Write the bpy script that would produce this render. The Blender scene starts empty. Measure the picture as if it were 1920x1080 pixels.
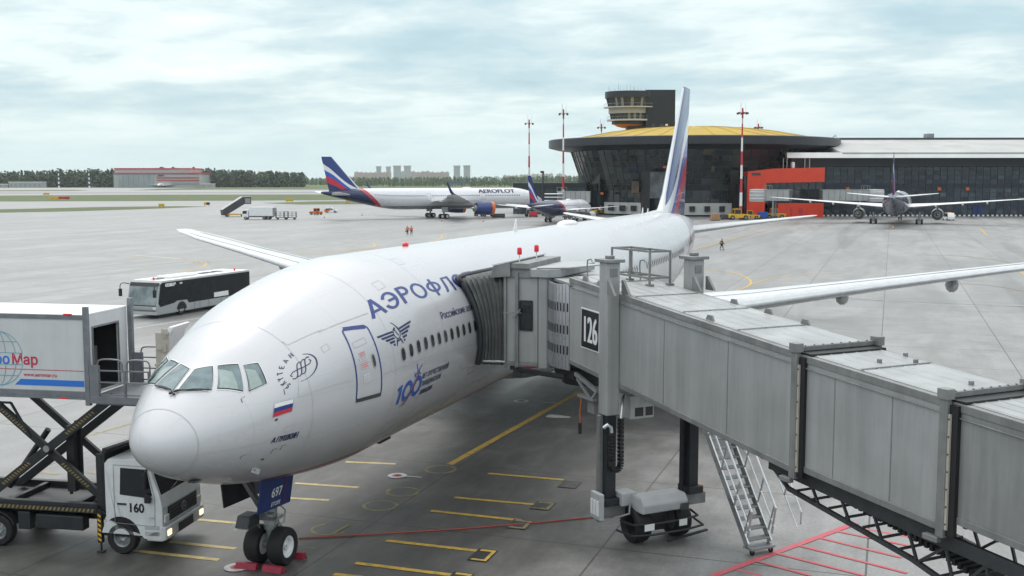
import bpy, bmesh, math, random
from math import sin, cos, pi, radians, sqrt, atan2, hypot
from mathutils import Vector, Matrix
from mathutils.geometry import tessellate_polygon
random.seed(7)
SC = bpy.context.scene
COL = SC.collection

# ---------------------------------------------------------------- camera
CX, CY, CZ = -20.7, -16.5, 10.95
YAW, FPX, YH = radians(18.97), 2065.0, 336.0
PITCH = math.atan((540 - YH) / FPX)
cam = bpy.data.cameras.new("camera"); camo = bpy.data.objects.new("camera", cam); COL.objects.link(camo)
cam.sensor_width = 36; cam.lens = 36 * FPX / 1920; cam.clip_start = 0.5; cam.clip_end = 40000
camo.location = (CX, CY, CZ); camo.rotation_euler = (pi / 2 - PITCH, 0, YAW - pi / 2)
SC.camera = camo
CC = Vector((CX, CY, CZ))
FW = Vector((cos(YAW) * cos(PITCH), sin(YAW) * cos(PITCH), -sin(PITCH)))
RT = Vector((sin(YAW), -cos(YAW), 0)); UP = RT.cross(FW)
FH = Vector((cos(YAW), sin(YAW), 0))
def ray(u, v): return FW + RT * ((u - 960) / FPX) - UP * ((v - 540) / FPX)
def gp(u, v, z=0.0):
    d = ray(u, v); return CC + d * ((z - CZ) / d.z)
def vp(u, v, dist):
    d = ray(u, v); return CC + d * (dist / d.dot(FH))
def pl(u, v, p0, n):
    d = ray(u, v); n = Vector(n); return CC + d * ((Vector(p0) - CC).dot(n) / d.dot(n))

# ---------------------------------------------------------------- world, sun, exposure
SUN_EL, SUN_AZ = radians(52), radians(42)          # azimuth of the sun, measured from +x towards +y
w = bpy.data.worlds.new("World"); SC.world = w; w.use_nodes = True
nt = w.node_tree; nt.nodes.clear()
def N(t, typ, **kw):
    n = t.nodes.new(typ)
    for k, v in kw.items(): setattr(n, k, v)
    return n
def L(t, a, b): t.links.new(a, b)
def MATH(t, op, a, b=None, c=None, clamp=False):
    n = N(t, 'ShaderNodeMath', operation=op); n.use_clamp = clamp
    for i, x in enumerate((a, b, c)):
        if x is None: continue
        if isinstance(x, (int, float)): n.inputs[i].default_value = x
        else: L(t, x, n.inputs[i])
    return n.outputs[0]
def MIX(t, fac, a, b, blend='MIX'):
    n = N(t, 'ShaderNodeMix', data_type='RGBA', blend_type=blend)
    for sock, x in ((n.inputs[0], fac), (n.inputs[6], a), (n.inputs[7], b)):
        if isinstance(x, (int, float)): sock.default_value = x
        elif isinstance(x, tuple): sock.default_value = (x[0], x[1], x[2], 1)
        else: L(t, x, sock)
    return n.outputs[2]
def RAMP(t, fac, stops, interp='LINEAR'):
    n = N(t, 'ShaderNodeValToRGB'); cr = n.color_ramp; cr.interpolation = interp
    while len(cr.elements) < len(stops): cr.elements.new(0.5)
    for e, (p, c) in zip(cr.elements, stops):
        e.position = p; e.color = (c[0], c[1], c[2], 1) if isinstance(c, tuple) else (c, c, c, 1)
    if fac is not None: L(t, fac, n.inputs[0])
    return n.outputs[0]
sky = N(nt, 'ShaderNodeTexSky', sky_type='NISHITA', sun_disc=False, sun_elevation=SUN_EL, sun_rotation=pi / 2 - SUN_AZ)
sky.air_density = 1.0; sky.dust_density = 3.0; sky.ozone_density = 1.0
geo = N(nt, 'ShaderNodeTexCoord')
sep = N(nt, 'ShaderNodeSeparateXYZ'); L(nt, geo.outputs['Generated'], sep.inputs[0])
zpos = MATH(nt, 'MAXIMUM', sep.outputs[2], 0.0)
den = MATH(nt, 'ADD', zpos, 0.115)
comb = N(nt, 'ShaderNodeCombineXYZ')
L(nt, MATH(nt, 'DIVIDE', sep.outputs[0], den), comb.inputs[0]); L(nt, MATH(nt, 'DIVIDE', sep.outputs[1], den), comb.inputs[1])
def cloud(scale, detail, rough, off, dist=0.6):
    mp = N(nt, 'ShaderNodeMapping'); L(nt, comb.outputs[0], mp.inputs[0]); mp.inputs['Location'].default_value = off
    mp.inputs['Rotation'].default_value = (0, 0, -YAW); mp.inputs['Scale'].default_value = (1.0, 0.85, 1)
    n = N(nt, 'ShaderNodeTexNoise'); n.inputs['Scale'].default_value = scale; n.inputs['Detail'].default_value = detail
    n.inputs['Roughness'].default_value = rough; n.inputs['Distortion'].default_value = dist
    L(nt, mp.outputs[0], n.inputs['Vector']); return n.outputs[0]
c1 = cloud(0.95, 7, 0.55, (3.1, 1.7, 0), .2); c2 = cloud(3.4, 8, 0.60, (8.3, 4.1, 2), .3)
cl = MATH(nt, 'ADD', MATH(nt, 'MULTIPLY', c1, 0.68), MATH(nt, 'MULTIPLY', c2, 0.32))
k = 10.0
shade = RAMP(nt, cl, [(0.30, (k*.38, k*.54, k*.61)), (0.42, (k*.47, k*.63, k*.69)), (0.49, (k*.58, k*.71, k*.74)), (0.55, (k*.71, k*.82, k*.83)), (0.66, (k*.86, k*.92, k*.915))])
horiz = RAMP(nt, sep.outputs[2], [(0.0, (k*.62, k*.76, k*.78)), (0.02, (k*.61, k*.76, k*.79)), (0.06, (k*.58, k*.73, k*.77)), (0.12, (k*.58, k*.71, k*.74))])
hf = N(nt, 'ShaderNodeMapRange'); L(nt, sep.outputs[2], hf.inputs[0]); hf.inputs[1].default_value = 0.015; hf.inputs[2].default_value = 0.085
hf.inputs[3].default_value = 0.12; hf.inputs[4].default_value = 1.0
cloudc = MIX(nt, hf.outputs[0], horiz, shade)
zen = N(nt, 'ShaderNodeMapRange', interpolation_type='SMOOTHSTEP'); L(nt, sep.outputs[2], zen.inputs[0]); zen.inputs[1].default_value = 0.20; zen.inputs[2].default_value = 0.75
zen.inputs[3].default_value = 1.0; zen.inputs[4].default_value = 1.75          # an overcast sky is brightest overhead
nz = N(nt, 'ShaderNodeMapRange'); L(nt, sep.outputs[2], nz.inputs[0]); nz.inputs[1].default_value = .18; nz.inputs[2].default_value = .5
cl2 = MIX(nt, nz.outputs[0], cloudc, (k*.775, k*.80, k*.805))      # the deck overhead is a neutral grey-white
vm = N(nt, 'ShaderNodeVectorMath', operation='SCALE'); L(nt, cl2, vm.inputs[0]); L(nt, zen.outputs[0], vm.inputs['Scale'])
fin = MIX(nt, 0.90, sky.outputs[0], vm.outputs[0])
bg = N(nt, 'ShaderNodeBackground'); bg.inputs[1].default_value = 0.10
L(nt, fin, bg.inputs[0]); wo = N(nt, 'ShaderNodeOutputWorld'); L(nt, bg.outputs[0], wo.inputs[0])
w.cycles.sampling_method = 'MANUAL'; w.cycles.sample_map_resolution = 512
sl = bpy.data.lights.new("sun", 'SUN'); slo = bpy.data.objects.new("sun", sl); COL.objects.link(slo)
sl.energy = 1.2; sl.angle = radians(24); sl.color = (1.0, 0.97, 0.93)
slo.rotation_euler = (pi / 2 - SUN_EL, 0, SUN_AZ + pi / 2); slo.location = (0, 0, 200)
SC.view_settings.view_transform = 'Standard'; SC.view_settings.look = 'None'
SC.view_settings.exposure = 0.30; SC.view_settings.gamma = 1
SC.render.engine = 'CYCLES'
SC.cycles.max_bounces = 6; SC.cycles.diffuse_bounces = 3; SC.cycles.glossy_bounces = 3; SC.cycles.transmission_bounces = 3
SC.cycles.caustics_reflective = False; SC.cycles.caustics_refractive = False
SC.cycles.use_denoising = True

# ---------------------------------------------------------------- materials
def mat(name, col, rough=0.5, metal=0.0, var=0.0, vs=1.0, bump=0.0, bs=20.0, spec=0.5, streak=0.0, col2=None, rvar=0.0, emit=None, es=1.0, coat=0.0):
    """principled material; var = mottling between col and col2 (or a darker col); streak = vertical dirt runs"""
    m = bpy.data.materials.new(name); m.use_nodes = True; t = m.node_tree
    b = t.nodes['Principled BSDF']
    b.inputs['Roughness'].default_value = rough; b.inputs['Metallic'].default_value = metal
    b.inputs['Specular IOR Level'].default_value = spec; b.inputs['Coat Weight'].default_value = coat
    c = (col[0], col[1], col[2], 1); b.inputs['Base Color'].default_value = c
    if var or streak or bump or rvar:
        tc = N(t, 'ShaderNodeTexCoord')
    out = None
    if var:
        n = N(t, 'ShaderNodeTexNoise'); n.inputs['Scale'].default_value = vs; n.inputs['Detail'].default_value = 6; n.inputs['Roughness'].default_value = .6
        L(t, tc.outputs['Object'], n.inputs['Vector'])
        d = col2 or tuple(x * (1 - var) for x in col)
        f = RAMP(t, n.outputs[0], [(0.35, 0.0), (0.65, 1.0)])
        out = MIX(t, f, d, tuple(col))
    if streak:
        mp = N(t, 'ShaderNodeMapping'); L(t, tc.outputs['Object'], mp.inputs[0]); mp.inputs['Scale'].default_value = (2.2, 2.2, .16)
        n = N(t, 'ShaderNodeTexNoise'); n.inputs['Scale'].default_value = 1.3; n.inputs['Detail'].default_value = 8; n.inputs['Roughness'].default_value = .68
        L(t, mp.outputs[0], n.inputs['Vector'])
        f = RAMP(t, n.outputs[0], [(0.34, 1 - streak), (0.62, 1.0)])
        out = MIX(t, 1.0, out if out is not None else tuple(col), f, 'MULTIPLY')
    if out is not None: L(t, out, b.inputs['Base Color'])
    if bump:
        n = N(t, 'ShaderNodeTexNoise'); n.inputs['Scale'].default_value = bs; n.inputs['Detail'].default_value = 4
        L(t, tc.outputs['Object'], n.inputs['Vector'])
        bp = N(t, 'ShaderNodeBump'); bp.inputs['Strength'].default_value = bump; bp.inputs['Distance'].default_value = .02
        L(t, n.outputs[0], bp.inputs['Height']); L(t, bp.outputs[0], b.inputs['Normal'])
    if rvar:
        n = N(t, 'ShaderNodeTexNoise'); n.inputs['Scale'].default_value = vs * 1.7; n.inputs['Detail'].default_value = 5
        L(t, tc.outputs['Object'], n.inputs['Vector'])
        mr = N(t, 'ShaderNodeMapRange'); L(t, n.outputs[0], mr.inputs[0]); mr.inputs[1].default_value = .3; mr.inputs[2].default_value = .7
        mr.inputs[3].default_value = max(.02, rough - rvar); mr.inputs[4].default_value = min(1, rough + rvar)
        L(t, mr.outputs[0], b.inputs['Roughness'])
    if emit:
        b.inputs['Emission Color'].default_value = (*emit, 1); b.inputs['Emission Strength'].default_value = es
    return m
MT = dict(
    white=mat('white_paint', (.78, .79, .80), .35, var=.08, vs=1.5, rvar=.08),
    dirty_white=mat('dirty_white_paint', (.66, .67, .67), .45, var=.2, vs=2.0, streak=.15),
    lightgrey=mat('light_grey_paint', (.45, .46, .47), .45, var=.15, vs=2),
    grey=mat('grey_paint', (.27, .28, .29), .5, var=.2, vs=3),
    steel=mat('galvanised_steel', (.36, .37, .38), .42, .55, var=.25, vs=5, rvar=.1),
    alu=mat('aluminium', (.58, .60, .62), .33, .75, var=.12, vs=3, rvar=.08),
    dark=mat('dark_paint', (.022, .025, .032), .5, var=.3, vs=4),
    darkgrey=mat('dark_grey_paint', (.06, .062, .068), .55, var=.25, vs=3),
    rubber=mat('rubber', (.014, .014, .016), .75, var=.3, vs=6, bump=.1),
    black=mat('black_plastic', (.012, .012, .014), .45),
    glass=mat('dark_glass', (.012, .016, .02), .06, spec=.7),
    navy=mat('navy_paint', (.012, .035, .16), .35, var=.12, vs=2),
    blue=mat('blue_paint', (.015, .10, .46), .38, var=.1, vs=2),
    letter=mat('navy_lettering', (.014, .040, .205), .4),
    ink=mat('dark_blue_ink', (.012, .022, .09), .45),
    red=mat('red_paint', (.52, .03, .045), .45, var=.15, vs=3),
    chock=mat('chock_red', (.33, .02, .05), .6, var=.3, vs=6),
    yellow=mat('yellow_paint', (.72, .42, .025), .45, var=.15, vs=3),
    orange=mat('orange_paint', (.70, .16, .02), .5, var=.12, vs=3),
    hivis=mat('hi_vis_orange', (.75, .09, .04), .7),
    cloth=mat('dark_cloth', (.02, .022, .03), .85),
    skin=mat('skin', (.45, .27, .20), .6),
    beige=mat('beige_lining', (.45, .42, .36), .7, var=.15, vs=3),
    lampred=mat('beacon_red', (.75, .02, .04), .25),
    lampwhite=mat('headlamp_lens', (.7, .7, .68), .12, spec=.8),
    amber=mat('amber_lens', (.85, .25, .02), .25),
    headlit=mat('lit_headlamp', (.9, .8, .5), .2, emit=(1, .75, .4), es=1.6),
)

# ---------------------------------------------------------------- mesh helpers
ROOTM = {}
class MB:
    def __init__(s): s.v = []; s.f = []; s.m = []; s.cur = 0
    def add(s, vs, fs):
        o = len(s.v); s.v += [Vector(p) for p in vs]
        for f in fs: s.f.append([i + o for i in f]); s.m.append(s.cur)
        return s
    def bx(s, x0, x1, y0, y1, z0, z1):
        return s.add([(x0,y0,z0),(x1,y0,z0),(x1,y1,z0),(x0,y1,z0),(x0,y0,z1),(x1,y0,z1),(x1,y1,z1),(x0,y1,z1)],
              [(0,3,2,1),(4,5,6,7),(0,1,5,4),(1,2,6,5),(2,3,7,6),(3,0,4,7)])
    def hexa(s, b, t):    # 4 bottom corners, 4 top corners (same winding, ccw from above)
        return s.add(list(b) + list(t), [(0,3,2,1),(4,5,6,7),(0,1,5,4),(1,2,6,5),(2,3,7,6),(3,0,4,7)])
    def bar(s, p, q, w, h, up=(0,0,1)):
        p, q = Vector(p), Vector(q); d = (q - p).normalized(); u = Vector(up)
        if abs(d.dot(u)) > .98: u = Vector((1,0,0))
        a = d.cross(u).normalized() * (w / 2); b = a.cross(d).normalized() * (h / 2)
        return s.hexa([p-a-b, p+a-b, q+a-b, q-a-b], [p-a+b, p+a+b, q+a+b, q-a+b])
    def prism(s, pts, ext):
        n = len(pts); e = Vector(ext); P = [Vector(p) for p in pts]
        cap = [list(t) for t in tessellate_polygon([P])] if n > 4 else [list(range(n))]
        return s.add(P + [p + e for p in P], [c[::-1] for c in cap] + [[i+n for i in c] for c in cap] + [(i, (i+1) % n, n+(i+1) % n, n+i) for i in range(n)])
    def loft(s, rings, cap0=True, cap1=True, close=True):
        n = len(rings[0]); vs = [p for r in rings for p in r]; fs = []
        for j in range(len(rings)-1):
            for i in range(n if close else n-1):
                k = (i+1) % n; fs.append((j*n+i, j*n+k, (j+1)*n+k, (j+1)*n+i))
        if cap0: fs.append(list(range(n))[::-1])
        if cap1: fs.append([(len(rings)-1)*n+i for i in range(n)])
        return s.add(vs, fs)
    def cyl(s, p, q, r, r2=None, n=12, caps=True):
        p, q = Vector(p), Vector(q); r2 = r if r2 is None else r2; d = (q-p).normalized()
        u = Vector((0,0,1)) if abs(d.z) < .9 else Vector((1,0,0)); a = d.cross(u).normalized(); b = d.cross(a)
        R = lambda c, rr: [c + (a*cos(2*pi*i/n) + b*sin(2*pi*i/n))*rr for i in range(n)]
        return s.loft([R(p, r), R(q, r2)], caps, caps)
    def lathe(s, c, axis, prof, n=24, caps=True):   # prof: (radius, offset along the axis)
        c = Vector(c); d = Vector(axis).normalized(); u = Vector((0,0,1)) if abs(d.z) < .9 else Vector((1,0,0)); a = d.cross(u).normalized(); b = d.cross(a)
        return s.loft([[c + d*h + (a*cos(2*pi*i/n) + b*sin(2*pi*i/n))*max(r, 1e-4) for i in range(n)] for r, h in prof], caps, caps)
    def tube(s, path, r, n=8):
        P = [Vector(p) for p in path]; rings = []; a = None
        for i, p in enumerate(P):
            d = (P[min(i+1, len(P)-1)] - P[max(i-1, 0)]).normalized()
            if a is None:
                u = Vector((0,0,1)) if abs(d.z) < .9 else Vector((1,0,0)); a = d.cross(u).normalized()
            else:
                a = (a - d*a.dot(d)).normalized()
            b = d.cross(a); rings.append([p + (a*cos(2*pi*k/n) + b*sin(2*pi*k/n))*r for k in range(n)])
        return s.loft(rings)
    def ball(s, c, r, nu=12, nv=8, sq=(1,1,1)):
        c = Vector(c)
        return s.loft([[c + Vector((sq[0]*r*sin(t)*cos(2*pi*i/nu), sq[1]*r*sin(t)*sin(2*pi*i/nu), sq[2]*r*cos(t))) for i in range(nu)] for t in [pi*(1 - (j+.02)/(nv+.04)) for j in range(nv+1)]])
    def xf(s, M, start=0):
        for i in range(start, len(s.v)): s.v[i] = M @ s.v[i]
        return s
    def build(s, name, mats, parent=None, smooth=None, bevel=0.0, local=True, shadow=True):
        me = bpy.data.meshes.new(name)
        vs = s.v
        if parent is not None and not local:
            inv = ROOTM.get(parent.name, Matrix()).inverted(); vs = [inv @ p for p in vs]
        me.from_pydata([tuple(p) for p in vs], [], s.f)
        for m in (mats if isinstance(mats, (list, tuple)) else [mats]): me.materials.append(m)
        if len(me.materials) > 1: me.polygons.foreach_set('material_index', s.m)
        bm = bmesh.new(); bm.from_mesh(me); bmesh.ops.recalc_face_normals(bm, faces=bm.faces); bm.to_mesh(me); bm.free()
        if smooth:
            me.polygons.foreach_set('use_smooth', [True]*len(me.polygons)); me.set_sharp_from_angle(angle=radians(smooth))
        o = bpy.data.objects.new(name, me); COL.objects.link(o)
        if parent is not None:
            o.parent = parent; ROOTM[o.name] = ROOTM.get(parent.name, Matrix())
        else: ROOTM[o.name] = Matrix()
        if bevel:
            b = o.modifiers.new('bevel', 'BEVEL'); b.width = bevel; b.segments = 2; b.limit_method = 'ANGLE'; b.angle_limit = radians(40)
        return o
def tag(o, label=None, cat=None, group=None, kind=None):
    if label: o['label'] = label
    if cat: o['category'] = cat
    if group: o['group'] = group
    if kind: o['kind'] = kind
    return o
def thing(name, label, cat, loc=(0,0,0), rz=0.0, group=None):
    o = bpy.data.objects.new(name, None); o.empty_display_size = .5; COL.objects.link(o)
    o.location = loc; o.rotation_euler = (0, 0, rz); ROOTM[o.name] = Matrix.Translation(Vector(loc)) @ Matrix.Rotation(rz, 4, 'Z')
    return tag(o, label, cat, group)
def copy_tree(o, parent=None):
    c = o.copy(); COL.objects.link(c); c.parent = parent; ROOTM[c.name] = Matrix()
    for ch in [x for x in bpy.data.objects if x.parent == o]: copy_tree(ch, c)
    return c
def dup(o, loc, rz, label, group=None):
    c = copy_tree(o); c.location = loc; c.rotation_euler = (0, 0, rz); c['label'] = label
    if group: c['group'] = group
    return c
def text2d(s, size=1.0, bold=0.0, shear=0.0, align='LEFT', sx=1.0):
    """outlines of a word as flat triangles (x right, y up)"""
    cu = bpy.data.curves.new('t', 'FONT'); cu.body = s; cu.size = size; cu.offset = bold; cu.shear = shear; cu.align_x = align; cu.resolution_u = 4
    o = bpy.data.objects.new('t', cu); COL.objects.link(o)
    ev = o.evaluated_get(bpy.context.evaluated_depsgraph_get()); me = ev.to_mesh()
    vs = [(v.co.x*sx, v.co.y) for v in me.vertices]; fs = [tuple(p.vertices) for p in me.polygons]
    ev.to_mesh_clear(); bpy.data.objects.remove(o); bpy.data.curves.remove(cu)
    return vs, fs
def flat_text(mb, s, size, org, right, up, **kw):
    vs, fs = text2d(s, size, **kw); O, R_, U_ = Vector(org), Vector(right), Vector(up)
    return mb.add([O + R_*x + U_*y for x, y in vs], fs)
def tyre(mb, c, axis, R, wd, n=28):
    h = wd/2; return mb.lathe(c, axis, [(R*.55, -h*.8), (R*.62, -h), (R*.9, -h), (R*.97, -h*.8), (R, -h*.45), (R, h*.45), (R*.97, h*.8), (R*.9, h), (R*.62, h), (R*.55, h*.8), (R*.55, -h*.8)], n, False)
# ================================================================ airliners
def hermite(xs, ys, x):
    n = len(xs)
    if x <= xs[0]: return ys[0]
    if x >= xs[-1]: return ys[-1]
    i = 0
    while x > xs[i+1]: i += 1
    sl = lambda k: (ys[k+1]-ys[k])/(xs[k+1]-xs[k])
    def m(k):
        if k == 0: return sl(0)
        if k == n-1: return sl(n-2)
        a, b = sl(k-1), sl(k); return 0 if a*b <= 0 else 2*a*b/(a+b)
    h = xs[i+1]-xs[i]; t = (x-xs[i])/h
    return (2*t**3-3*t*t+1)*ys[i]+(t**3-2*t*t+t)*h*m(i)+(3*t*t-2*t**3)*ys[i+1]+(t**3-t*t)*h*m(i+1)
NOSE = [(.66,4.565,4.565,0),(.865,5.034,4.093,.56),(1.655,5.649,3.62,1.24),(2.602,6.219,3.265,1.802),(3.602,6.829,2.96,2.198),(4.662,7.332,2.754,2.479),(5.678,7.743,2.585,2.738),(7.094,8.09,2.42,2.943),(8.5,8.36,2.34,3.073),(10.5,8.55,2.35,3.1)]
TAIL = [(48,8.55,2.35,3.1),(52,8.55,2.45,3.09),(56,8.54,2.95,3.0),(60,8.5,3.75,2.75),(64,8.38,4.65,2.25),(68,8.15,5.6,1.55),(71,7.9,6.35,.95),(73,7.7,6.95,.42),(73.6,7.6,7.1,.15)]
class Body:
    """fuselage surface: x runs aft from the nose, angle 0 = port side, 90 = crown"""
    def __init__(s, L=73.9, R=3.1, zc=5.45, main=False):
        k = R/3.1
        if main: st = NOSE + TAIL; s.x0 = .66
        else:
            s.x0 = 0; dz = lambda z: zc + (z-5.45)*k
            st = [((a-.66)*k, dz(b), dz(c), d*k) for a, b, c, d in NOSE] + [(L-(73.7-a)*k, dz(b), dz(c), d*k) for a, b, c, d in TAIL]
        s.x1 = st[-1][0]; s.R = R; s.st = st; s.q = [sqrt(max(a[0]-s.x0, 0)) for a in st]
        s.cols = [[a[j] for a in st] for j in (1, 2, 3)]
    def sect(s, x):
        q = sqrt(max(x-s.x0, 0)); return [hermite(s.q, c, q) for c in s.cols]
    def pt(s, x, th, off=0.0):
        t, b, w = s.sect(x); rz = (t-b)/2
        p = Vector((x, -w*cos(th), (t+b)/2 + rz*sin(th)))
        if off:
            e = .02; t2, b2, w2 = s.sect(x+e); rz2 = (t2-b2)/2
            px = Vector((x+e, -w2*cos(th), (t2+b2)/2 + rz2*sin(th))) - p
            pt_ = Vector((0, w*sin(th), rz*cos(th)))
            n = px.cross(pt_)
            if n.length > 1e-9:
                n.normalize(); o = Vector((0, -cos(th), sin(th)))
                if n.dot(o) < 0: n = -n
                p = p + n*off
        return p
    def hit(s, u, v):
        d = ray(u, v); last = None; t = 18.0
        def F(t):
            p = CC + d*t
            if p.x <= s.x0+.001 or p.x >= s.x1: return 9
            a, b, w = s.sect(p.x); return (p.y/max(w, 1e-4))**2 + ((p.z-(a+b)/2)/max((a-b)/2, 1e-4))**2 - 1
        best = (9e9, 0)
        while t < 140:
            ft = F(t); best = min(best, (ft, t))
            if ft < 0:
                lo, hi = t-.15, t
                for _ in range(30):
                    m = (lo+hi)/2
                    if F(m) < 0: hi = m
                    else: lo = m
                p = CC + d*hi; a, b, w = s.sect(p.x)
                return p.x, atan2((p.z-(a+b)/2)/((a-b)/2), -p.y/w)
            t += .15
        p = CC + d*best[1]; a, b, w = s.sect(p.x); return p.x, atan2((p.z-(a+b)/2)/((a-b)/2), -p.y/w)
    def skin(s, nx, na):
        mb = MB(); rings = []
        for i in range(nx+1):
            f = i/nx; x = s.x0 + (s.x1-s.x0)*(f**2.2) if i else s.x0+1e-6
            rings.append([s.pt(x, 2*pi*j/na) for j in range(na)])
        return mb.loft(rings)
    def wrap(s, mb, vs, fs, x0, th0, off=.006, side=1, gs=.3, gt=.09, rot=0.0):
        """lay a flat drawing (s along the body, t up) onto the skin"""
        bm = bmesh.new(); cr, sr = cos(rot), sin(rot)
        bv = [bm.verts.new((x*cr-y*sr, x*sr+y*cr, 0)) for x, y in vs]
        for f in fs:
            try: bm.faces.new([bv[i] for i in f])
            except ValueError: pass
        xs = [v.co.x for v in bm.verts]; ys = [v.co.y for v in bm.verts]
        for lo, hi, g, n in ((min(xs), max(xs), gs, (1,0,0)), (min(ys), max(ys), gt, (0,1,0))):
            c = math.floor(lo/g)*g + g
            while c < hi:
                bmesh.ops.bisect_plane(bm, geom=bm.verts[:]+bm.edges[:]+bm.faces[:], plane_co=(c*n[0], c*n[1], 0), plane_no=n, dist=1e-5); c += g
        bm.verts.index_update(); R = s.R
        P = []
        for v in bm.verts:
            th = th0 + v.co.y/R
            P.append(s.pt(x0 + v.co.x, th, off) if side > 0 else s.pt(x0 - v.co.x, pi-th, off))
        F = [[q.index for q in f.verts] for f in bm.faces]; bm.free()
        return mb.add(P, F)
    def strip(s, mb, path, wd, off=.006, step=.15):
        """ribbon along (x, angle) points"""
        pts = []
        for (a, b), (c, d) in zip(path[:-1], path[1:]):
            n = max(1, int(hypot(c-a, (d-b)*s.R)/step))
            pts += [(a+(c-a)*i/n, b+(d-b)*i/n) for i in range(n)]
        pts.append(path[-1]); vs = []
        for i, (x, th) in enumerate(pts):
            a, b = pts[max(i-1, 0)], pts[min(i+1, len(pts)-1)]
            dx, dt = b[0]-a[0], (b[1]-a[1])*s.R; l = hypot(dx, dt) or 1; nx_, nt_ = -dt/l*wd/2, dx/l*wd/2
            vs += [s.pt(x+nx_, th+nt_/s.R, off), s.pt(x-nx_, th-nt_/s.R, off)]
        return mb.add(vs, [(2*i, 2*i+1, 2*i+3, 2*i+2) for i in range(len(pts)-1)])
    def panel(s, mb, corners, off=.006, n=6, grow=0.0):
        """4-cornered patch given as (x, angle) corners in order"""
        if grow:
            cx_ = sum(c[0] for c in corners)/4; ct = sum(c[1] for c in corners)/4
            corners = [(cx_+(a-cx_)*(1+grow/max(abs(a-cx_), .05)), ct+(b-ct)*(1+grow/s.R/max(abs(b-ct), .015))) for a, b in corners]
        (a, b, c, d) = corners; vs = []
        for j in range(n+1):
            for i in range(n+1):
                u, v = i/n, j/n
                q = [(a[k]*(1-u)+b[k]*u)*(1-v)+(d[k]*(1-u)+c[k]*u)*v for k in (0, 1)]; vs.append(s.pt(q[0], q[1], off))
        return mb.add(vs, [(j*(n+1)+i, j*(n+1)+i+1, (j+1)*(n+1)+i+1, (j+1)*(n+1)+i) for j in range(n) for i in range(n)])
def stroke(pts, wd, closed=False):
    vs, fs = [], []; n = len(pts)
    for i, p in enumerate(pts):
        a, b = (pts[(i-1) % n], pts[(i+1) % n]) if closed else (pts[max(i-1, 0)], pts[min(i+1, n-1)])
        dx, dy = b[0]-a[0], b[1]-a[1]; l = hypot(dx, dy) or 1; w_ = wd(i/(n-1)) if callable(wd) else wd
        vs += [(p[0]-dy/l*w_/2, p[1]+dx/l*w_/2), (p[0]+dy/l*w_/2, p[1]-dx/l*w_/2)]
    for i in range(n if closed else n-1):
        j = (i+1) % n; fs.append((2*i, 2*i+1, 2*j+1, 2*j))
    return vs, fs
def merge(*parts):
    V, F_ = [], []
    for vs, fs in parts:
        o = len(V); V += vs; F_ += [tuple(i+o for i in f) for f in fs]
    return V, F_
def move(vf, dx, dy, k=1.0, rot=0.0):
    c, s_ = cos(rot), sin(rot); return [((x*c-y*s_)*k+dx, (x*s_+y*c)*k+dy) for x, y in vf[0]], vf[1]

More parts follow.
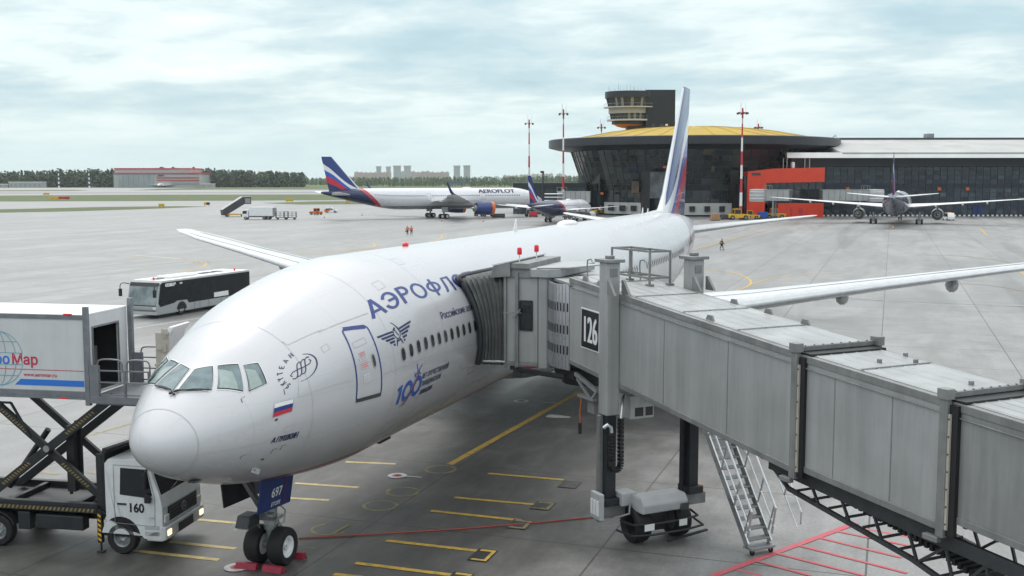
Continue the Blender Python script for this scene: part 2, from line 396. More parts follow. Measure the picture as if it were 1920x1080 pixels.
def body_mat(name, col, zl, red, belly, c0, kz, paint=None, stripe=.14, rise=(99, 0), tailcol=(.008, .018, .075)):
    """aircraft skin: body colour, stripe at height zl, belly colour, tail colour behind the slanted line x - kz*z = c0"""
    m = mat(name, col, .24, .12, spec=.55, coat=.25); t = m.node_tree; b = t.nodes['Principled BSDF']; b.inputs['Coat Roughness'].default_value = .12
    tc = N(t, 'ShaderNodeTexCoord'); s = N(t, 'ShaderNodeSeparateXYZ'); L(t, tc.outputs['Object'], s.inputs[0]); X, Z = s.outputs[0], s.outputs[2]
    n = N(t, 'ShaderNodeTexNoise'); n.inputs['Scale'].default_value = .45; n.inputs['Detail'].default_value = 4; n.inputs['Roughness'].default_value = .5
    mp = N(t, 'ShaderNodeMapping'); L(t, tc.outputs['Object'], mp.inputs[0]); mp.inputs['Scale'].default_value = (.35, 1, 1); L(t, mp.outputs[0], n.inputs['Vector'])
    f = RAMP(t, n.outputs[0], [(.3, .93), (.62, 1.0)])
    c = MIX(t, 1.0, tuple(col), f, 'MULTIPLY')
    def line(coord, per, wd):
        fr = MATH(t, 'FRACT', MATH(t, 'DIVIDE', coord, per)); return MATH(t, 'LESS_THAN', fr, wd/per)
    y = s.outputs[1]
    th = MATH(t, 'ARCTAN2', MATH(t, 'SUBTRACT', Z, 5.45), y)
    ln = MATH(t, 'MAXIMUM', line(MATH(t, 'ADD', X, 102.2), 3.74, .022), line(MATH(t, 'ADD', th, 20.11), .436, .005))
    c = MIX(t, MATH(t, 'MULTIPLY', ln, .16), c, (.2, .2, .23))
    zline = MATH(t, 'ADD', MATH(t, 'MULTIPLY', MATH(t, 'MAXIMUM', MATH(t, 'SUBTRACT', X, rise[0]), 0.0), rise[1]), zl)
    dz = MATH(t, 'SUBTRACT', Z, zline)
    c = MIX(t, MATH(t, 'LESS_THAN', dz, 0.0), c, red)
    c = MIX(t, MATH(t, 'LESS_THAN', dz, -stripe), c, belly)
    t1 = MATH(t, 'SUBTRACT', MATH(t, 'SUBTRACT', X, MATH(t, 'MULTIPLY', Z, kz)), c0)
    c = MIX(t, MATH(t, 'GREATER_THAN', t1, -1.3), c, red if stripe else (.45, .03, .05))
    c = MIX(t, MATH(t, 'GREATER_THAN', t1, 0.0), c, tailcol)
    L(t, c, b.inputs['Base Color'])
    mr = N(t, 'ShaderNodeMapRange'); L(t, n.outputs[0], mr.inputs[0]); mr.inputs[1].default_value = .3; mr.inputs[2].default_value = .7; mr.inputs[3].default_value = .32; mr.inputs[4].default_value = .22
    n2 = N(t, 'ShaderNodeTexNoise'); n2.inputs['Scale'].default_value = 1.1; n2.inputs['Detail'].default_value = 2; L(t, tc.outputs['Object'], n2.inputs['Vector'])
    bp = N(t, 'ShaderNodeBump'); bp.inputs['Strength'].default_value = .05; bp.inputs['Distance'].default_value = .05; L(t, n2.outputs[0], bp.inputs['Height']); L(t, bp.outputs[0], b.inputs['Normal'])
    L(t, mr.outputs[0], b.inputs['Roughness'])
    return m
def fin_mat(name, xr0, xr1, xt0, xt1, zr, zt):
    """tail fin paint: waving tricolour bands; white leading edge"""
    m = mat(name, (.02, .05, .2), .22, spec=.5, coat=.2); t = m.node_tree; b = t.nodes['Principled BSDF']
    tc = N(t, 'ShaderNodeTexCoord'); s = N(t, 'ShaderNodeSeparateXYZ'); L(t, tc.outputs['Object'], s.inputs[0]); X, Z = s.outputs[0], s.outputs[2]
    v = MATH(t, 'DIVIDE', MATH(t, 'SUBTRACT', Z, zr), zt-zr)
    le = MATH(t, 'ADD', MATH(t, 'MULTIPLY', v, xt0-xr0), xr0); ch = MATH(t, 'ADD', MATH(t, 'MULTIPLY', v, (xt1-xt0)-(xr1-xr0)), xr1-xr0)
    u = MATH(t, 'DIVIDE', MATH(t, 'SUBTRACT', X, le), ch)
    iu = MATH(t, 'SUBTRACT', 1.0, u)
    wv = MATH(t, 'MULTIPLY', MATH(t, 'SINE', MATH(t, 'MULTIPLY', u, 7.5)), .06)
    c = MATH(t, 'ADD', MATH(t, 'ADD', v, MATH(t, 'MULTIPLY', iu, .82)), wv)
    col = RAMP(t, c, [(0.0, (.012, .025, .11)), (.29, (.45, .018, .045)), (.52, (.02, .09, .42)), (.68, (.72, .73, .76)), (.86, (.02, .045, .19))], 'CONSTANT')
    col = MIX(t, MATH(t, 'LESS_THAN', u, .05), col, (.66, .68, .70))
    L(t, col, b.inputs['Base Color']); return m

AF = [(0, 0), (.015, .38), (.06, .68), (.15, .92), (.30, 1.0), (.50, .84), (.72, .5), (.90, .18), (1.0, .02), (.90, -.10), (.72, -.3), (.50, -.55), (.30, -.72), (.15, -.68), (.06, -.5), (.015, -.3)]
def wing_mesh(secs, side, vert=False):
    """secs: (span position, x leading edge, x trailing edge, height, thickness)"""
    mb = MB(); rings = []
    for y, xl, xt, z, th in secs:
        c = xt-xl
        r = [(xl+c*a, b*th/1.75) for a, b in AF]
        rings.append([(x, h, z) for x, h in r] if vert else [(x, side*y, z+h) for x, h in r])
    return mb.loft(rings)
def wheel(parent, c, R, wd, sidey, name='wheel', n=28, detail=True):
    a = (0, sidey, 0); o = tyre(MB(), c, a, R, wd, n).build(name, MT['rubber'], parent, 40)
    if detail:
        h = wd/2; mb = MB().lathe(c, a, [(.02, h*.35), (R*.1, h*.62), (R*.16, h*.6), (R*.18, h*.45), (R*.36, h*.4), (R*.42, h*.72), (R*.5, h*.78), (R*.57, h*.86), (R*.57, -h*.7), (.02, -h*.7)], n)
        for k in range(8):
            an = 2*pi*k/8; mb.cyl(Vector(c)+Vector((cos(an)*R*.27, sidey*h*.4, sin(an)*R*.27)), Vector(c)+Vector((cos(an)*R*.27, sidey*h*.5, sin(an)*R*.27)), R*.035, n=6)
        mb.build('rim', MT['white'], o, 35)
    return o
def engine(root, c, R, L_, col, lipcol, n=32, pylon=None):
    x, y, z = c
    e = MB().lathe(c, (1, 0, 0), [(R*.82, .35*R), (R*.84, .1), (R*.9, -.02), (R*.96, .04), (R*1.0, .22*L_), (R*1.0, .45*L_), (R*.93, .8*L_), (R*.84, L_), (R*.78, L_), (R*.78, .9*L_), (.05, .9*L_)], n, False).build('engine_nacelle', [col], root, 40)
    MB().lathe(c, (1, 0, 0), [(R*.84, .1), (R*.9, -.03), (R*.965, .04), (R*1.003, .18*L_), (R*.99, .18*L_)], n, False).build('intake_lip', lipcol, e, 40)
    fan = MB()
    for k in range(22):
        an = 2*pi*k/22; d = Vector((0, cos(an), sin(an))); q = Vector((0, -sin(an), cos(an))); o = Vector(c)+Vector((.4*R, 0, 0))
        fan.prism([o+d*R*.25-q*.04, o+d*R*.82-q*.09, o+d*R*.82+q*.09+Vector((.15, 0, 0)), o+d*R*.25+q*.04+Vector((.15, 0, 0))], (.02, 0, 0))
    fan.lathe(Vector(c), (1, 0, 0), [(.02, .12*R), (R*.12, .22*R), (R*.26, .42*R), (R*.26, .6*R), (.02, .6*R)], 18)
    fan.lathe(Vector(c), (1, 0, 0), [(R*.81, .62*R), (.02, .62*R), (.02, .64*R), (R*.81, .64*R)], 24)
    fan.build('fan', MT['darkgrey'], e, 40)
    MB().lathe(Vector(c), (1, 0, 0), [(R*.55, .85*L_), (R*.52, 1.12*L_), (R*.30, 1.12*L_), (R*.26, 1.1*L_), (.02, 1.35*L_)], 24).build('exhaust_cone', MT['steel'], e, 40)
    if pylon:
        zt, xa = pylon
        MB().prism([(x+.25*L_, y-.22, z+R*.85), (x+1.25*L_, y-.22, z+R*.7), (xa+.6*L_, y-.22, zt), (xa-.1*L_, y-.22, zt)], (0, .44, 0)).build('engine_pylon', MT['lightgrey'], root, bevel=.06)
    return e
def main_gear(root, x, y, ztop, R, axles, track=1.3, n=18):
    mb = MB().cyl((x, y, R), (x, y, ztop), .26, .30, 12).bar((x, y, R+.9), (x-.1, y*.55, ztop), .2, .2).bar((x-axles*.75, y, R), (x+axles*.75, y, R), .32, .3)
    for a in range(axles):
        xx = x + (a-(axles-1)/2)*R*2.15; mb.cyl((xx, y-track/2, R), (xx, y+track/2, R), .12, n=8)
    g = mb.build('main_landing_gear', MT['steel'], root, 40)
    for a in range(axles):
        xx = x + (a-(axles-1)/2)*R*2.15
        for s_ in (-1, 1): wheel(g, (xx, y+s_*track/2, R), R, R*.72, s_, n=n)
    MB().bx(x-.9, x+.9, y+(.75 if y > 0 else -.80), y+(.80 if y > 0 else -.75), R+1.1, ztop).build('gear_door', MT['lightgrey'], g)

# ---------------------------------------------------------------- the big jet at the stand
JET = thing('airliner', 'large white twin-engine airliner parked nose-in at the stand, joined to the boarding bridge', 'airplane', (0, 0, 0))
B = Body(main=True)
ZL = 3.0
mskin = body_mat('airliner_skin', (.56, .563, .585), ZL, (.33, .035, .045), (.40, .41, .44), 66.5, .75, stripe=.17, rise=(50, .40))
fus = B.skin(190, 96).build('fuselage', mskin, JET, 60)
wm = mat('wing_paint', (.60, .62, .63), .34, .1, var=.1, vs=.7, rvar=.08)
for sgn, nm in ((1, 'wing'), (-1, 'wing')):
    secs = [(0, 24.8, 40.6, 3.9, 1.8), (3.0, 26.8, 40.3, 4.12, 1.65), (6.5, 29.2, 39.8, 4.55, 1.25), (10.2, 31.8, 39.5, 4.98, .92), (16, 35.3, 39.9, 5.72, .62), (22, 38.8, 42.2, 6.42, .42), (27.6, 42.2, 45.4, 6.98, .28), (29.4, 43.7, 46.4, 7.14, .22), (31.0, 45.2, 47.4, 7.22, .13), (32.2, 46.7, 48.4, 7.28, .07), (33.0, 47.6, 48.7, 7.30, .03)]
    wg = wing_mesh(secs, sgn).build(nm, wm, JET, 40)
    slat = MB()       # bare metal leading edge
    rings = []
    for y, xl, xt, z, th in secs[1:9]:
        c = xt-xl; rings.append([(xl+c*a-.012, sgn*y, z+b*th/1.75*1.03) for a, b in [(.07, .72), (.03, .5), (.006, .2), (0, 0), (.006, -.2), (.03, -.36), (.07, -.52)]])
    slat.loft(rings, False, False, close=False).build('slat', MT['alu'], wg, 60)
    lines = MB()      # spoiler and flap seams on the upper surface
    for fr in (.16, .64, .78):
        pts = []
        for y, xl, xt, z, th in secs[1:8]:
            c = xt-xl; h = hermite([a for a, b in AF[:9]], [b for a, b in AF[:9]], fr); pts.append((xl+c*fr, sgn*y, z+h*th/1.75+.012))
        for p, q in zip(pts[:-1], pts[1:]): lines.bar(p, q, .05, .012)
    lines.build('panel_seam', MT['grey'], wg)
    for y in (8.3, 14.2, 19.6):
        k = min(range(len(secs)-1), key=lambda i: abs(secs[i][0]-y)); 
        f_ = lambda j: hermite([q[0] for q in secs], [q[j] for q in secs], y)
        xl, xt, z, th = f_(1), f_(2), f_(3), f_(4)
        fr = MB(); rr = []
        for a, r in ((0, .04), (.12, .24), (.4, .34), (.7, .3), (1, .05)):
            xx = xt-1.5+2.6*a; rr.append([(xx, sgn*y+r*1.0*cos(t), z-th*.25-.50-a*.10+r*1.2*sin(t)) for t in [2*pi*i/10 for i in range(10)]])
        fr.loft(rr).build('flap_fairing', MT['lightgrey'], wg, 50)
    engine(JET, (25.8, sgn*9.75, 2.75), 1.86, 4.9, MT['lightgrey'], MT['alu'], pylon=(4.8, 32.0))
    main_gear(JET, 37.1, sgn*5.5, 4.2, .66, 3, 1.4)
    ts = [(0, 63.2, 71.0, 6.75, .75), (1.0, 64.4, 71.2, 6.85, .7), (6, 68.6, 72.3, 7.45, .36), (10.4, 71.6, 73.7, 7.95, .17), (10.75, 72.3, 73.9, 8.0, .06)]
    wing_mesh(ts, sgn).build('tailplane', wm, JET, 40)
fm = fin_mat('fin_paint', 61.4, 72.1, 70.6, 73.9, 8.3, 18.55)
fs_ = [(0, 59.2, 72.0, 8.1, .95), (0, 61.8, 72.2, 8.75, .9), (0, 63.1, 72.35, 9.8, .8), (0, 66.5, 73.0, 13.8, .54), (0, 70.2, 73.8, 18.2, .28), (0, 70.9, 73.8, 18.55, .11)]
wing_mesh(fs_, 1, True).build('tail_fin', fm, JET, 50)
MB().loft([[(x, w*c_, z+w*.5*s_) for c_, s_ in [(cos(t), sin(t)) for t in [pi*i/8 for i in range(9)]]] for x, w, z in ((55.0, .05, 8.5), (57.5, .3, 8.45), (60.5, .5, 8.42), (63, .4, 8.35))], close=False).build('dorsal_fillet', mskin, JET, 60)
MB().loft([[(x, 3.25*k_*sin(t), 2.95+(.95*k_)*cos(t)) for t in [2*pi*i/24 for i in range(24)]] for x, k_ in ((22.5, .3), (25, .9), (27, 1.0), (38, 1.0), (41.5, .85), (45, .3))]).build('belly_fairing', mskin, JET, 60)

# radome: its seam, the lightning strips, and seams round the nose
dl = MB()
ring = [(B.hit(371, 825)[0]-.0, radians(a)) for a in range(-180, 181, 3)]
XR = ring[0][0]
B.strip(dl, ring, .016)
for a in (12, -28, 55, 110, 150, -75): B.strip(dl, [(XR-.02, radians(a)), (1.0, radians(a))], .014)
dl.build('radome_seam', MT['lightgrey'], fus)
# cockpit glazing, drawn on the port side and mirrored
mglass = mat('cockpit_glass', (.03, .075, .085), .04, spec=.9, var=.5, vs=2.2, col2=(.12, .20, .22), coat=.6)
mblind = mat('blind_pale', (.30, .38, .36), .12, spec=.8, var=.25, vs=3)
def hits(*uv): return [B.hit(*p) for p in uv]
panes = [hits((323, 733), (397, 731), (397, 688), (340, 694)), hits((408, 728), (456, 733), (446, 685), (408, 688)), hits((467, 733), (498, 719), (483, 683), (457, 686))]
panes[0] = [(x, min(th, pi/2-.05)) for x, th in panes[0]]
for pane in panes:
    for mirror in (False, True):
        k_ = panes.index(pane)
        c4 = [(x, pi-th) if mirror else (x, th) for x, th in pane]
        f1 = MB(); B.panel(f1, c4, .010, 8, grow=.055); fo = f1.build('window_frame', MT['white'], fus, 60)
        f2 = MB(); B.panel(f2, c4, .014, 8, grow=.03); f2.build('window_gasket', MT['black'], fo, 60)
        f3 = MB(); B.panel(f3, c4, .019, 8); f3.build('pane', mglass, fo, 60)
        if k_:      # pale sun blind drawn behind the side panes
            a_, b_, c_, d_ = c4; L2 = lambda p, q, t: (p[0]+(q[0]-p[0])*t, p[1]+(q[1]-p[1])*t)
            f4 = MB(); B.panel(f4, [L2(a_, b_, .08), L2(a_, b_, .80), L2(L2(a_, d_, .72), L2(b_, c_, .72), .62), L2(a_, d_, .86)], .021, 6); f4.build('sun_blind', mblind, fo, 60)
for path in (((318, 741), (335, 728+6), (372, 733), (392, 732)),):
    q = [B.pt(*B.hit(*p), .05) for p in path]
    MB().tube([q[0], q[1]], .03, 6).tube(q[1:], .02, 6).build('wiper', MT['black'], JET)
    q2 = [Vector((p.x, -p.y, p.z)) for p in q]
    MB().tube([q2[0], q2[1]], .03, 6).tube(q2[1:], .02, 6).build('wiper', MT['black'], JET)

# passenger windows
XW, THW = B.hit(756, 661)
thw = [B.hit(u, v)[1] for u, v in ((756, 661), (823, 637), (888.6, 613))]
THW = sum(thw)/3
mpane = mat('cabin_window_pane', (.06, .06, .06), .12, spec=.6, var=.6, vs=9)
mrear = mat('cabin_window_pane_shaded', (.13, .075, .06), .2, spec=.5, var=.4, vs=5)
mring = mat('window_ring', (.50, .50, .52), .35, .4)
def oval(w_, h_, n=18): return [(w_*math.copysign(abs(cos(t))**.75, cos(t)), h_*math.copysign(abs(sin(t))**.75, sin(t))) for t in [2*pi*i/n for i in range(n)]]
def cab_window(x, m):
    mb = MB(); mb.cur = 0; o = oval(.155, .225); i_ = oval(.125, .19)
    B.wrap(mb, o+i_, [(k, (k+1) % 18, 18+(k+1) % 18, 18+k) for k in range(18)], x, THW, .008, gs=9, gt=.15)
    mb.cur = 1; n0 = len(mb.f); B.wrap(mb, i_, [tuple(range(18))], x, THW, .004, gs=9, gt=.15)
    mb.build('cabin_window', [mring, m], fus)
PITCHW = .533
xs_win = [XW + PITCHW*i for i in range(13)]
x_ = XW + PITCHW*17
while x_ < 60.5:
    if not any(abs(x_-d) < 1.2 for d in (28.6, 41.5, 56.6)): xs_win.append(x_)
    x_ += PITCHW
for i, x in enumerate(xs_win[:96]): cab_window(x, mpane if i < 13 else mrear)
# doors: navy outline, sill, little window, placards
def door_outline(c4, wd, m, name):
    def rr(c4, n=5, r=.14):
        out = []
        for i in range(4):
            p, a, b = c4[i], c4[i-1], c4[(i+1) % 4]
            def tow(q, d):
                l = hypot(q[0]-p[0], (q[1]-p[1])*3.1); return (p[0]+(q[0]-p[0])*d/l, p[1]+(q[1]-p[1])*d/l)
            s0, s1 = tow(a, r), tow(b, r)
            for k in range(n+1):
                t = k/n; out.append(tuple((1-t)**2*s0[j]+2*t*(1-t)*p[j]+t*t*s1[j] for j in (0, 1)))
        return out+[out[0]]
    mb = MB(); B.strip(mb, rr(c4), wd, .008, .08); return mb.build(name, m, fus)
D1 = hits((667, 752), (714, 739), (687, 611), (640, 619))
dd = door_outline(D1, .055, MT['letter'], 'door_outline')
mb = MB(); B.strip(mb, [D1[0], D1[1]], .12, .012); mb.build('door_sill', MT['darkgrey'], dd)
mb = MB(); B.strip(mb, [(D1[3][0]+.08, D1[3][1]), (D1[2][0]-.08, D1[2][1])], .13, .009); mb.build('door_header', MT['letter'], dd)
xd, td = B.hit(701, 676); mb = MB(); mb.cur = 0; B.wrap(mb, oval(.10, .235), [tuple(range(18))], xd, td, .008, gs=9, gt=.12); mb.cur = 1; B.wrap(mb, oval(.065, .19), [tuple(range(18))], xd, td, .011, gs=9, gt=.12)
mb.build('door_window', [mring, MT['darkgrey']], dd)
def rect(w_, h_): return [(-w_/2, -h_/2), (w_/2, -h_/2), (w_/2, h_/2), (-w_/2, h_/2)], [(0, 1, 2, 3)]
mplac = mat('placard', (.62, .63, .66), .5); mplp = mat('placard_pink', (.60, .45, .47), .5)
for (u, v), w_, h_, m in (((679, 664), .30, .16, mplp), ((681, 671), .36, .14, mplac), ((684, 684), .34, .2, mplp), ((688, 709), .3, .26, mplac)):
    a, b = B.hit(u, v); mb = MB(); mb.cur = 0; B.wrap(mb, *rect(w_, h_), a, b, .008)
    mb.cur = 1
    for j in range(3): B.wrap(mb, *rect(w_*.8, .014), a, b+(j-1)*h_*.28/3.1, .0115)
    mb.build('door_placard', [m, MT['red'] if m is mplp else MT['grey']], dd)
a, b = B.hit(674, 643); mb = MB(); B.strip(mb, [(a-.3, b-.03), (a+.3, b-.03), (a+.3, b+.03), (a-.3, b+.03), (a-.3, b-.03)], .012); mb.build('door_handle', MT['grey'], dd)
# seam lines along the flank
for uvs, wd in ((((540, 647), (605, 618)), .03), (((598, 623), (690, 587)), .035), (((560, 745), (662, 713)), .015), (((718, 702), (890, 645)), .018), (((375, 851), (520, 822)), .016), (((528, 640), (540, 647)), .03), (((558, 702), (559, 745)), .012)):
    mb = MB(); B.strip(mb, hits(*uvs), wd, .005); mb.build('skin_seam', MT['lightgrey'], fus)
# big lettering and emblems on the port flank
def decal(name, vf, uv, m, k=1.0, rot=0.0, off=.007):
    x, th = B.hit(*uv); mb = MB()
    for i, q in enumerate(vf if isinstance(vf, list) else [vf]):     # strokes that cross lie a millimetre apart
        B.wrap(mb, move(q, 0, 0, k)[0], q[1], x, th, off + .001*(i % 7), rot=rot)
    return mb.build(name, m, fus)
def bold(vf, d): return [move(vf, k*d, 0) for k in (-1, 0, 1)]      # thickened by overprinting
def glyphs(word, h, wd):
    """capital letters drawn as strokes, height h"""
    out = []; x = 0.0
    el = lambda cx, cy, rx, ry, a0, a1, n=20: [(cx+rx*cos(radians(a0+(a1-a0)*i/n)), cy+ry*sin(radians(a0+(a1-a0)*i/n))) for i in range(n+1)]
    e = wd/h/2
    G = {'А': (.72, [[(e, 0), (.36, 1)], [(.36, 1), (.72-e, 0)], [(.15, .30), (.57, .30)]]),
         'Э': (.66, [el(.27, .5, .36-e, .5-e, 155, -155, 26), [(.18, .5), (.60, .5)]]),
         'Р': (.58, [[(e, 0), (e, 1)], [(e, 1-e), (.28, 1-e)] + el(.28, .72, .28-e, .28-e, 90, -90, 12) + [(.28, .44+e), (e, .44+e)]]),
         'О': (.80, [el(.40, .5, .40-e, .5-e, 0, 360, 30)]),
         'Ф': (.82, [el(.41, .53, .40-e, .34-e, 0, 360, 28), [(.41, -.06), (.41, 1.06)]]),
         'Л': (.68, [[(e*.5, e), (.12, .06), (.17, .3), (.24, 1-e), (.68-e, 1-e)], [(.68-e, 1), (.68-e, 0)]]),
         'Т': (.60, [[(0, 1-e), (.60, 1-e)], [(.30, 1-e), (.30, 0)]])}
    for ch in word:
        w_, st = G[ch]
        for p in st: out.append(stroke([(x+a*h, b*h) for a, b in p], wd))
        x += (w_+.11)*h
    return out, x
p0, p1 = B.hit(700, 599), B.hit(694, 562)
hA = (p1[1]-p0[1])*3.1
p2 = B.hit(840, 556)
_, wl = glyphs('АЭРОФ', hA, .1); kx = (p2[0]-p0[0])/(wl-.11*hA)
gl, _ = glyphs('АЭРОФЛОТ', hA, .135*hA)
decal('airline_name', [([(x*kx, y) for x, y in v], f) for v, f in gl], (698, 599), MT['letter'])
q0, q1 = B.hit(828, 599), B.hit(879, 581)
vs, fs = text2d('Российские', 1.0); wr = max(x for x, y in vs); hr = (B.hit(826, 585)[1]-B.hit(828, 599)[1])*3.1; kr = hr/max(y for x, y in text2d('Р', 1.0)[0])
decal('airline_subtitle', bold(text2d('Российские авиалинии', kr, 0, sx=(B.hit(872, 583)[0]-q0[0])/(wr*kr)), .006), (828, 599), MT['ink'])
vs, fs = text2d('А.ПУШКИН', 1.0, .01, .15); wn = max(x for x, y in vs); n0, n1, n2 = B.hit(507, 830), B.hit(557, 819), B.hit(507, 821)
kn = (n2[1]-n0[1])*3.1/max(y for x, y in text2d('П', 1.0)[0])
decal('aircraft_name', bold(text2d('А.ПУШКИН', kn, 0, .15, sx=(n1[0]-n0[0])/(wn*kn)), .009), (507, 831), MT['ink'], rot=(n1[1]-n0[1])*3.1/(n1[0]-n0[0]))
# flag
fc = hits((511, 783), (547, 771), (550, 748), (514, 757))
def lerp(a, b, t): return (a[0]+(b[0]-a[0])*t, a[1]+(b[1]-a[1])*t)
mb = MB()
for j in range(3):
    mb.cur = 2-j
    B.panel(mb, [lerp(fc[0], fc[3], j/3), lerp(fc[1], fc[2], j/3), lerp(fc[1], fc[2], (j+1)/3), lerp(fc[0], fc[3], (j+1)/3)], .008, 4)
mb.build('flag_decal', [MT['white'], MT['letter'], MT['red']], fus)
mb = MB(); B.strip(mb, fc+[fc[0]], .012, .010); mb.build('flag_border', MT['grey'], fus)
# round alliance emblem: lettering on an arc, thin ring, looping monogram
x0, th0 = B.hit(565, 690)
RE = .44
sx_e = 1.25
arc = stroke([(RE*sx_e*cos(t), RE*sin(t)) for t in [radians(62 - i*6.2) for i in range(29)]], lambda t: .012+.035*sin(pi*min(1, t*1.15)))
parts = [arc]
for kx in (-.12, .0, .12):
    parts.append(stroke([((kx+x)*sx_e, y) for x, y in ((-.20, -.17), (-.14, -.22), (-.07, -.20), (-.03, -.11), (0, 0), (.03, .11), (.07, .20), (.14, .23), (.19, .18))], .034))
parts.append(stroke([(-.30*sx_e, -.10), (-.33*sx_e, -.02), (-.24*sx_e, .04), (-.08*sx_e, .02), (.08*sx_e, -.02), (.24*sx_e, -.02), (.31*sx_e, .05), (.27*sx_e, .12)], .032))
SKY = {'S': [[(.5, .82), (.3, .98), (.08, .82), (.12, .6), (.45, .42), (.5, .18), (.28, .02), (.04, .16)]], 'K': [[(.05, 0), (.05, 1)], [(.5, 1), (.07, .42)], [(.2, .55), (.52, 0)]], 'Y': [[(0, 1), (.27, .5)], [(.54, 1), (.27, .5), (.27, 0)]], 'T': [[(0, .95), (.54, .95)], [(.27, .95), (.27, 0)]],
       'E': [[(.5, .95), (.06, .95), (.06, .05), (.5, .05)], [(.06, .5), (.44, .5)]], 'A': [[(0, 0), (.27, 1), (.54, 0)], [(.1, .33), (.44, .33)]], 'M': [[(.03, 0), (.08, 1), (.3, .3), (.52, 1), (.57, 0)]]}
for i, ch in enumerate('SKYTEAM'):
    an = radians(212 - i*19.5)
    for p in SKY[ch]: parts.append(move(stroke([((x-.27)*.17, y*.17) for x, y in p], .03), RE*1.16*sx_e*cos(an), RE*1.16*sin(an), 1, an-pi/2))
decal('alliance_emblem', parts, (565, 690), MT['ink'])
# winged emblem
x0, th0 = B.hit(743, 624)
def poly(*p): return list(p), [tuple(range(len(p)))]
parts = []
for s_ in (-1, 1):
    for j in range(5):
        y0 = .10-j*.085; xa, xb = s_*(.17+.02*j), s_*(.95-j*.15)
        parts.append(poly((xa, y0-.03), (xb, y0+.01-j*.01), (xb-s_*.04, y0-.05-j*.01), (xa, y0-.085)) if s_ > 0 else poly((xa, y0-.085), (xb-s_*.04, y0-.05-j*.01), (xb, y0+.01-j*.01), (xa, y0-.03)))
parts.append(stroke([(.17*cos(t), -.02+.17*sin(t)) for t in [radians(-200+i*14) for i in range(19)]], .03))
parts.append(stroke([(-.12, .30), (-.02, .24), (.09, .13), (.15, .0)], lambda t: .012+.03*t))
parts.append(stroke([(-.08, .08), (.06, -.12)], .03)); parts.append(stroke([(-.13, .06), (-.02, .12)], .06))
parts.append(stroke([(-.09, -.2), (-.17, -.36)], .045)); parts.append(stroke([(.09, -.2), (.17, -.36)], .045)); parts.append(stroke([(-.1, -.24), (.1, -.24)], .04))
decal('winged_emblem', parts, (743, 622), MT['ink'], 1.12)
# anniversary emblem
a0, a1, a2 = B.hit(737, 760), B.hit(783, 746), B.hit(737, 728)
hh = (a2[1]-a0[1])*3.1; t1_ = text2d('100', 1.0, .03, .28); wt = max(x for x, y in t1_[0]); ct = max(y for x, y in t1_[0]); kk = hh/ct
w1 = (a1[0]-a0[0])/2.05
def ital(p): return [(x*w1+y*hh*.06, y*hh) for x, y in p]
o_ = lambda cx: [(cx+.30*cos(radians(a)), .5+.42*sin(radians(a))) for a in range(0, 361, 15)]
decal('anniversary_number', [stroke(ital([(.02, .78), (.22, .97), (.22, 0)]), .17), stroke(ital(o_(.78)), .15), stroke(ital(o_(1.52)), .15)], (738, 761), MT['blue'])
mb = MB()
for j, (c, m_) in enumerate((((0, 0), 0), ((.10, 0), 1), ((.2, 0), 2))):
    mb.cur = m_; B.wrap(mb, *stroke([(-.30+j*.13, -.05), (.05+j*.1, .28), (.42+j*.07, .60+.02*j), (.62+j*.04, .92)], .035), *B.hit(757, 757), .011)
mb.build('anniversary_swoosh', [MT['grey'], MT['red'], MT['ink']], fus)
pz = merge(stroke([(-.24, -.12), (.28, .14)], .05), stroke([(-.02, .0), (-.10, .26)], .045), stroke([(.0, -.0), (.24, -.14)], .045), stroke([(-.19, -.1), (-.26, .02)], .03), stroke([(-.19, -.1), (-.1, -.17)], .03))
decal('anniversary_plane', pz, (784, 696), MT['blue'], 1.0)
for txt, uv, u2 in (('ЛЕТ ОТЕЧЕСТВЕННОЙ', (790, 711), (839, 695)), ('ГРАЖДАНСКОЙ', (787, 726), (824, 713)), ('АВИАЦИИ', (784, 741), (807, 733))):
    t = text2d(txt, 1.0, .01, .25); wd_ = max(x for x, y in t[0]); kt = .165/.72
    g0, g1 = B.hit(*uv), B.hit(*u2)
    decal('anniversary_text', bold(text2d(txt, kt, 0, .25, sx=(g1[0]-g0[0])/(wd_*kt)), .007), uv, MT['ink'])
# access panels along the lower flank, and rivet lines beside the main joints
mpan = mat('panel_gap', (.34, .34, .36), .5)
for x, a, w_, h in ((4.6, -38, .5, .35), (6.2, -44, .45, .45), (8.2, -40, .8, .5), (9.7, -22, .35, .25), (10.9, -46, .6, .45), (12.6, -38, 1.6, 1.15), (3.4, -10, .3, .22), (9.0, 48, .5, .3), (11.9, 62, .4, .4), (5.2, 30, .25, .2), (7.4, -60, .9, .4)):
    t_ = radians(a); mb = MB(); B.strip(mb, [(x, t_), (x+w_, t_), (x+w_, t_+h/3.1), (x, t_+h/3.1), (x, t_)], .012, .0045); mb.build('access_panel', mpan, fus)
for x in (4.35, 8.05, 11.75):
    mb = MB(); B.strip(mb, [(x, radians(a_)) for a_ in range(-80, 181, 4)], .010, .0042); mb.build('skin_joint', mpan, fus)
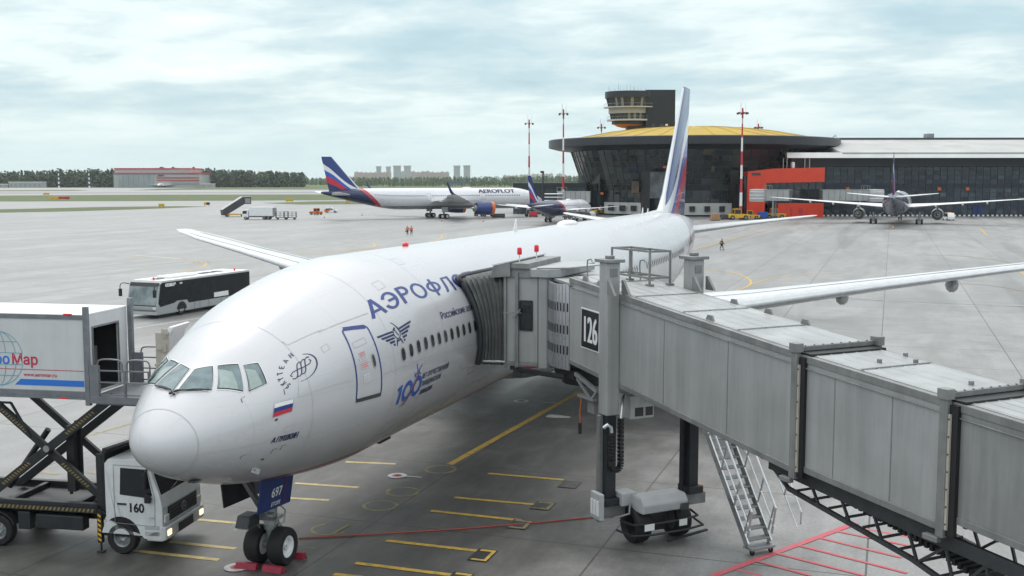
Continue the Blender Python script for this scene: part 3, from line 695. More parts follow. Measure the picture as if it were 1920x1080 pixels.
# small marks, probes and ports
for u, v, r in ((453, 750, 0), (533, 733, 0), (453, 856, 0), (528, 838, 0), (511, 845, 0)):
    a, b = B.hit(u, v); mb = MB(); B.strip(mb, [(a-.02, b-.045), (a, b+.02), (a+.12, b+.025)], .02); mb.build('service_mark', MT['black'], fus)
for u, v, r in ((518, 787, .05), (492, 861, .05)):
    a, b = B.hit(u, v); mb = MB(); B.wrap(mb, *poly(*[(r*cos(t), r*sin(t)) for t in [2*pi*i/14 for i in range(14)]]), a, b, .008); mb.build('static_port', MT['darkgrey'], fus)
a, b = B.hit(471, 880); p = B.pt(a, b, .0); MB().bar(p, p+Vector((.18, -.12, -.10)), .05, .14).bar(p+Vector((.0, -.12, .0)), p+Vector((-.2, -.2, 0)), .04, .04).build('pitot_probe', MT['alu'], JET)
p = B.pt(*B.hit(366, 899), 0); MB().bar(p+Vector((-.18, 0, -.02)), p+Vector((.2, 0, -.03)), .16, .05).build('drain_mast', MT['darkgrey'], JET)
# aerials and the red beacon on the crown
for x, h_, s_ in ((27.5, .55, .35), (55.2, .42, .3), (57.0, .34, .25)):
    zt = B.sect(x)[0]; MB().prism([(x, -.02, zt-.02), (x+s_*1.5, -.02, zt-.02), (x+s_*1.3, -.02, zt+h_), (x+s_*.9, -.02, zt+h_)], (0, .04, 0)).build('blade_aerial', MT['white'], JET)
zt = B.sect(36)[0]; MB().ball((36.5, 0, zt), 1.0, 18, 8, (1.5, .42, .22)).build('satcom_dome', MT['white'], JET, 60)
p = B.pt(*B.hit(700, 478)); xb = p.x; zt = B.sect(15.5)[0]
MB().ball((15.5, 0, zt+.04), .12, 12, 8, (1.3, .9, .9)).build('beacon', MT['lampred'], JET, 60)
p = B.pt(52, radians(45), 0); MB().bar(p, p+Vector((.5, -.1, .22)), .05, .02).build('wire_aerial', MT['steel'], JET)
p = B.pt(11.5, radians(-72), 0); MB().bar(p+Vector((-.35, 0, -.05)), p+Vector((.45, 0, -.05)), .12, .14).build('drain_aerial', MT['black'], JET)

# nose gear
NX = 6.05; zb = B.sect(NX)[1]
ng = MB().cyl((NX, 0, .5), (NX, 0, 1.05), .13, .13, 16).cyl((NX, 0, 1.02), (NX+.06, 0, zb+.4), .19, .21, 16).cyl((NX, -.5, .54), (NX, .5, .54), .1, n=12)
ng.bar((NX+.28, 0, .62), (NX+.42, 0, .95), .26, .07).bar((NX+.42, 0, .95), (NX+.16, 0, 1.25), .24, .07).bar((NX-.25, 0, 1.5), (NX-1.25, 0, zb+.2), .14, .14)
ng.cyl((NX-.18, -.24, 1.45), (NX-.18, .24, 1.45), .1, n=10).bx(NX-.5, NX-.2, -.42, -.1, 1.28, 1.42).bx(NX-.3, NX+.2, -.32, .32, 1.33, 1.42)
ng.tube([(NX+.1, -.22, 1.75), (NX+.3, -.32, 1.5), (NX+.2, -.34, 1.2), (NX+.05, -.22, 1.1)], .025, 6).tube([(NX-.1, .2, 1.7), (NX-.24, .3, 1.3), (NX-.12, .22, .9)], .022, 6).tube([(NX+.1, -.15, 1.0), (NX+.22, -.25, .8), (NX+.08, -.3, .56)], .02, 6)
G_ = ng.build('nose_landing_gear', MT['steel'], JET, 40)
MB().prism([(NX-.9, .18, 1.22), (NX-.25, .18, 1.22), (NX-.25, .18, 1.55), (NX-.75, .18, 1.55)], (0, .42, 0)).build('taxi_light_housing', MT['darkgrey'], G_, bevel=.03)
for y in (.3, .0): MB().lathe((NX-.62, y+.42, 1.17), (-1, -.15, 0), [(.05, -.15), (.10, 0), (.11, .06), (.09, .07), (.01, .05)], 14).build('taxi_light', MT['lampwhite'], G_, 40)
for s_ in (-1, 1):
    wheel(G_, (NX, s_*.38, .545), .545, .44, s_, n=40)
nd = MB()
nd.hexa([(NX-1.62, -.62, 1.93), (NX+.08, -.62, 1.83), (NX+.08, -.57, 1.83), (NX-1.62, -.57, 1.93)], [(NX-1.62, -.78, zb+.38), (NX+.08, -.78, zb+.3), (NX+.08, -.73, zb+.3), (NX-1.62, -.73, zb+.38)])
GD = nd.build('gear_door', MT['navy'], JET, bevel=.02)
# ground-side face of that door carries the fleet number
P0, P1, P2 = Vector((NX-1.62, -.622, 1.93)), Vector((NX+.08, -.622, 1.83)), Vector((NX-1.62, -.782, zb+.38))
rgt = (P1-P0).normalized(); upv = (P2-P0).normalized(); nrm = Vector((0, -1, -.15)).normalized()*.006
mb = MB(); flat_text(mb, '697', .37, P0+rgt*.58+upv*.37+nrm, rgt, upv, bold=.006); flat_text(mb, 'ETOPS', .165, P0+rgt*.62+upv*.1+nrm, rgt, upv, bold=.003, shear=.1)
mb.build('fleet_number', MT['white'], GD)
mb = MB(); q = P0+rgt*1.3+nrm; mb.add([q, q+rgt*.02, q+rgt*.02+upv*.8, q+upv*.8], [(0, 1, 2, 3)]); mb.build('door_stripe', MT['red'], GD)
nd = MB().hexa([(NX-.6, .62, 1.93), (NX-.6, .57, 1.93), (NX+1.08, .57, 1.83), (NX+1.08, .62, 1.83)], [(NX-.6, .78, zb+.38), (NX-.6, .73, zb+.38), (NX+1.08, .73, zb+.3), (NX+1.08, .78, zb+.3)]); nd.build('gear_door', MT['navy'], JET, bevel=.02)
for s_ in (1,):
    NX_, NX = NX, NX+.85
    MB().hexa([(NX-2.35, .55, 1.98), (NX-.75, .55, 1.92), (NX-.75, .50, 1.92), (NX-2.35, .50, 1.98)], [(NX-2.35, .66, zb+.45), (NX-.75, .66, zb+.3), (NX-.75, .61, zb+.3), (NX-2.35, .61, zb+.45)]).build('forward_gear_door', MT['dark'], JET, bevel=.02)
    NX = NX_
    if 0: MB().hexa([(NX-3.0, -.55, 1.9), (NX-3.0, -.50, 1.9), (NX-1.05, -.50, 1.9), (NX-1.05, -.55, 1.9)], [(NX-3.0, -.56, 1.95), (NX-3.0, -.51, 1.95), (NX-1.05, -.51, 1.95), (NX-1.05, -.56, 1.95)])
# forward starboard door, swung open ahead of its opening
dm = MB(); dl = MB(); x_r, y_r = 6.0, 3.28
prof = [(y_r+.0 - .0, 4.55), (y_r+.10, 5.0), (y_r+.13, 5.5), (y_r+.06, 6.0), (y_r-.12, 6.45), (y_r-.3, 6.7)]
ring0 = [(x_r, y, z) for y, z in prof]; 
dm.loft([[(x_r-.02, y+.20, z), (x_r+1.15, y+.42, z), (x_r+1.15, y+.28, z), (x_r-.02, y+.04, z)] for y, z in prof])
DO = dm.build('open_door', MT['white'], JET, 40, bevel=.03)
for y, z in prof[:-1]: dl.bx(x_r-.10, x_r-.02, y+.02, y+.24, z+.02, z+.10)
for k in range(5): dl.bx(x_r-.08, x_r-.02, y_r+.03-.02*k, y_r+.2-.02*k, 4.7+.42*k, 4.95+.42*k)
dl.bx(x_r-.04, x_r-.02, y_r-.1, y_r+.36, 4.6, 6.5)
dl.build('door_lining', MT['beige'], DO)
# ================================================================ ground
def ground_mat():
    m = bpy.data.materials.new('apron_concrete'); m.use_nodes = True; t = m.node_tree; b = t.nodes['Principled BSDF']
    tc = N(t, 'ShaderNodeTexCoord'); P = tc.outputs['Object']
    s = N(t, 'ShaderNodeSeparateXYZ'); L(t, P, s.inputs[0]); X, Y = s.outputs[0], s.outputs[1]
    def noise(sc, det=6, ro=.6, scale=(1, 1, 1), rot=0, loc=(0, 0, 0), dist=0):
        mp = N(t, 'ShaderNodeMapping'); L(t, P, mp.inputs[0]); mp.inputs['Scale'].default_value = scale; mp.inputs['Rotation'].default_value = (0, 0, rot); mp.inputs['Location'].default_value = loc
        n = N(t, 'ShaderNodeTexNoise'); n.inputs['Scale'].default_value = sc; n.inputs['Detail'].default_value = det; n.inputs['Roughness'].default_value = ro; n.inputs['Distortion'].default_value = dist
        L(t, mp.outputs[0], n.inputs['Vector']); return n.outputs[0]
    JX, JY, SX, SY = 2.9, -1.15, 7.5, 7.5
    # slab tone: every slab a little different
    fx = MATH(t, 'FLOOR', MATH(t, 'DIVIDE', MATH(t, 'SUBTRACT', X, JX), SX)); fy = MATH(t, 'FLOOR', MATH(t, 'DIVIDE', MATH(t, 'SUBTRACT', Y, JY), SY))
    cb = N(t, 'ShaderNodeCombineXYZ'); L(t, fx, cb.inputs[0]); L(t, fy, cb.inputs[1])
    wn = N(t, 'ShaderNodeTexWhiteNoise', noise_dimensions='2D'); L(t, cb.outputs[0], wn.inputs['Vector'])
    n1 = noise(.055, 8, .62); n2 = noise(.45, 8, .68); n3 = noise(9, 4, .6); n4 = noise(.22, 8, .7, (.16, 1, 1), radians(12), dist=.5); n5 = noise(.03, 6, .6, (.3, 2.2, 1), -YAW)
    c = RAMP(t, n2, [(.28, (.18, .18, .178)), (.5, (.26, .26, .257)), (.72, (.33, .33, .327))])
    c = MIX(t, RAMP(t, n1, [(.38, 0.0), (.66, .50)]), c, (.37, .37, .368))
    c = MIX(t, RAMP(t, n4, [(.46, 0.0), (.64, .85)]), c, (.165, .163, .155))
    c = MIX(t, RAMP(t, n5, [(.48, 0.0), (.60, .45)]), c, (.19, .192, .196))
    c = MIX(t, MATH(t, 'MULTIPLY', wn.outputs[0], .28), c, (.20, .202, .20))
    # darker stand round the jet: shade below it painted in, broken by oil stains
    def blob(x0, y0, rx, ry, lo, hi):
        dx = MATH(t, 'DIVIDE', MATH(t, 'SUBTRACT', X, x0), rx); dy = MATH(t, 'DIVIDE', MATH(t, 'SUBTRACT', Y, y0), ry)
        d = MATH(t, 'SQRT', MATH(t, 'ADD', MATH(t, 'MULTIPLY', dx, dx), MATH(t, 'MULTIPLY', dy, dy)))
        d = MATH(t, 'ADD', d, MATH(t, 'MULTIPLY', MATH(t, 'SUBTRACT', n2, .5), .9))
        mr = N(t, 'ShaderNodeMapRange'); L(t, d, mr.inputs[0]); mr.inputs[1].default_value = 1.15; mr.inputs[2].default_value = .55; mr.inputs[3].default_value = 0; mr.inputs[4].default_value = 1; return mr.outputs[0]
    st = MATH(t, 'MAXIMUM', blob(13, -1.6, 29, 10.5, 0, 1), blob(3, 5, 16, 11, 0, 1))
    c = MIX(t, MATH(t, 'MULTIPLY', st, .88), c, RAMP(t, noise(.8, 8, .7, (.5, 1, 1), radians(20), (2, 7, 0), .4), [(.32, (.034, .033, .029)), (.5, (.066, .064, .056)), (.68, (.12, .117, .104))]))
    c = MIX(t, RAMP(t, n3, [(.3, .30), (.6, 0.0)]), c, (.07, .07, .07))
    # joints between slabs
    def line(v, off, per, wd):
        f = MATH(t, 'FRACT', MATH(t, 'DIVIDE', MATH(t, 'ADD', MATH(t, 'SUBTRACT', v, off), 7500.0+wd/2), per)); return MATH(t, 'LESS_THAN', f, wd/per)
    ln = MATH(t, 'MAXIMUM', line(X, JX, SX, .06), line(Y, JY, SY, .06))
    c = MIX(t, MATH(t, 'MULTIPLY', ln, .8), c, (.03, .03, .03))
    # rubber streaks left by tugs and gear, curving across the apron
    c = MIX(t, RAMP(t, noise(.16, 3, .5, (.035, 1, 1), radians(-8), (4, 9, 0), 1.2), [(.60, 0.0), (.68, .30)]), c, (.06, .06, .062))
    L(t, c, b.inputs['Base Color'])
    mr = N(t, 'ShaderNodeMapRange'); L(t, n4, mr.inputs[0]); mr.inputs[1].default_value = .35; mr.inputs[2].default_value = .7; mr.inputs[3].default_value = .62; mr.inputs[4].default_value = .38; L(t, mr.outputs[0], b.inputs['Roughness'])
    bp = N(t, 'ShaderNodeBump'); bp.inputs['Strength'].default_value = .12; bp.inputs['Distance'].default_value = .02; L(t, n3, bp.inputs['Height']); L(t, bp.outputs[0], b.inputs['Normal'])
    return m
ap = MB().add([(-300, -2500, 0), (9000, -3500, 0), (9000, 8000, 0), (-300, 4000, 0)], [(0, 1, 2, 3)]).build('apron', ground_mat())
tag(ap, kind='structure')
mg1 = mat('grass_turf', (.088, .108, .030), .9, var=.45, vs=.06, col2=(.055, .085, .022), bump=.2, bs=1)
mg2 = mat('dry_turf', (.12, .115, .05), .9, var=.4, vs=.05, col2=(.08, .08, .04))
def sheet(name, uvs, m, z, extra=None):
    mb = MB(); P = [gp(*p) for p in uvs]; mb.add([(p.x, p.y, z) for p in P], [tuple(range(len(P)))]); return tag(mb.build(name, m), kind='structure')
sheet('grass_verge', [(-60, 378), (300, 377), (700, 375), (1000, 374), (1000, 364), (300, 365), (-60, 367)], mg1, .03)
sheet('grass_verge', [(-60, 400), (150, 396), (300, 391), (388, 387.5), (340, 386.5), (200, 388), (-60, 394)], mg1, .03)
sheet('grass_verge', [(492, 381), (560, 383.5), (720, 383), (860, 381), (860, 376), (720, 376.5), (580, 378)], mg1, .03)
sheet('grass_verge', [(-60, 359), (140, 358), (170, 357), (140, 356), (-60, 357)], mg2, .03)
sheet('grass_field', [(240, 357), (420, 355.5), (1000, 356), (1000, 351.5), (400, 351.5), (300, 354)], mg1, .03)
sheet('grass_field', [(-100, 352.2), (1500, 352.2), (1500, 340), (-100, 340)], mg1, .05)
sheet('taxiway', [(-60, 363), (1000, 361.5), (1000, 359.5), (-60, 361)], mat('taxiway_asphalt', (.16, .16, .165), .6, var=.2, vs=.05), .025)

# painted markings (each a sheet a few millimetres above the concrete)
my = mat('marking_yellow', (.62, .38, .045), .6, var=.35, vs=3.5, col2=(.33, .24, .07))
myf = mat('marking_yellow_worn', (.34, .27, .11), .65, var=.8, vs=4, col2=(.12, .115, .09))
mw = mat('marking_white', (.62, .63, .63), .6, var=.35, vs=3)
mr_ = mat('marking_red', (.58, .06, .09), .6, var=.4, vs=2.5, col2=(.40, .13, .14))
mb_ = mat('marking_black', (.02, .02, .02), .6, var=.3, vs=3)
mk_pale = mat('marking_yellow_pale', (.62, .48, .20), .6, var=.3, vs=3)
mjs = mat('joint_sealant', (.33, .335, .34), .6)
MK = {}
def mark(m): return MK.setdefault(m.name, (MB(), m))[0]
def ribbon(mb, P, wd, z=.004):
    P = [Vector((p[0], p[1], 0)) for p in P]; vs = []
    for i, p in enumerate(P):
        d = (P[min(i+1, len(P)-1)]-P[max(i-1, 0)]).normalized(); n = Vector((-d.y, d.x, 0))*wd/2
        vs += [(p.x+n.x, p.y+n.y, z), (p.x-n.x, p.y-n.y, z)]
    mb.add(vs, [(2*i, 2*i+1, 2*i+3, 2*i+2) for i in range(len(P)-1)])
ZC = [0]
def zn(): ZC[0] += 1; return .004+.0007*(ZC[0] % 23)
def seg(m, u0, v0, u1, v1, wd): ribbon(mark(m), [gp(u0, v0), gp(u1, v1)], wd, zn())
def smooth_path(pts, n=8):
    P = [Vector(p) for p in pts]; out = []
    for i in range(len(P)-1):
        a, b, c, d = P[max(i-1, 0)], P[i], P[i+1], P[min(i+2, len(P)-1)]
        for k in range(n):
            t = k/n; out.append(.5*((2*b)+(c-a)*t+(2*a-5*b+4*c-d)*t*t+(3*b-a-3*c+d)*t**3))
    return out+[P[-1]]
def curve(m, uvs, wd): ribbon(mark(m), smooth_path([gp(*p) for p in uvs]), wd, zn())
seg(my, 843, 871, 1088, 734, .28)
for a in ((648, 866, 742, 870), (553, 906, 672, 914), (540, 934, 617, 938), (345, 972, 490, 985), (318, 1016, 442, 1029), (245, 1032, 410, 1050)): seg(mk_pale, *a, .20)
for a in ((915, 888, 1057, 900), (852, 933, 1010, 947), (808, 958, 976, 976), (724, 1014, 903, 1034), (666, 1056, 850, 1079), (626, 1077, 680, 1083)): seg(my, *a, .20)
def ring_mark(m, u, v, r, wd, z=.004, a0=0, a1=360):
    c = gp(u, v); ribbon(mark(m), [(c.x+r*cos(radians(a)), c.y+r*sin(radians(a))) for a in range(a0, a1+1, 8)], wd, z)
ring_mark(myf, 826, 880, .55, .12); ring_mark(myf, 755, 922, .55, .12); ring_mark(myf, 713, 948, .55, .12); ring_mark(myf, 618, 992, .55, .1, a0=40, a1=260)
seg(myf, 622, 1002, 655, 984, .12)
ring_mark(myf, 575, 1038, .5, .08, a0=0, a1=220)
def disc(m, u, v, r, z):
    c = gp(u, v); mark(m).add([(c.x+r*cos(2*pi*i/20), c.y+r*sin(2*pi*i/20), z) for i in range(20)], [tuple(range(20))])
for u, v in ((745, 892.5), (444, 1064.5)): disc(mw, u, v, .36, .022); disc(mr_, u, v, .19, .026); disc(mb_, u, v, .11, .030)
ring_mark(mw, 977, 752, .30, .16)
seg(mw, 757, 893, 791, 895.5, .10); seg(mw, 1018, 754.5, 1052, 757, .10)
def box_mark(u, v, hw, hh, m, inner=None):
    c = gp(u, v); a = Vector((.20, -.98, 0)); b_ = Vector((.98, .20, 0))
    a = (gp(900, 1034)-gp(724, 1014)); a.z = 0; a.normalize(); b_ = Vector((a.y, -a.x, 0)); b_ = -b_ if b_.x < 0 else b_
    q = [c-a*hw-b_*hh, c+a*hw-b_*hh, c+a*hw+b_*hh, c-a*hw+b_*hh]; mark(m).add([(p.x, p.y, .022) for p in q], [(0, 1, 2, 3)])
    if inner:
        for s0, s1, t0, t1 in ((.55, .9, -.9, .9), (-.7, .55, .62, .9), (-.7, .55, -.9, -.68)):
            q = [c+a*hw*s0+b_*hh*t0, c+a*hw*s1+b_*hh*t0, c+a*hw*s1+b_*hh*t1, c+a*hw*s0+b_*hh*t1]; mark(inner).add([(p.x, p.y, .026) for p in q], [(0, 1, 2, 3)])
mbf = mat('marking_black_worn', (.075, .076, .07), .65, var=.5, vs=4)
box_mark(905, 1042, .30, .52, mb_, my); box_mark(858, 1087, .30, .52, mb_, my); box_mark(1068, 909, .34, .45, mbf); box_mark(1018, 949, .34, .45, mbf, myf); box_mark(974, 984, .34, .45, mbf, myf)
# a thrown-away sheet of white ice-melt stain beside the lead-in line
c = gp(1047, 781); mark(mw).add([(c.x+.30*cos(a)*(1+.3*sin(3*a)), c.y+.75*sin(a)*(1+.25*cos(2*a)), .004) for a in [2*pi*i/22 for i in range(22)]], [tuple(range(22))])
# hatched red no-parking zone
seg(mr_, 1330, 1083, 1606, 981, .22)
for a in ((1566, 996, 1705, 1024), (1532, 1008, 1690, 1046), (1492, 1022, 1700, 1075), (1455, 1038, 1620, 1080), (1415, 1052, 1520, 1080), (1378, 1067, 1430, 1080), (1590, 986, 1760, 1017)): seg(mr_, *a, .13)
# stand lines beyond the jet, taxi lines and arrows far out
for a in ((135, 826, 262, 790, .2), (165, 886, 262, 897, .2), (52, 884, 110, 889, .2)): seg(myf, *a[:4], a[4])
seg(mw, 250, 616, 480, 580, .16); seg(mw, 255, 596, 300, 590, .12)
curve(my, [(240, 480), (300, 482), (350, 487), (383, 493), (384, 498), (372, 503), (340, 510)], .26)
for u in (364, 373, 382, 391): seg(myf, u-2, 490, u+2, 493, .22)
curve(mw, [(200, 476), (270, 480), (340, 486)], .3)
curve(my, [(640, 455), (690, 456), (702, 459), (700, 463), (680, 467), (640, 471), (560, 478)], .3)
curve(my, [(640, 471), (760, 462), (820, 450), (830, 441), (838, 438)], .3)
curve(my, [(1300, 505), (1365, 510), (1400, 521), (1408, 530), (1400, 538), (1380, 545)], .26)
curve(my, [(1400, 536), (1440, 524), (1500, 516), (1580, 512)], .22)
curve(my, [(1300, 468), (1345, 456), (1400, 440), (1440, 432), (1480, 430)], .28)
curve(myf, [(1720, 478), (1800, 480), (1880, 490), (1930, 500)], .24)
curve(myf, [(1800, 532), (1860, 536), (1930, 548)], .2); seg(my, 1908, 506, 1922, 516, .25)
curve(mw, [(1540, 552), (1640, 562), (1780, 573), (1930, 574)], .14)
for a in ((0, 497, 230, 505), (0, 452, 300, 458), (0, 470, 180, 468), (460, 500, 900, 470), (1000, 455, 1060, 452)): seg(mw, *a, .12)
for v0, v1, u0, u1 in ((430, 426, 0, 330), (418, 417, 100, 700), (445, 436, 480, 800)): seg(mjs, u0, v0, u1, v1, .35)
curve(mw, [(1300, 440), (1500, 432), (1640, 433), (1850, 445), (1930, 452)], .16)
seg(mb_, 1548, 559, 1930, 576, .09)
curve(my, [(1838, 428), (1850, 440), (1862, 441)], .3)
for nm, (mb, m) in MK.items(): tag(mb.build('ground_markings', m), kind='structure')
# ================================================================ boarding bridge
JO = (11.93, -9.85, 0); JA = radians(225)
JB = thing('boarding_bridge', 'grey metal passenger boarding bridge numbered 126 reaching from the right to the parked jet', 'boarding bridge', JO, JA)
JM = ROOTM[JB.name]
def jl(p): return JM.inverted() @ Vector(p)
mwall = mat('bridge_panel', (.42, .43, .43), .46, .25, var=.16, vs=.5, streak=.2, rvar=.1)
mwall2 = mat('bridge_panel_worn', (.31, .316, .312), .5, .2, var=.2, vs=.5, streak=.28, rvar=.1)
mroof = mat('bridge_roof', (.40, .415, .42), .45, .3, var=.25, vs=.9, rvar=.1)
mtrim = mat('bridge_trim', (.27, .275, .275), .5, .3, var=.25, vs=2, streak=.2)
mtruss = mat('bridge_truss', (.045, .048, .052), .55, .2, var=.3, vs=3)
mbell = mat('bellows_fabric', (.16, .17, .168), .7, var=.3, vs=2, streak=.3)
def tunnel(name, s0, s1, hw, top, bot, wallm, ribs, flange=.16):
    """sloping box tunnel; top/bot are functions of s"""
    mb = MB(); t = .06
    def slab(n0, n1, za, zb, s0=s0, s1=s1):
        mb.hexa([(s0, n0, za(s0)), (s1, n0, za(s1)), (s1, n1, za(s1)), (s0, n1, za(s0))], [(s0, n0, zb(s0)), (s1, n0, zb(s1)), (s1, n1, zb(s1)), (s0, n1, zb(s0))])
    for sg in (-1, 1):
        a, b = sorted((sg*hw, sg*(hw-t))); slab(a, b, lambda s: bot(s)+.14, lambda s: top(s)-.16)
    T = mb.build(name, wallm, JB)
    mb = MB()
    for sg in (-1, 1):      # bottom and top edge beams, standing a little proud of the wall
        a, b = sorted((sg*(hw+.03), sg*(hw-.12))); 
        mb.hexa([(s0, a, bot(s0)), (s1, a, bot(s1)), (s1, b, bot(s1)), (s0, b, bot(s0))], [(s0, a, bot(s0)+.15), (s1, a, bot(s1)+.15), (s1, b, bot(s1)+.15), (s0, b, bot(s0)+.15)])
        mb.hexa([(s0, a, top(s0)-.17), (s1, a, top(s1)-.17), (s1, b, top(s1)-.17), (s0, b, top(s0)-.17)], [(s0, a, top(s0)), (s1, a, top(s1)), (s1, b, top(s1)), (s0, b, top(s0))])
        a, b = sorted((sg*(hw+.055), sg*(hw-.02)))
        mb.hexa([(s0, a, top(s0)-.30), (s1, a, top(s1)-.30), (s1, b, top(s1)-.30), (s0, b, top(s0)-.30)], [(s0, a, top(s0)-.275), (s1, a, top(s1)-.275), (s1, b, top(s1)-.275), (s0, b, top(s0)-.275)])
    mb.build('edge_beam', mtrim, T, bevel=.012)
    mb = MB()
    mb.hexa([(s0, -hw+.12, top(s0)-.08), (s1, -hw+.12, top(s1)-.08), (s1, hw-.12, top(s1)-.08), (s0, hw-.12, top(s0)-.08)], [(s0, -hw+.12, top(s0)+.015), (s1, -hw+.12, top(s1)+.015), (s1, hw-.12, top(s1)+.015), (s0, hw-.12, top(s0)+.015)])
    n = ribs//2+2            # standing seams of the roof sheet
    for i in range(n):
        y = -hw+.2+(2*hw-.4)*i/(n-1); mb.hexa([(s0+.05, y-.02, top(s0)+.015), (s1-.05, y-.02, top(s1)+.015), (s1-.05, y+.02, top(s1)+.015), (s0+.05, y+.02, top(s0)+.015)], [(s0+.05, y-.012, top(s0)+.026), (s1-.05, y-.012, top(s1)+.026), (s1-.05, y+.012, top(s1)+.026), (s0+.05, y+.012, top(s0)+.026)])
    R_ = mb.build('tunnel_roof', mroof, T)
    for k in range(1, 4):
        s = s0+(s1-s0)*k/4+.2*(k % 2)
        if s < 16: MB().hexa([(s, -hw-.006, bot(s)+.16), (s+.03, -hw-.006, bot(s)+.16), (s+.03, -hw+.01, bot(s)+.16), (s, -hw+.01, bot(s)+.16)], [(s, -hw-.006, top(s)-.31), (s+.03, -hw-.006, top(s)-.31), (s+.03, -hw+.01, top(s)-.31), (s, -hw+.01, top(s)-.31)]).build('wall_joint', mtrim, T)
    mb = MB(); k = 0; s = s0+1.3
    while s < s1-.3: mb.hexa([(s, -hw+.12, top(s)+.03), (s+.05, -hw+.12, top(s+.05)+.03), (s+.05, hw-.12, top(s+.05)+.03), (s, hw-.12, top(s)+.03)], [(s, -hw+.12, top(s)+.042), (s+.05, -hw+.12, top(s+.05)+.042), (s+.05, hw-.12, top(s+.05)+.042), (s, hw-.12, top(s)+.042)]); s += 2.4
    mb.build('roof_joint', mtrim, R_)
    mb = MB(); slab_ = [(s0, -hw+.12, bot(s0)+.02), (s1, -hw+.12, bot(s1)+.02), (s1, hw-.12, bot(s1)+.02), (s0, hw-.12, bot(s0)+.02)]
    mb.hexa(slab_, [(a, b, c+.1) for a, b, c in slab_]); s = s0+.5
    while s < s1: mb.bx(s, s+.09, -hw+.15, hw-.15, bot(s)-.10, bot(s)+.015); s += .75
    mb.build('tunnel_floor', mtruss, T); return T
t1f = (lambda s: 7.575-.080*s, lambda s: 4.75-.090*s)
t2f = (lambda s: 6.885-.063*(s-8), lambda s: 4.13-.052*(s-8))
t3f = (lambda s: 6.56-.060*(s-12.3), lambda s: 4.13-.050*(s-12.3))
TA = tunnel('tunnel', -3.05, 7.74, 1.25, *t1f, mwall, 9)
TB = tunnel('tunnel', 6.0, 12.10, 1.17, *t2f, mwall, 8)
TC = tunnel('tunnel', 10.5, 32.0, 1.06, *t3f, mwall2, 8)
for T, s, hw, f in ((TA, 7.74, 1.25, t1f), (TB, 12.10, 1.17, t2f)):       # end collars
    mb = MB(); z0, z1 = f[1](s)-.12, f[0](s)
    for sg in (-1, 1):
        a, b = sorted((sg*(hw+.07), sg*(hw-.06))); mb.bx(s, s+.20, a, b, z0, z1-.02)
        a, b = sorted((sg*(hw+.11), sg*(hw-.10))); mb.bx(s-.04, s+.24, a, b, z1-.02, z1+.20)
        a, b = sorted((sg*(hw+.12), sg*(hw-.02))); mb.bx(s-.28, s+.10, a, b, z0-.12, z0-.005)
    mb.bx(s+.0, s+.10, -hw+.08, hw-.08, z1-.02, z1+.10)
    C_ = mb.build('end_collar', mtrim, T, bevel=.015)
    mb = MB()
    for sg in (-1,): mb.bx(s+.203, s+.26, sg*(hw+.045), sg*(hw-.03), z0+.18, z1-.3)
    mb.build('seal_strip', MT['beige'], C_)
    mb = MB()
    for i in range(7): mb.cyl((s+.235, -hw-.055, z0+.3+(z1-z0-.7)*i/6), (s+.235, -hw-.04, z0+.3+(z1-z0-.7)*i/6), .02, n=6)
    for i in range(8): mb.cyl((s+.06, -hw+.3+(2*hw-.6)*i/7, z1+.10), (s+.06, -hw+.3+(2*hw-.6)*i/7, z1+.115), .025, n=6)
    mb.build('bolt', MT['dark'], C_)
    mb = MB().bx(s+.205, s+.40, -hw-.0, -hw+.10, z0+.05, z1-.12).bx(s+.12, s+.5, -hw+.1, hw-.1, z1-.12, z1-.025); mb.build('rubber_seal', MT['black'], C_)
# pulleys and lashing eyes along the roof edge
for s, n in ((4.2, -1.05), (2.4, 1.1), (3.9, 1.12), (5.4, 1.12), (-1.4, -1.1), (-2.3, -1.1)):
    z = t1f[0](s); MB().prism([(s-.18, n-.03, z), (s+.18, n-.03, z), (s+.09, n-.03, z+.15), (s-.09, n-.03, z+.15)], (0, .06, 0)).build('roof_bracket', mtrim, TA)
for s, n in ((9.3, -.1), (9.0, 1.0), (9.6, .7), (11.6, .2)):
    z = t2f[0](s); MB().bx(s-.04, s+.04, n-.04, n+.04, z, z+.10).build('roof_bracket', mtrim, TB)
# number board
mb = MB(); mb.prism([(-2.27, -1.262, 5.66), (-1.12, -1.262, 5.62), (-1.10, -1.262, 6.90), (-2.25, -1.262, 6.95)], (0, -.02, 0)); nb = mb.build('number_board', MT['white'], TA, bevel=.01)
mb = MB(); mb.prism([(-2.22, -1.2825, 5.71), (-1.17, -1.2825, 5.67), (-1.15, -1.2825, 6.85), (-2.20, -1.2825, 6.90)], (0, -.01, 0)); mb.build('board_face', MT['black'], nb)
mb = MB(); vf = text2d('126', 1.0); wx = max(x for x, y in vf[0]); hy = max(y for x, y in vf[0])
for q, dx in enumerate((-.035, -.018, 0, .018, .035)):      # bold by overprinting
    mb.add([(-2.13+.90*x/wx+dx, -1.294-.002*q, 5.90+.80*y/hy-.03*x) for x, y in vf[0]], vf[1])
mb.build('board_number', MT['white'], nb)
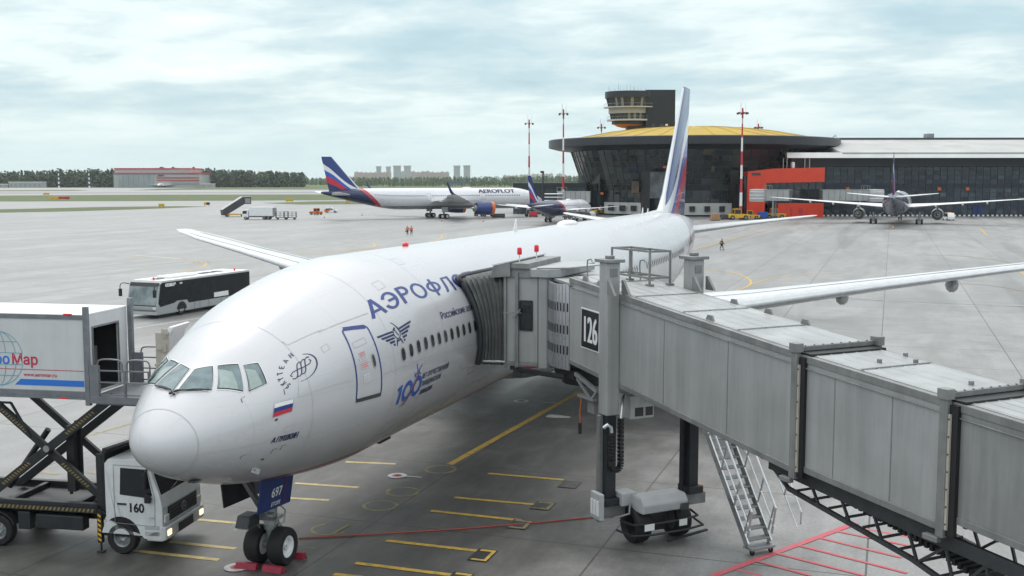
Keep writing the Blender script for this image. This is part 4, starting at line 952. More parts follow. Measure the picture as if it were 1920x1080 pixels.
# lift columns
for sg, n0, nm in ((-1, -1.47, 'lift_column'), (1, 1.55, 'lift_column')):
    mb = MB().bx(-.46, .02, n0-.22, n0+.22, 3.92, 8.50); c_ = mb.build(nm, mwall, JB, bevel=.03)
    MB().bx(-.58, .14, n0-.32, n0+.32, 8.50, 8.60).bx(-.34, -.1, n0-.1, n0+.1, 8.603, 8.70).build('column_cap', mtrim, c_, bevel=.015)
    MB().bx(.021, .04, n0-.12, n0+.12, 8.08, 8.32).build('inspection_plate', mtrim, c_)
    MB().bx(-.40, -.04, n0-.17, n0+.17, 1.05, 3.919).build('inner_column', MT['dark'], c_, bevel=.02)
    MB().bx(-.42, -.24, n0-.30, n0-.171, .62, 3.9).build('guide_rail', mtrim if sg < 0 else MT['dark'], c_, bevel=.012)
    MB().bx(-.52, .10, n0-.28, n0+.28, 1.16, 1.40).build('column_foot', MT['dark'], c_, bevel=.03)
    MB().prism([(.12, n0-.3, t1f[0](0)), (.55, n0-.3, t1f[0](0)), (.2, n0-.3, t1f[0](0)+.42), (.12, n0-.3, t1f[0](0)+.42)], (0, .08, 0)).prism([(.12, n0+.2, t1f[0](0)), (.55, n0+.2, t1f[0](0)), (.2, n0+.2, t1f[0](0)+.42), (.12, n0+.2, t1f[0](0)+.42)], (0, .08, 0)).build('column_bracket', mtrim, c_)
# wheel bogie
bg_ = MB().bx(-.36, -.02, -1.85, 2.0, .80, 1.155); BO = bg_.build('cross_beam', mtrim, JB, bevel=.02)
for n0 in (-.72, .72): wheel(BO, (.2, n0, .56), .56, .50, 1, n=36, detail=False)
MB().bx(-.1, .35, -.3, .3, .3, .8).build('axle_housing', MT['dark'], BO, bevel=.04)
MB().prism([(.15, -.90, 1.02), (.85, -.90, 1.02), (.90, -.90, 1.30), (.72, -.90, 1.50), (.15, -.90, 1.50)], (0, 1.6, 0)).build('drive_housing', MT['lightgrey'], BO, bevel=.05)
MB().bx(.855, .90, .42, .72, 1.02, 1.22).build('vent_grille', MT['darkgrey'], BO)
MB().bx(-.3, .25, -1.25, -.72, 1.165, 1.55).build('junction_box', MT['lightgrey'], BO, bevel=.02)
MB().bx(-.32, .25, -2.02, -1.87, .82, 1.62).build('control_panel', MT['lightgrey'], BO, bevel=.02)
mb = MB()
for k in range(3): mb.bx(-.26+.17*k, -.16+.17*k, -2.05, -2.021, .95, 1.4)
mb.build('panel_switch', MT['white'], BO)
for n0 in (-1.92, 1.93): MB().bx(-.3, -.16, n0-.06, n0+.06, 1.16, 1.36).build('warning_lamp', MT['amber'], BO, bevel=.02)
def hoop(z, d): return [(.15, -1.25-d, z), (.75+d, -1.15-d, z), (.85+d, -.6, z-.02), (.85+d, .6, z-.02), (.75+d, 1.15+d, z), (.15, 1.3+d, z)]
for z, d in ((.72, 0), (.44, .12)): MB().tube(hoop(z, d), .035, 6).build('bumper_bar', MT['dark'], BO)
MB().bar((1.15, -.2, .22), (.75, 1.5, .22), .1, .05).build('bumper_bar', MT['dark'], BO)
for (s, n, z), (w_, h_) in (((.99, -.75, .62), (.34, .2)), ((.99, .45, .62), (.28, .2))): MB().bx(s, s+.01, n-w_/2, n+w_/2, z-h_/2+.05, z+h_/2+.05).build('warning_notice', MT['white'], BO)
MB().tube([(-.1, -1.0, 1.2), (.3, -1.0, 1.25), (.42, -1.1, .98), (.2, -1.4, .84)], .035, 6).build('hose', MT['grey'], BO)
# energy chain that hangs beside the column, air unit and cable hoist under the tunnel
mb = MB(); path = [(.18, -1.28, 3.85)]+[(.18, -1.28+.0, 3.85-.12*k) for k in range(1, 12)]+[(.18, -1.44+.16*cos(a), 2.45-.16*sin(a)) for a in [pi*i/8 for i in range(9)]]+[(.18, -1.6, 2.55+.1*k) for k in range(1, 10)]
for p, q in zip(path[:-1], path[1:]):
    p, q = Vector(p), Vector(q); d = q-p; mb.bar(p, p+d*.78, .13, .17, up=(1, 0, 0))
mb.build('energy_chain', MT['black'], JB)
MB().tube([(.18, -1.6, 3.45), (.18, -1.62, 3.62), (.18, -1.74, 3.7), (.1, -1.82, 3.6)], .06, 8).tube([(.18, -1.28, 3.85), (.12, -1.2, 4.15), (-.1, -1.05, 4.35), (-.4, -.8, 4.4)], .05, 8).build('cable_guide', MT['alu'], JB, 50)
ac = MB().bx(-1.6, -.12, -.75, .1, 3.70, 4.42).build('air_conditioner', MT['dirty_white'], JB, bevel=.03)
mb = MB(); mb.bx(-.119, -.11, -.60, -.30, 3.78, 4.05).bx(-.119, -.11, -.22, .04, 3.78, 4.05); mb.build('vent_grille', MT['darkgrey'], ac)
mb = MB().bar((-2.9, -1.1, 4.70), (-1.5, -1.1, 4.35), .1, .12).bar((-2.9, -.2, 4.70), (-1.5, -.2, 4.35), .1, .12).bar((-2.8, -1.1, 4.55), (-1.9, -1.1, 4.0), .07, .07).bar((-1.5, -1.1, 4.4), (-1.9, -1.1, 4.0), .07, .07).bx(-2.7, -1.7, -1.15, -.2, 4.0, 4.08).bx(-2.3, -1.9, -1.0, -.6, 3.55, 3.99)
mb.build('cable_hoist', MT['grey'], JB)
MB().tube([(-2.35, -1.2, 4.0), (-2.4, -1.22, 3.6), (-2.38, -1.22, 3.2)], .018, 6).tube([(-.9, -1.0, 4.4), (-.85, -1.02, 3.9), (-.8, -1.02, 3.45)], .018, 6).build('hanging_cable', MT['orange'], JB)
MB().cyl((-2.38, -1.22, 3.2), (-2.38, -1.22, 2.85), .06, n=10).build('cable_plug', MT['black'], JB)
MB().bx(2.7, 3.0, .3, .6, 3.75, 4.3).build('lamp_box', MT['black'], JB)
# cable-tray truss below the inner tunnels
mb = MB()
for n0 in (-.92, .92):
    A = [(6.6, 3.98), (11.9, 3.66), (18.0, 3.36)]; Bt = [(7.3, 3.50), (11.2, 3.0), (13.2, 2.55), (18.0, 2.3)]
    P3 = lambda q, h=0: (q[0], n0, q[1]+h)
    for a, b in zip(A[:-1], A[1:]): mb.bar(P3(a), P3(b), .1, .30)
    for a, b in zip(Bt[:-1], Bt[1:]): mb.bar(P3(a), P3(b), .09, .10)
    mb.bar(P3(A[0]), P3(Bt[0]), .08, .08)
    zt = lambda s: hermite([a for a, b in A], [b for a, b in A], s); zb_ = lambda s: hermite([a for a, b in Bt], [b for a, b in Bt], s)
    for i, s in enumerate((8.1, 9.1, 10.1, 11.1, 12.1, 13.1, 14.2, 15.4, 16.6, 17.8)):
        mb.bar((s, n0, zt(s)-.1), (s+.28, n0, zb_(s+.28)), .055, .055)
        if s > 10.5: mb.bar((s+.28, n0, zb_(s+.28)), (s+1.05, n0, zt(s+1.05)-.1), .055, .055)
for i in range(20):
    s = 7.6+.55*i; zq = hermite([7.3, 11.2, 13.2, 18.0], [3.50, 3.0, 2.55, 2.3], s); mb.bar((s, -.92, zq+.06), (s, .92, zq+.06), .05, .05)
mb.build('cable_tray_truss', mtruss, JB)
mb = MB()
for i in range(34):
    s = 7.5+.15*i; zq = hermite([7.3, 11.2, 13.2], [3.50, 3.0, 2.55], s)+.12; mb.bx(s, s+.09, -.45, .35, zq, zq+.14)
mb.build('cable_carrier', MT['black'], JB)
# service stairs on the far side
ST_ = MB(); st0, st1 = Vector((-.35, 0, 4.45)), Vector((2.62, 0, .28)); n_a, n_b = 1.58, 2.42
for n0 in (n_a, n_b): ST_.bar((st0.x, n0, st0.z), (st1.x, n0, st1.z), .05, .20)
SS = ST_.build('service_stairs', MT['alu'], JB)
for k in range(16):
    p = st0.lerp(st1, (k+.5)/16); MB().bx(p.x-.13, p.x+.13, n_a+.03, n_b-.03, p.z-.02, p.z+.02).build('stair_tread', MT['grey'], SS)
for n0 in (n_a-.02, n_b+.02):
    mb = MB(); up = Vector((.30, 0, .95)); e = Vector((0, n0, 0))
    mb.tube([e+st0+up, e+st1+up+Vector((-.1, 0, .1)), e+st1+Vector((.05, 0, .25))], .038, 6).tube([e+st0+up*.5, e+st1+up*.5], .03, 6)
    for f in (.12, .34, .56, .78, .95): mb.bar(e+st0.lerp(st1, f), e+st0.lerp(st1, f)+up*1.0, .04, .04)
    mb.build('handrail', MT['alu'], SS)
mb = MB(); e = Vector((.25, 3.1, .0)); up = Vector((.3, 0, .95)); mb.tube([e+st0.lerp(st1, .35)+up, e+st1+up, e+st1+up*.6+Vector((.1, 0, 0))], .028, 6).tube([e+st0.lerp(st1, .35)+up*.45, e+st1+up*.45], .024, 6)
for f in (.4, .6, .8): mb.bar(e+st0.lerp(st1, f)+up*.45, e+st0.lerp(st1, f)+up, .04, .04)
mb.build('outer_handrail', MT['alu'], SS)
MB().bx(2.45, 2.85, n_a-.02, n_b+.02, .16, .24).build('stair_foot', MT['steel'], SS, bevel=.01)
for n0 in (n_a+.08, n_b-.08): tyre(MB(), (2.75, n0, .09), (0, 1, 0), .09, .07, 14).build('caster', MT['rubber'], SS, 40)
MB().bx(-1.35, -.35, 1.30, 2.4, 4.40, 4.48).build('stair_landing', MT['steel'], SS)
# maintenance cage on the roof
mb = MB(); z0 = 7.62
cs = [(-3.1, 1.10), (-3.1, .35), (-.85, 1.10), (-.85, .35), (-2.0, 1.1), (-2.0, .35)]
for s, n in cs: mb.bar((s, n, t1f[0](s)), (s, n, z0+1.12), .055, .055)
for h in (1.10, .28):
    for a, b in (((-3.1, 1.1), (-.85, 1.1)), ((-3.1, .35), (-.85, .35)), ((-3.1, .35), (-3.1, 1.1)), ((-.85, .35), (-.85, 1.1)), ((-2.0, .35), (-2.0, 1.1))): mb.bar((a[0], a[1], z0+h), (b[0], b[1], z0+h), .05, .06)
for s, n in cs: mb.bx(s-.1, s+.1, n-.1, n+.1, t1f[0](s)+.01, t1f[0](s)+.07)
mb.build('roof_cage', mtrim, JB)
for s, n in ((-2.5, -.9), (-2.0, .75)):
    z = t1f[0](s); MB().tube([(s, n, z), (s-.05, n, z+.45), (s-.02, n, z+.62), (s+.2, n, z+.66), (s+.26, n, z+.6)], .025, 6).build('roof_floodlight', mtrim, JB)
# cab at the jet's door (laid out square to the fuselage)
def jw(mb, name, m, par=JB, **k): return mb.build(name, m, par, local=False, **k)
cab = jw(MB().bx(14.62, 14.74, -5.28, -4.10, 4.72, 7.62).bx(18.1, 18.22, -6.6, -4.10, 4.72, 7.62).bx(14.75, 18.09, -6.4, -4.1, 4.60, 4.75), 'cab', mwall, bevel=.015)
jw(MB().bx(14.56, 14.66, -5.30, -4.06, 7.62, 7.86).bx(14.56, 18.26, -5.31, -4.05, 7.86, 7.92).bx(14.56, 14.64, -5.3, -4.06, 4.60, 4.72), 'cab_fascia', mtrim, cab, bevel=.012)
jw(MB().bx(14.54, 14.61, -4.18, -4.08, 4.55, 7.86).bx(14.50, 14.62, -4.62, -4.50, 4.50, 7.80), 'cab_post', mtrim, cab, bevel=.012)
jw(MB().prism([(14.55, -5.32, 4.55), (14.55, -5.62, 4.55), (14.75, -5.86, 4.55), (15.1, -5.86, 4.55), (15.1, -5.32, 4.55)], (0, 0, 3.1)), 'corner_post', mwall, cab, bevel=.02)
jw(MB().prism([(14.45, -5.10, 7.66), (14.42, -5.70, 7.66), (14.75, -6.05, 7.66), (18.3, -6.3, 7.66), (18.3, -4.1, 7.66), (15.2, -4.4, 7.66)], (0, 0, .28)).prism([(14.42, -5.3, 7.945), (14.9, -6.3, 7.945), (16.6, -7.0, 7.945), (16.7, -6.0, 7.945), (15.0, -5.2, 7.945)], (0, 0, .05)), 'cab_roof', mroof, cab, bevel=.015)
wd_ = jw(MB().prism([(14.612, -5.09, 5.84), (14.612, -4.66, 5.84), (14.612, -4.66, 6.83), (14.612, -5.09, 6.83)], (-.012, 0, 0)), 'cab_window', MT['glass'], cab)
q = [Vector((14.597, y, z)) for y, z in ((-5.09, 5.84), (-4.66, 5.84), (-4.66, 6.83), (-5.09, 6.83))]
mb = MB()
for a, b in zip(q, q[1:]+q[:1]): mb.bar(a, b, .04, .05)
jw(mb, 'window_gasket', MT['black'], wd_)
jw(MB().bar((14.45, -4.1, 6.42), (14.45, -4.75, 6.44), .035, .035).bar((14.42, -4.45, 6.25), (14.42, -4.72, 6.55), .05, .05), 'mirror_arm', MT['grey'], cab)
# slatted curtain between cab and tunnel
mb = MB(); mb3 = {z: MB() for z in (5.28, 5.95, 6.68)}; a, b = Vector((14.60, -5.66, 0)), Vector((13.22, -6.80, 0)); cc = Vector((14.9, -7.2, 0)); ns = 11
for i in range(ns):
    def pp(f):
        p = a.lerp(b, f); o = Vector((-.64, .77, 0))*.20*sin(pi*f); return p+o
    p, q = pp(i/ns), pp((i+.86)/ns); zb_ = 4.78-.0*i; o = Vector((-.64, .77, 0)).normalized()
    mb.hexa([p+Vector((0, 0, zb_)), q+Vector((0, 0, zb_)), q-o*.05+Vector((0, 0, zb_)), p-o*.05+Vector((0, 0, zb_))], [p+Vector((0, 0, 7.56)), q+Vector((0, 0, 7.56)), q-o*.05+Vector((0, 0, 7.56)), p-o*.05+Vector((0, 0, 7.56))])
    for zz in (5.28, 5.95, 6.68):
        m_ = p.lerp(q, .5); t_ = (q-p).normalized(); u, v = m_-t_*.035+o*.004, m_+t_*.035+o*.004
        mb3[zz].hexa([u+Vector((0, 0, zz)), v+Vector((0, 0, zz)), v-o*.01+Vector((0, 0, zz)), u-o*.01+Vector((0, 0, zz))], [u+Vector((0, 0, zz+.28)), v+Vector((0, 0, zz+.28)), v-o*.01+Vector((0, 0, zz+.28)), u-o*.01+Vector((0, 0, zz+.28))])
cu = jw(mb, 'curtain', MT['alu'], cab); [jw(q_, 'curtain_slot', MT['black'], cu) for q_ in mb3.values()]
jw(MB().prism([(14.55, -5.9, 4.45), (13.3, -6.9, 4.45), (14.4, -8.0, 4.45), (17.0, -7.6, 4.45), (17.5, -6.0, 4.45)], (0, 0, .3)).cyl((15.6, -6.8, 4.0), (15.6, -6.8, 4.45), .9, n=24), 'rotunda_floor', mtruss, cab, bevel=.02)
jw(MB().prism([(14.70, -5.9, 4.76), (13.45, -6.9, 4.76), (14.4, -7.95, 4.76), (16.9, -7.5, 4.76), (17.4, -6.0, 4.76)], (0, 0, 2.78)), 'rotunda_core', MT['dark'], cab)
jw(MB().prism([(14.62, -5.85, 7.55), (13.05, -6.85, 7.55), (13.9, -8.1, 7.55), (17.4, -7.9, 7.55), (18.0, -6.0, 7.55)], (0, 0, .09)), 'rotunda_roof', mroof, cab)
jw(MB().bar((14.7, -4.3, 4.5), (13.4, -6.6, 4.55), .1, .12).bar((14.7, -4.4, 4.42), (15.4, -6.2, 4.1), .1, .1).bx(14.5, 14.64, -4.72, -4.46, 4.2, 4.55), 'cab_undercarriage', mtruss, cab)
for x, y in ((15.0, -4.5), (16.6, -4.6)):
    p = jw(MB().cyl((x, y, 7.92), (x, y, 8.40), .022, n=8), 'beacon_pole', MT['white'], cab)
    jw(MB().lathe((x, y, 8.38), (0, 0, 1), [(.075, 0), (.085, .03), (.085, .19), (.06, .24), (.01, .245)], 14), 'beacon', MT['lampred'], p, smooth=40)
# accordion closure against the hull
def hull_y(z): return -sqrt(max(3.12**2-(z-5.45)**2, .2))
rings = []; NF = 17
for k in range(NF+1):
    f = k/NF; pl_ = .10*(k % 2)*(1 if 0 < k < NF else 0)
    x0, x1 = 14.60-.10*f+pl_, 18.35+.1*f-pl_; ztop = 7.72-.14*f-pl_*1.4; zbot = 4.58
    zz = [zbot, 5.2, 5.9, 6.6, 7.1, ztop-.18]
    left = [(x0, -4.12*(1-f)+f*(hull_y(z)-.05), z) for z in zz]; yt = -4.12*(1-f)+f*(hull_y(ztop)-.05)
    yb = -4.12*(1-f)+f*(hull_y(ztop-.18)-.05)
    rings.append(left+[(x0+.2, yt, ztop), (x1-.2, yt, ztop)]+[(x1, y, z) for x, y, z in reversed(left)])
bl = jw(MB().loft(rings, False, False, close=False), 'bellows', mbell, cab)
sm = bl.modifiers.new('thickness', 'SOLIDIFY'); sm.thickness = .03
r_ = rings[-1]; jw(MB().tube(smooth_path([Vector(p)+Vector((-.02, -.10, 0)) for p in r_[:8]], 4), .10, 8), 'bellows_cushion', MT['dark'], bl, smooth=60)
jw(MB().prism([(14.45, -4.35, 7.66), (14.45, -3.62, 7.60), (14.45, -3.74, 8.02), (14.45, -4.35, 8.16)], (3.9, 0, 0)).bx(14.5, 18.3, -5.0, -4.36, 7.93, 8.12), 'bellows_hood', mtrim, cab, bevel=.015)
jw(MB().prism([(14.42, -3.70, 8.025), (18.38, -3.70, 8.025), (18.38, -4.4, 8.18), (14.42, -4.4, 8.18)], (0, 0, .02)), 'hood_roof', mroof, cab)
jw(MB().cyl((14.5, -4.0, 4.72), (14.5, -3.35, 4.70), .05, n=10).cyl((14.5, -4.15, 4.72), (14.5, -4.0, 4.72), .035, n=10), 'floor_roller', MT['alu'], cab)
# red ground cable from the nose gear to the bridge
P_ = [gp(560, 1011), gp(700, 1003), gp(850, 994), gp(1000, 982), gp(1110, 972), gp(1150, 970)]
mcab = mat('red_cable', (.34, .05, .035), .55)
tag(MB().tube(smooth_path([(p.x, p.y, .03) for p in P_], 6), .022, 6).build('ground_cable', mcab), 'long red cable lying across the concrete between the nose gear and the bridge foot', 'cable')
# red chocks at the nose wheels
chk = None
for x, y, rz, lb in ((NX-.62, .40, .1, 'red wheel chock ahead of the nose wheel farther from the bridge'), (NX-.60, -.44, -.05, 'red wheel chock ahead of the nose wheel on the bridge side'), (NX+.62, -.42, .0, 'red wheel chock behind the nose wheel on the bridge side')):
    if chk is None:
        chk = tag(MB().prism([(-.14, -.32, 0), (.14, -.32, 0), (.06, -.32, .17), (-.06, -.32, .17)], (0, .64, 0)).build('wheel_chock', MT['chock'], bevel=.015), lb, 'wheel chock', 'red chocks at the nose wheels'); chk.location = (x, y, .004); chk.rotation_euler = (0, 0, rz)
    else: c = dup(chk, (x, y, .004), rz, lb)
# ================================================================ catering truck with its raised box
XA, XB = 5.25, 7.65
CT = thing('catering_truck', 'white catering truck numbered 160, box raised on scissor arms beside the jet nose', 'catering truck', (5.3, 4.5, 0))
def tw(mb, name, m, par=CT, **k): return mb.build(name, m, par, local=False, **k)
mcab = mat('truck_cab_paint', (.72, .74, .75), .28, var=.12, vs=2.2, streak=.12, coat=.3)
mch = mat('truck_chassis', (.022, .024, .028), .5, var=.4, vs=3)
def arc_pts(cy, cz, r, a0, a1, n): return [(cy+r*cos(radians(a0+(a1-a0)*i/n)), cz+r*sin(radians(a0+(a1-a0)*i/n))) for i in range(n+1)]
WY = 4.52
prof = [(4.98, 1.12), (4.98, 2.70), (4.86, 2.84), (3.80, 2.88), (3.62, 2.78), (3.27, 1.80), (3.20, 1.45), (3.20, .62), (3.30, .52), (3.78, .52), (3.86, .60)] + arc_pts(WY, .52, .62, 10, 172, 12) + [(5.02, 1.05)]
cabm = MB().prism([(XA, y, z) for y, z in prof], (XB-XA, 0, 0)); CB = tw(cabm, 'cab', mcab, bevel=.045)
tw(MB().prism([(XA+.06, y, z) for y, z in arc_pts(WY, .52, .60, 0, 180, 14)], (XB-XA-.12, 0, 0)), 'wheel_well', MT['black'], CB)
for xs in (XA-.006, XB+.002):
    s_ = -1 if xs < 6 else 1
    sw = tw(MB().prism([(xs, y, z) for y, z in [(4.52, 1.80), (3.72, 1.74), (3.50, 1.82), (3.66, 2.58), (4.48, 2.60)]], (.004, 0, 0)), 'side_window', MT['glass'], CB)
    mb = MB(); q = [Vector((xs+.002, y, z)) for y, z in ((4.70, .95), (3.44, .90), (3.42, 1.75), (3.66, 2.66), (4.70, 2.68), (4.70, .95))]
    for a, b in zip(q[:-1], q[1:]): mb.bar(a, b, .012, .014)
    dr = tw(mb, 'door_seam', MT['grey'], CB)
    tw(MB().bx(min(xs, xs+s_*.02), max(xs, xs+s_*.02), 4.32, 4.60, 1.50, 1.55), 'door_handle', MT['black'], CB)
    mb = MB()
    for z in (.62, .80): mb.bx(xs-.004, xs+.008, 3.30, 3.76, z, z+.12)
    tw(mb, 'step', MT['lightgrey'], CB)
    ym = 3.62; tw(MB().bx(xs+s_*.10-.05, xs+s_*.10+.05, ym+.0, ym+.10, 2.0, 2.5).bx(xs+s_*.10-.05, xs+s_*.10+.05, ym-.12, ym+.06, 1.62, 1.86).bar((xs, ym-.1, 1.70), (xs+s_*.1, ym-.02, 1.8), .05, .05).bar((xs, ym, 2.62), (xs+s_*.1, ym+.05, 2.5), .05, .05), 'wing_mirror', MT['black'], CB, bevel=.02)
# front: windscreen, grille, lamps, bumper
d0, d1 = Vector((0, 3.275, 1.80)), Vector((0, 3.60, 2.72)); up_ = (d1-d0); nrm = Vector((0, -up_.z, up_.y)).normalized()
def fr(x, f, o=.006): return Vector((x, 0, 0))+d0+up_*f+nrm*o
tw(MB().hexa([fr(XA+.10, .02), fr(XB-.10, .02), fr(XB-.10, .02, -.01), fr(XA+.10, .02, -.01)], [fr(XA+.14, .96), fr(XB-.14, .96), fr(XB-.14, .96, -.01), fr(XA+.14, .96, -.01)]), 'windscreen', MT['glass'], CB)
for x in (5.9, 6.9): tw(MB().bar(fr(x, .04, .03), fr(x+.55, .16, .02), .02, .02), 'wiper', MT['black'], CB)
tw(MB().bx(XA+.32, XB-.32, 3.165, 3.198, .98, 1.42), 'grille', MT['black'], CB, bevel=.01)
mb = MB()
for k in range(4): mb.bx(XA+.34, XB-.34, 3.150, 3.164, 1.03+.1*k, 1.06+.1*k)
tw(mb, 'grille_bar', MT['darkgrey'], CB)
mb = MB(); tt = [2*pi*i/24 for i in range(24)]
for a, b in zip(tt, tt[1:]+tt[:1]): mb.bar((6.45+.13*cos(a), 3.14, 1.21+.13*sin(a)), (6.45+.13*cos(b), 3.14, 1.21+.13*sin(b)), .018, .02, up=(0, 1, 0))
for a in (90, 210, 330): mb.bar((6.45, 3.138, 1.21), (6.45+.13*cos(radians(a)), 3.138, 1.21+.13*sin(radians(a))), .02, .02, up=(0, 1, 0))
tw(mb, 'grille_badge', MT['steel'], CB)
bp_ = tw(MB().prism([(XA-.01, 3.22, .46), (XA-.01, 3.70, .46), (XA-.01, 3.74, .60), (XA-.01, 3.22, .92), (XA-.01, 3.10, .88), (XA-.01, 3.09, .52)], (XB-XA+.02, 0, 0)), 'bumper', MT['dirty_white'], CB, bevel=.03)
tw(MB().bx(6.0, 6.9, 3.072, 3.088, .54, .80), 'bumper_grille', MT['black'], bp_)
for x in (XA+.06, XB-.32):
    tw(MB().bx(x, x+.26, 3.14, 3.199, 1.0, 1.22), 'headlight', MT['lampwhite'], CB, bevel=.02)
    tw(MB().bx(x+.02, x+.24, 3.07, 3.09, .62, .78), 'fog_lamp', MT['headlit'], bp_, bevel=.005)
mb = MB(); flat_text(mb, '160', .37, (XA-.010, 4.27, 1.30), (0, -1, 0), (0, 0, 1), bold=.012, sx=.92); tw(mb, 'fleet_number', MT['black'], CB)
mb = MB(); flat_text(mb, '1218', .08, (XA-.010, 3.62, 1.12), (0, -1, 0), (0, 0, 1)); tw(mb, 'type_mark', MT['grey'], CB)
# frame, wheels, tanks, guards
tw(MB().bx(5.75, 5.95, 4.9, 11.6, .85, 1.15).bx(6.95, 7.15, 4.9, 11.6, .85, 1.15).bx(5.3, 7.6, 5.05, 11.7, 1.16, 1.24), 'chassis', mch)
tw(MB().bx(5.32, 5.50, 5.0, 11.6, 1.26, 1.44).bx(7.40, 7.58, 5.0, 11.6, 1.26, 1.44).bx(5.5, 7.4, 6.0, 6.15, 1.26, 1.40).bx(5.5, 7.4, 8.2, 8.35, 1.26, 1.4), 'subframe', mch, bevel=.01)
mb = MB(); mb2 = MB()
def hazard(p, q, wd, up, n):      # black-and-yellow slanted stripes on a strip from p to q
    p, q, up = Vector(p), Vector(q), Vector(up).normalized(); d = (q-p)/n
    for i in range(n): mb2.add([p+d*i, p+d*(i+.5), p+d*(i+.9)+up*wd, p+d*(i+.4)+up*wd], [(0, 1, 2, 3)])
tw(MB().bx(5.26, 5.31, 5.3, 11.6, 1.20, 1.32), 'side_rail', mch)
hazard((5.256, 11.6, 1.205), (5.256, 5.35, 1.205), .105, (0, 0, 1), 46)
hz = mat('hazard_paint', (.26, .19, .07), .6, var=.3, vs=5)
tw(mb2, 'hazard_stripes', hz)
tw(MB().bx(5.28, 5.62, 5.75, 7.3, .62, 1.05).bx(5.30, 5.6, 7.5, 7.9, .55, 1.1), 'tool_box', mch, bevel=.03)
for y, wn in ((WY, 'wheel'), (8.55, 'wheel'), (9.85, 'wheel')):
    for x, s_ in ((XA+.15, -1), (XB-.15, 1)):
        o = tyre(MB(), (x, y, .48), (s_, 0, 0), .48, .30, 28); W = tw(o, wn, MT['rubber'], smooth=40)
        h = .15; mb = MB().lathe((x, y, .48), (s_, 0, 0), [(.02, h*.3), (.09, h*.5), (.12, h*.45), (.13, h*.3), (.22, h*.2), (.25, h*.7), (.29, h*.9), (.29, -h*.5), (.02, -h*.5)], 24)
        for k in range(8): a = 2*pi*k/8; mb.cyl((x+s_*h*.3, y+.17*cos(a), .48+.17*sin(a)), (x+s_*h*.55, y+.17*cos(a), .48+.17*sin(a)), .02, n=6)
        tw(mb, 'rim', MT['steel'], W, smooth=35)
    if y > 5: tw(MB().prism([(XA-.0, a, b) for a, b in arc_pts(y, .48, .60, 20, 160, 8)]+[(XA-.0, a, b) for a, b in arc_pts(y, .48, .56, 160, 20, 8)], (.35, 0, 0)), 'mudguard', mch)
for y in (5.22, 11.0):
    o = tw(MB().bx(5.27, 5.40, y-.07, y+.07, .30, 1.30).cyl((5.335, y, .06), (5.335, y, .32), .03, n=8).bx(5.24, 5.43, y-.1, y+.1, .01, .05), 'stabiliser_leg', mch)
    mb2 = MB(); hazard((5.266, y-.05, .34), (5.266, y-.05, 1.2), .10, (0, 1, 0), 6); tw(mb2, 'hazard_stripes', MT['yellow'], o)
tw(MB().bx(5.32, 7.58, 5.02, 5.10, 1.24, 2.95).bx(5.32, 5.42, 5.10, 5.30, 1.24, 2.95).hexa([(5.35, 5.06, 2.9), (7.5, 5.06, 2.9), (7.5, 5.14, 2.9), (5.35, 5.14, 2.9)], [(5.35, 4.9, 3.12), (7.5, 4.3, 3.2), (7.5, 4.5, 3.2), (5.35, 5.1, 3.12)]), 'headboard', mch, bevel=.015)
# scissor arms
mb2 = MB()
for x in (5.56, 7.2):
    a0, a1, b0, b1 = Vector((x, 4.80, 4.62)), Vector((x, 9.1, 1.38)), Vector((x+.16, 9.1, 4.55)), Vector((x+.16, 5.2, 1.40))
    A_ = tw(MB().bar(a0, a1, .13, .32, up=(1, 0, 0)) if False else MB().bar(a0, a1, .13, .25), 'scissor_arm', mch, bevel=.012)
    B2 = tw(MB().bar(b0, b1, .13, .22), 'scissor_arm', mch, bevel=.012)
    tw(MB().cyl((x-.1, 6.98, 2.99), (x+.26, 6.98, 2.99), .1, n=14), 'scissor_pivot', MT['steel'], A_)
    if x < 6:
        for arm, p, q, xo in ((A_, a0, a1, -.075), (B2, b0, b1, -.075)):
            mb2 = MB(); d = (q-p); upv = Vector((0, -d.z, d.y)).normalized(); upv = upv if upv.z > 0 else -upv
            for f0, f1 in ((.14, .36), (.64, .86)): hazard(p+d*f0+Vector((xo, 0, 0))-upv*.05, p+d*f1+Vector((xo, 0, 0))-upv*.05, .10, upv, 11)
            tw(mb2, 'hazard_stripes', hz, arm)
tw(MB().cyl((6.4, 8.9, 1.5), (6.4, 7.5, 3.35), .09, n=10), 'ram', mch)
tw(MB().cyl((6.0, 6.55, 1.5), (6.05, 6.5, 3.5), .05, n=8).bx(5.9, 6.1, 6.35, 6.6, 1.6, 3.6).bx(6.2, 6.3, 6.3, 6.5, 2.0, 3.7).bar((5.6, 4.98, 4.55), (7.2, 4.98, 4.55), .1, .1).bar((5.6, 5.5, 1.45), (7.2, 5.5, 1.45), .1, .1).bar((5.65, 8.2, 4.3), (5.65, 7.6, 3.3), .06, .06).bar((5.65, 8.9, 4.3), (5.65, 8.2, 4.3), .06, .06), 'lift_cylinder', mch)
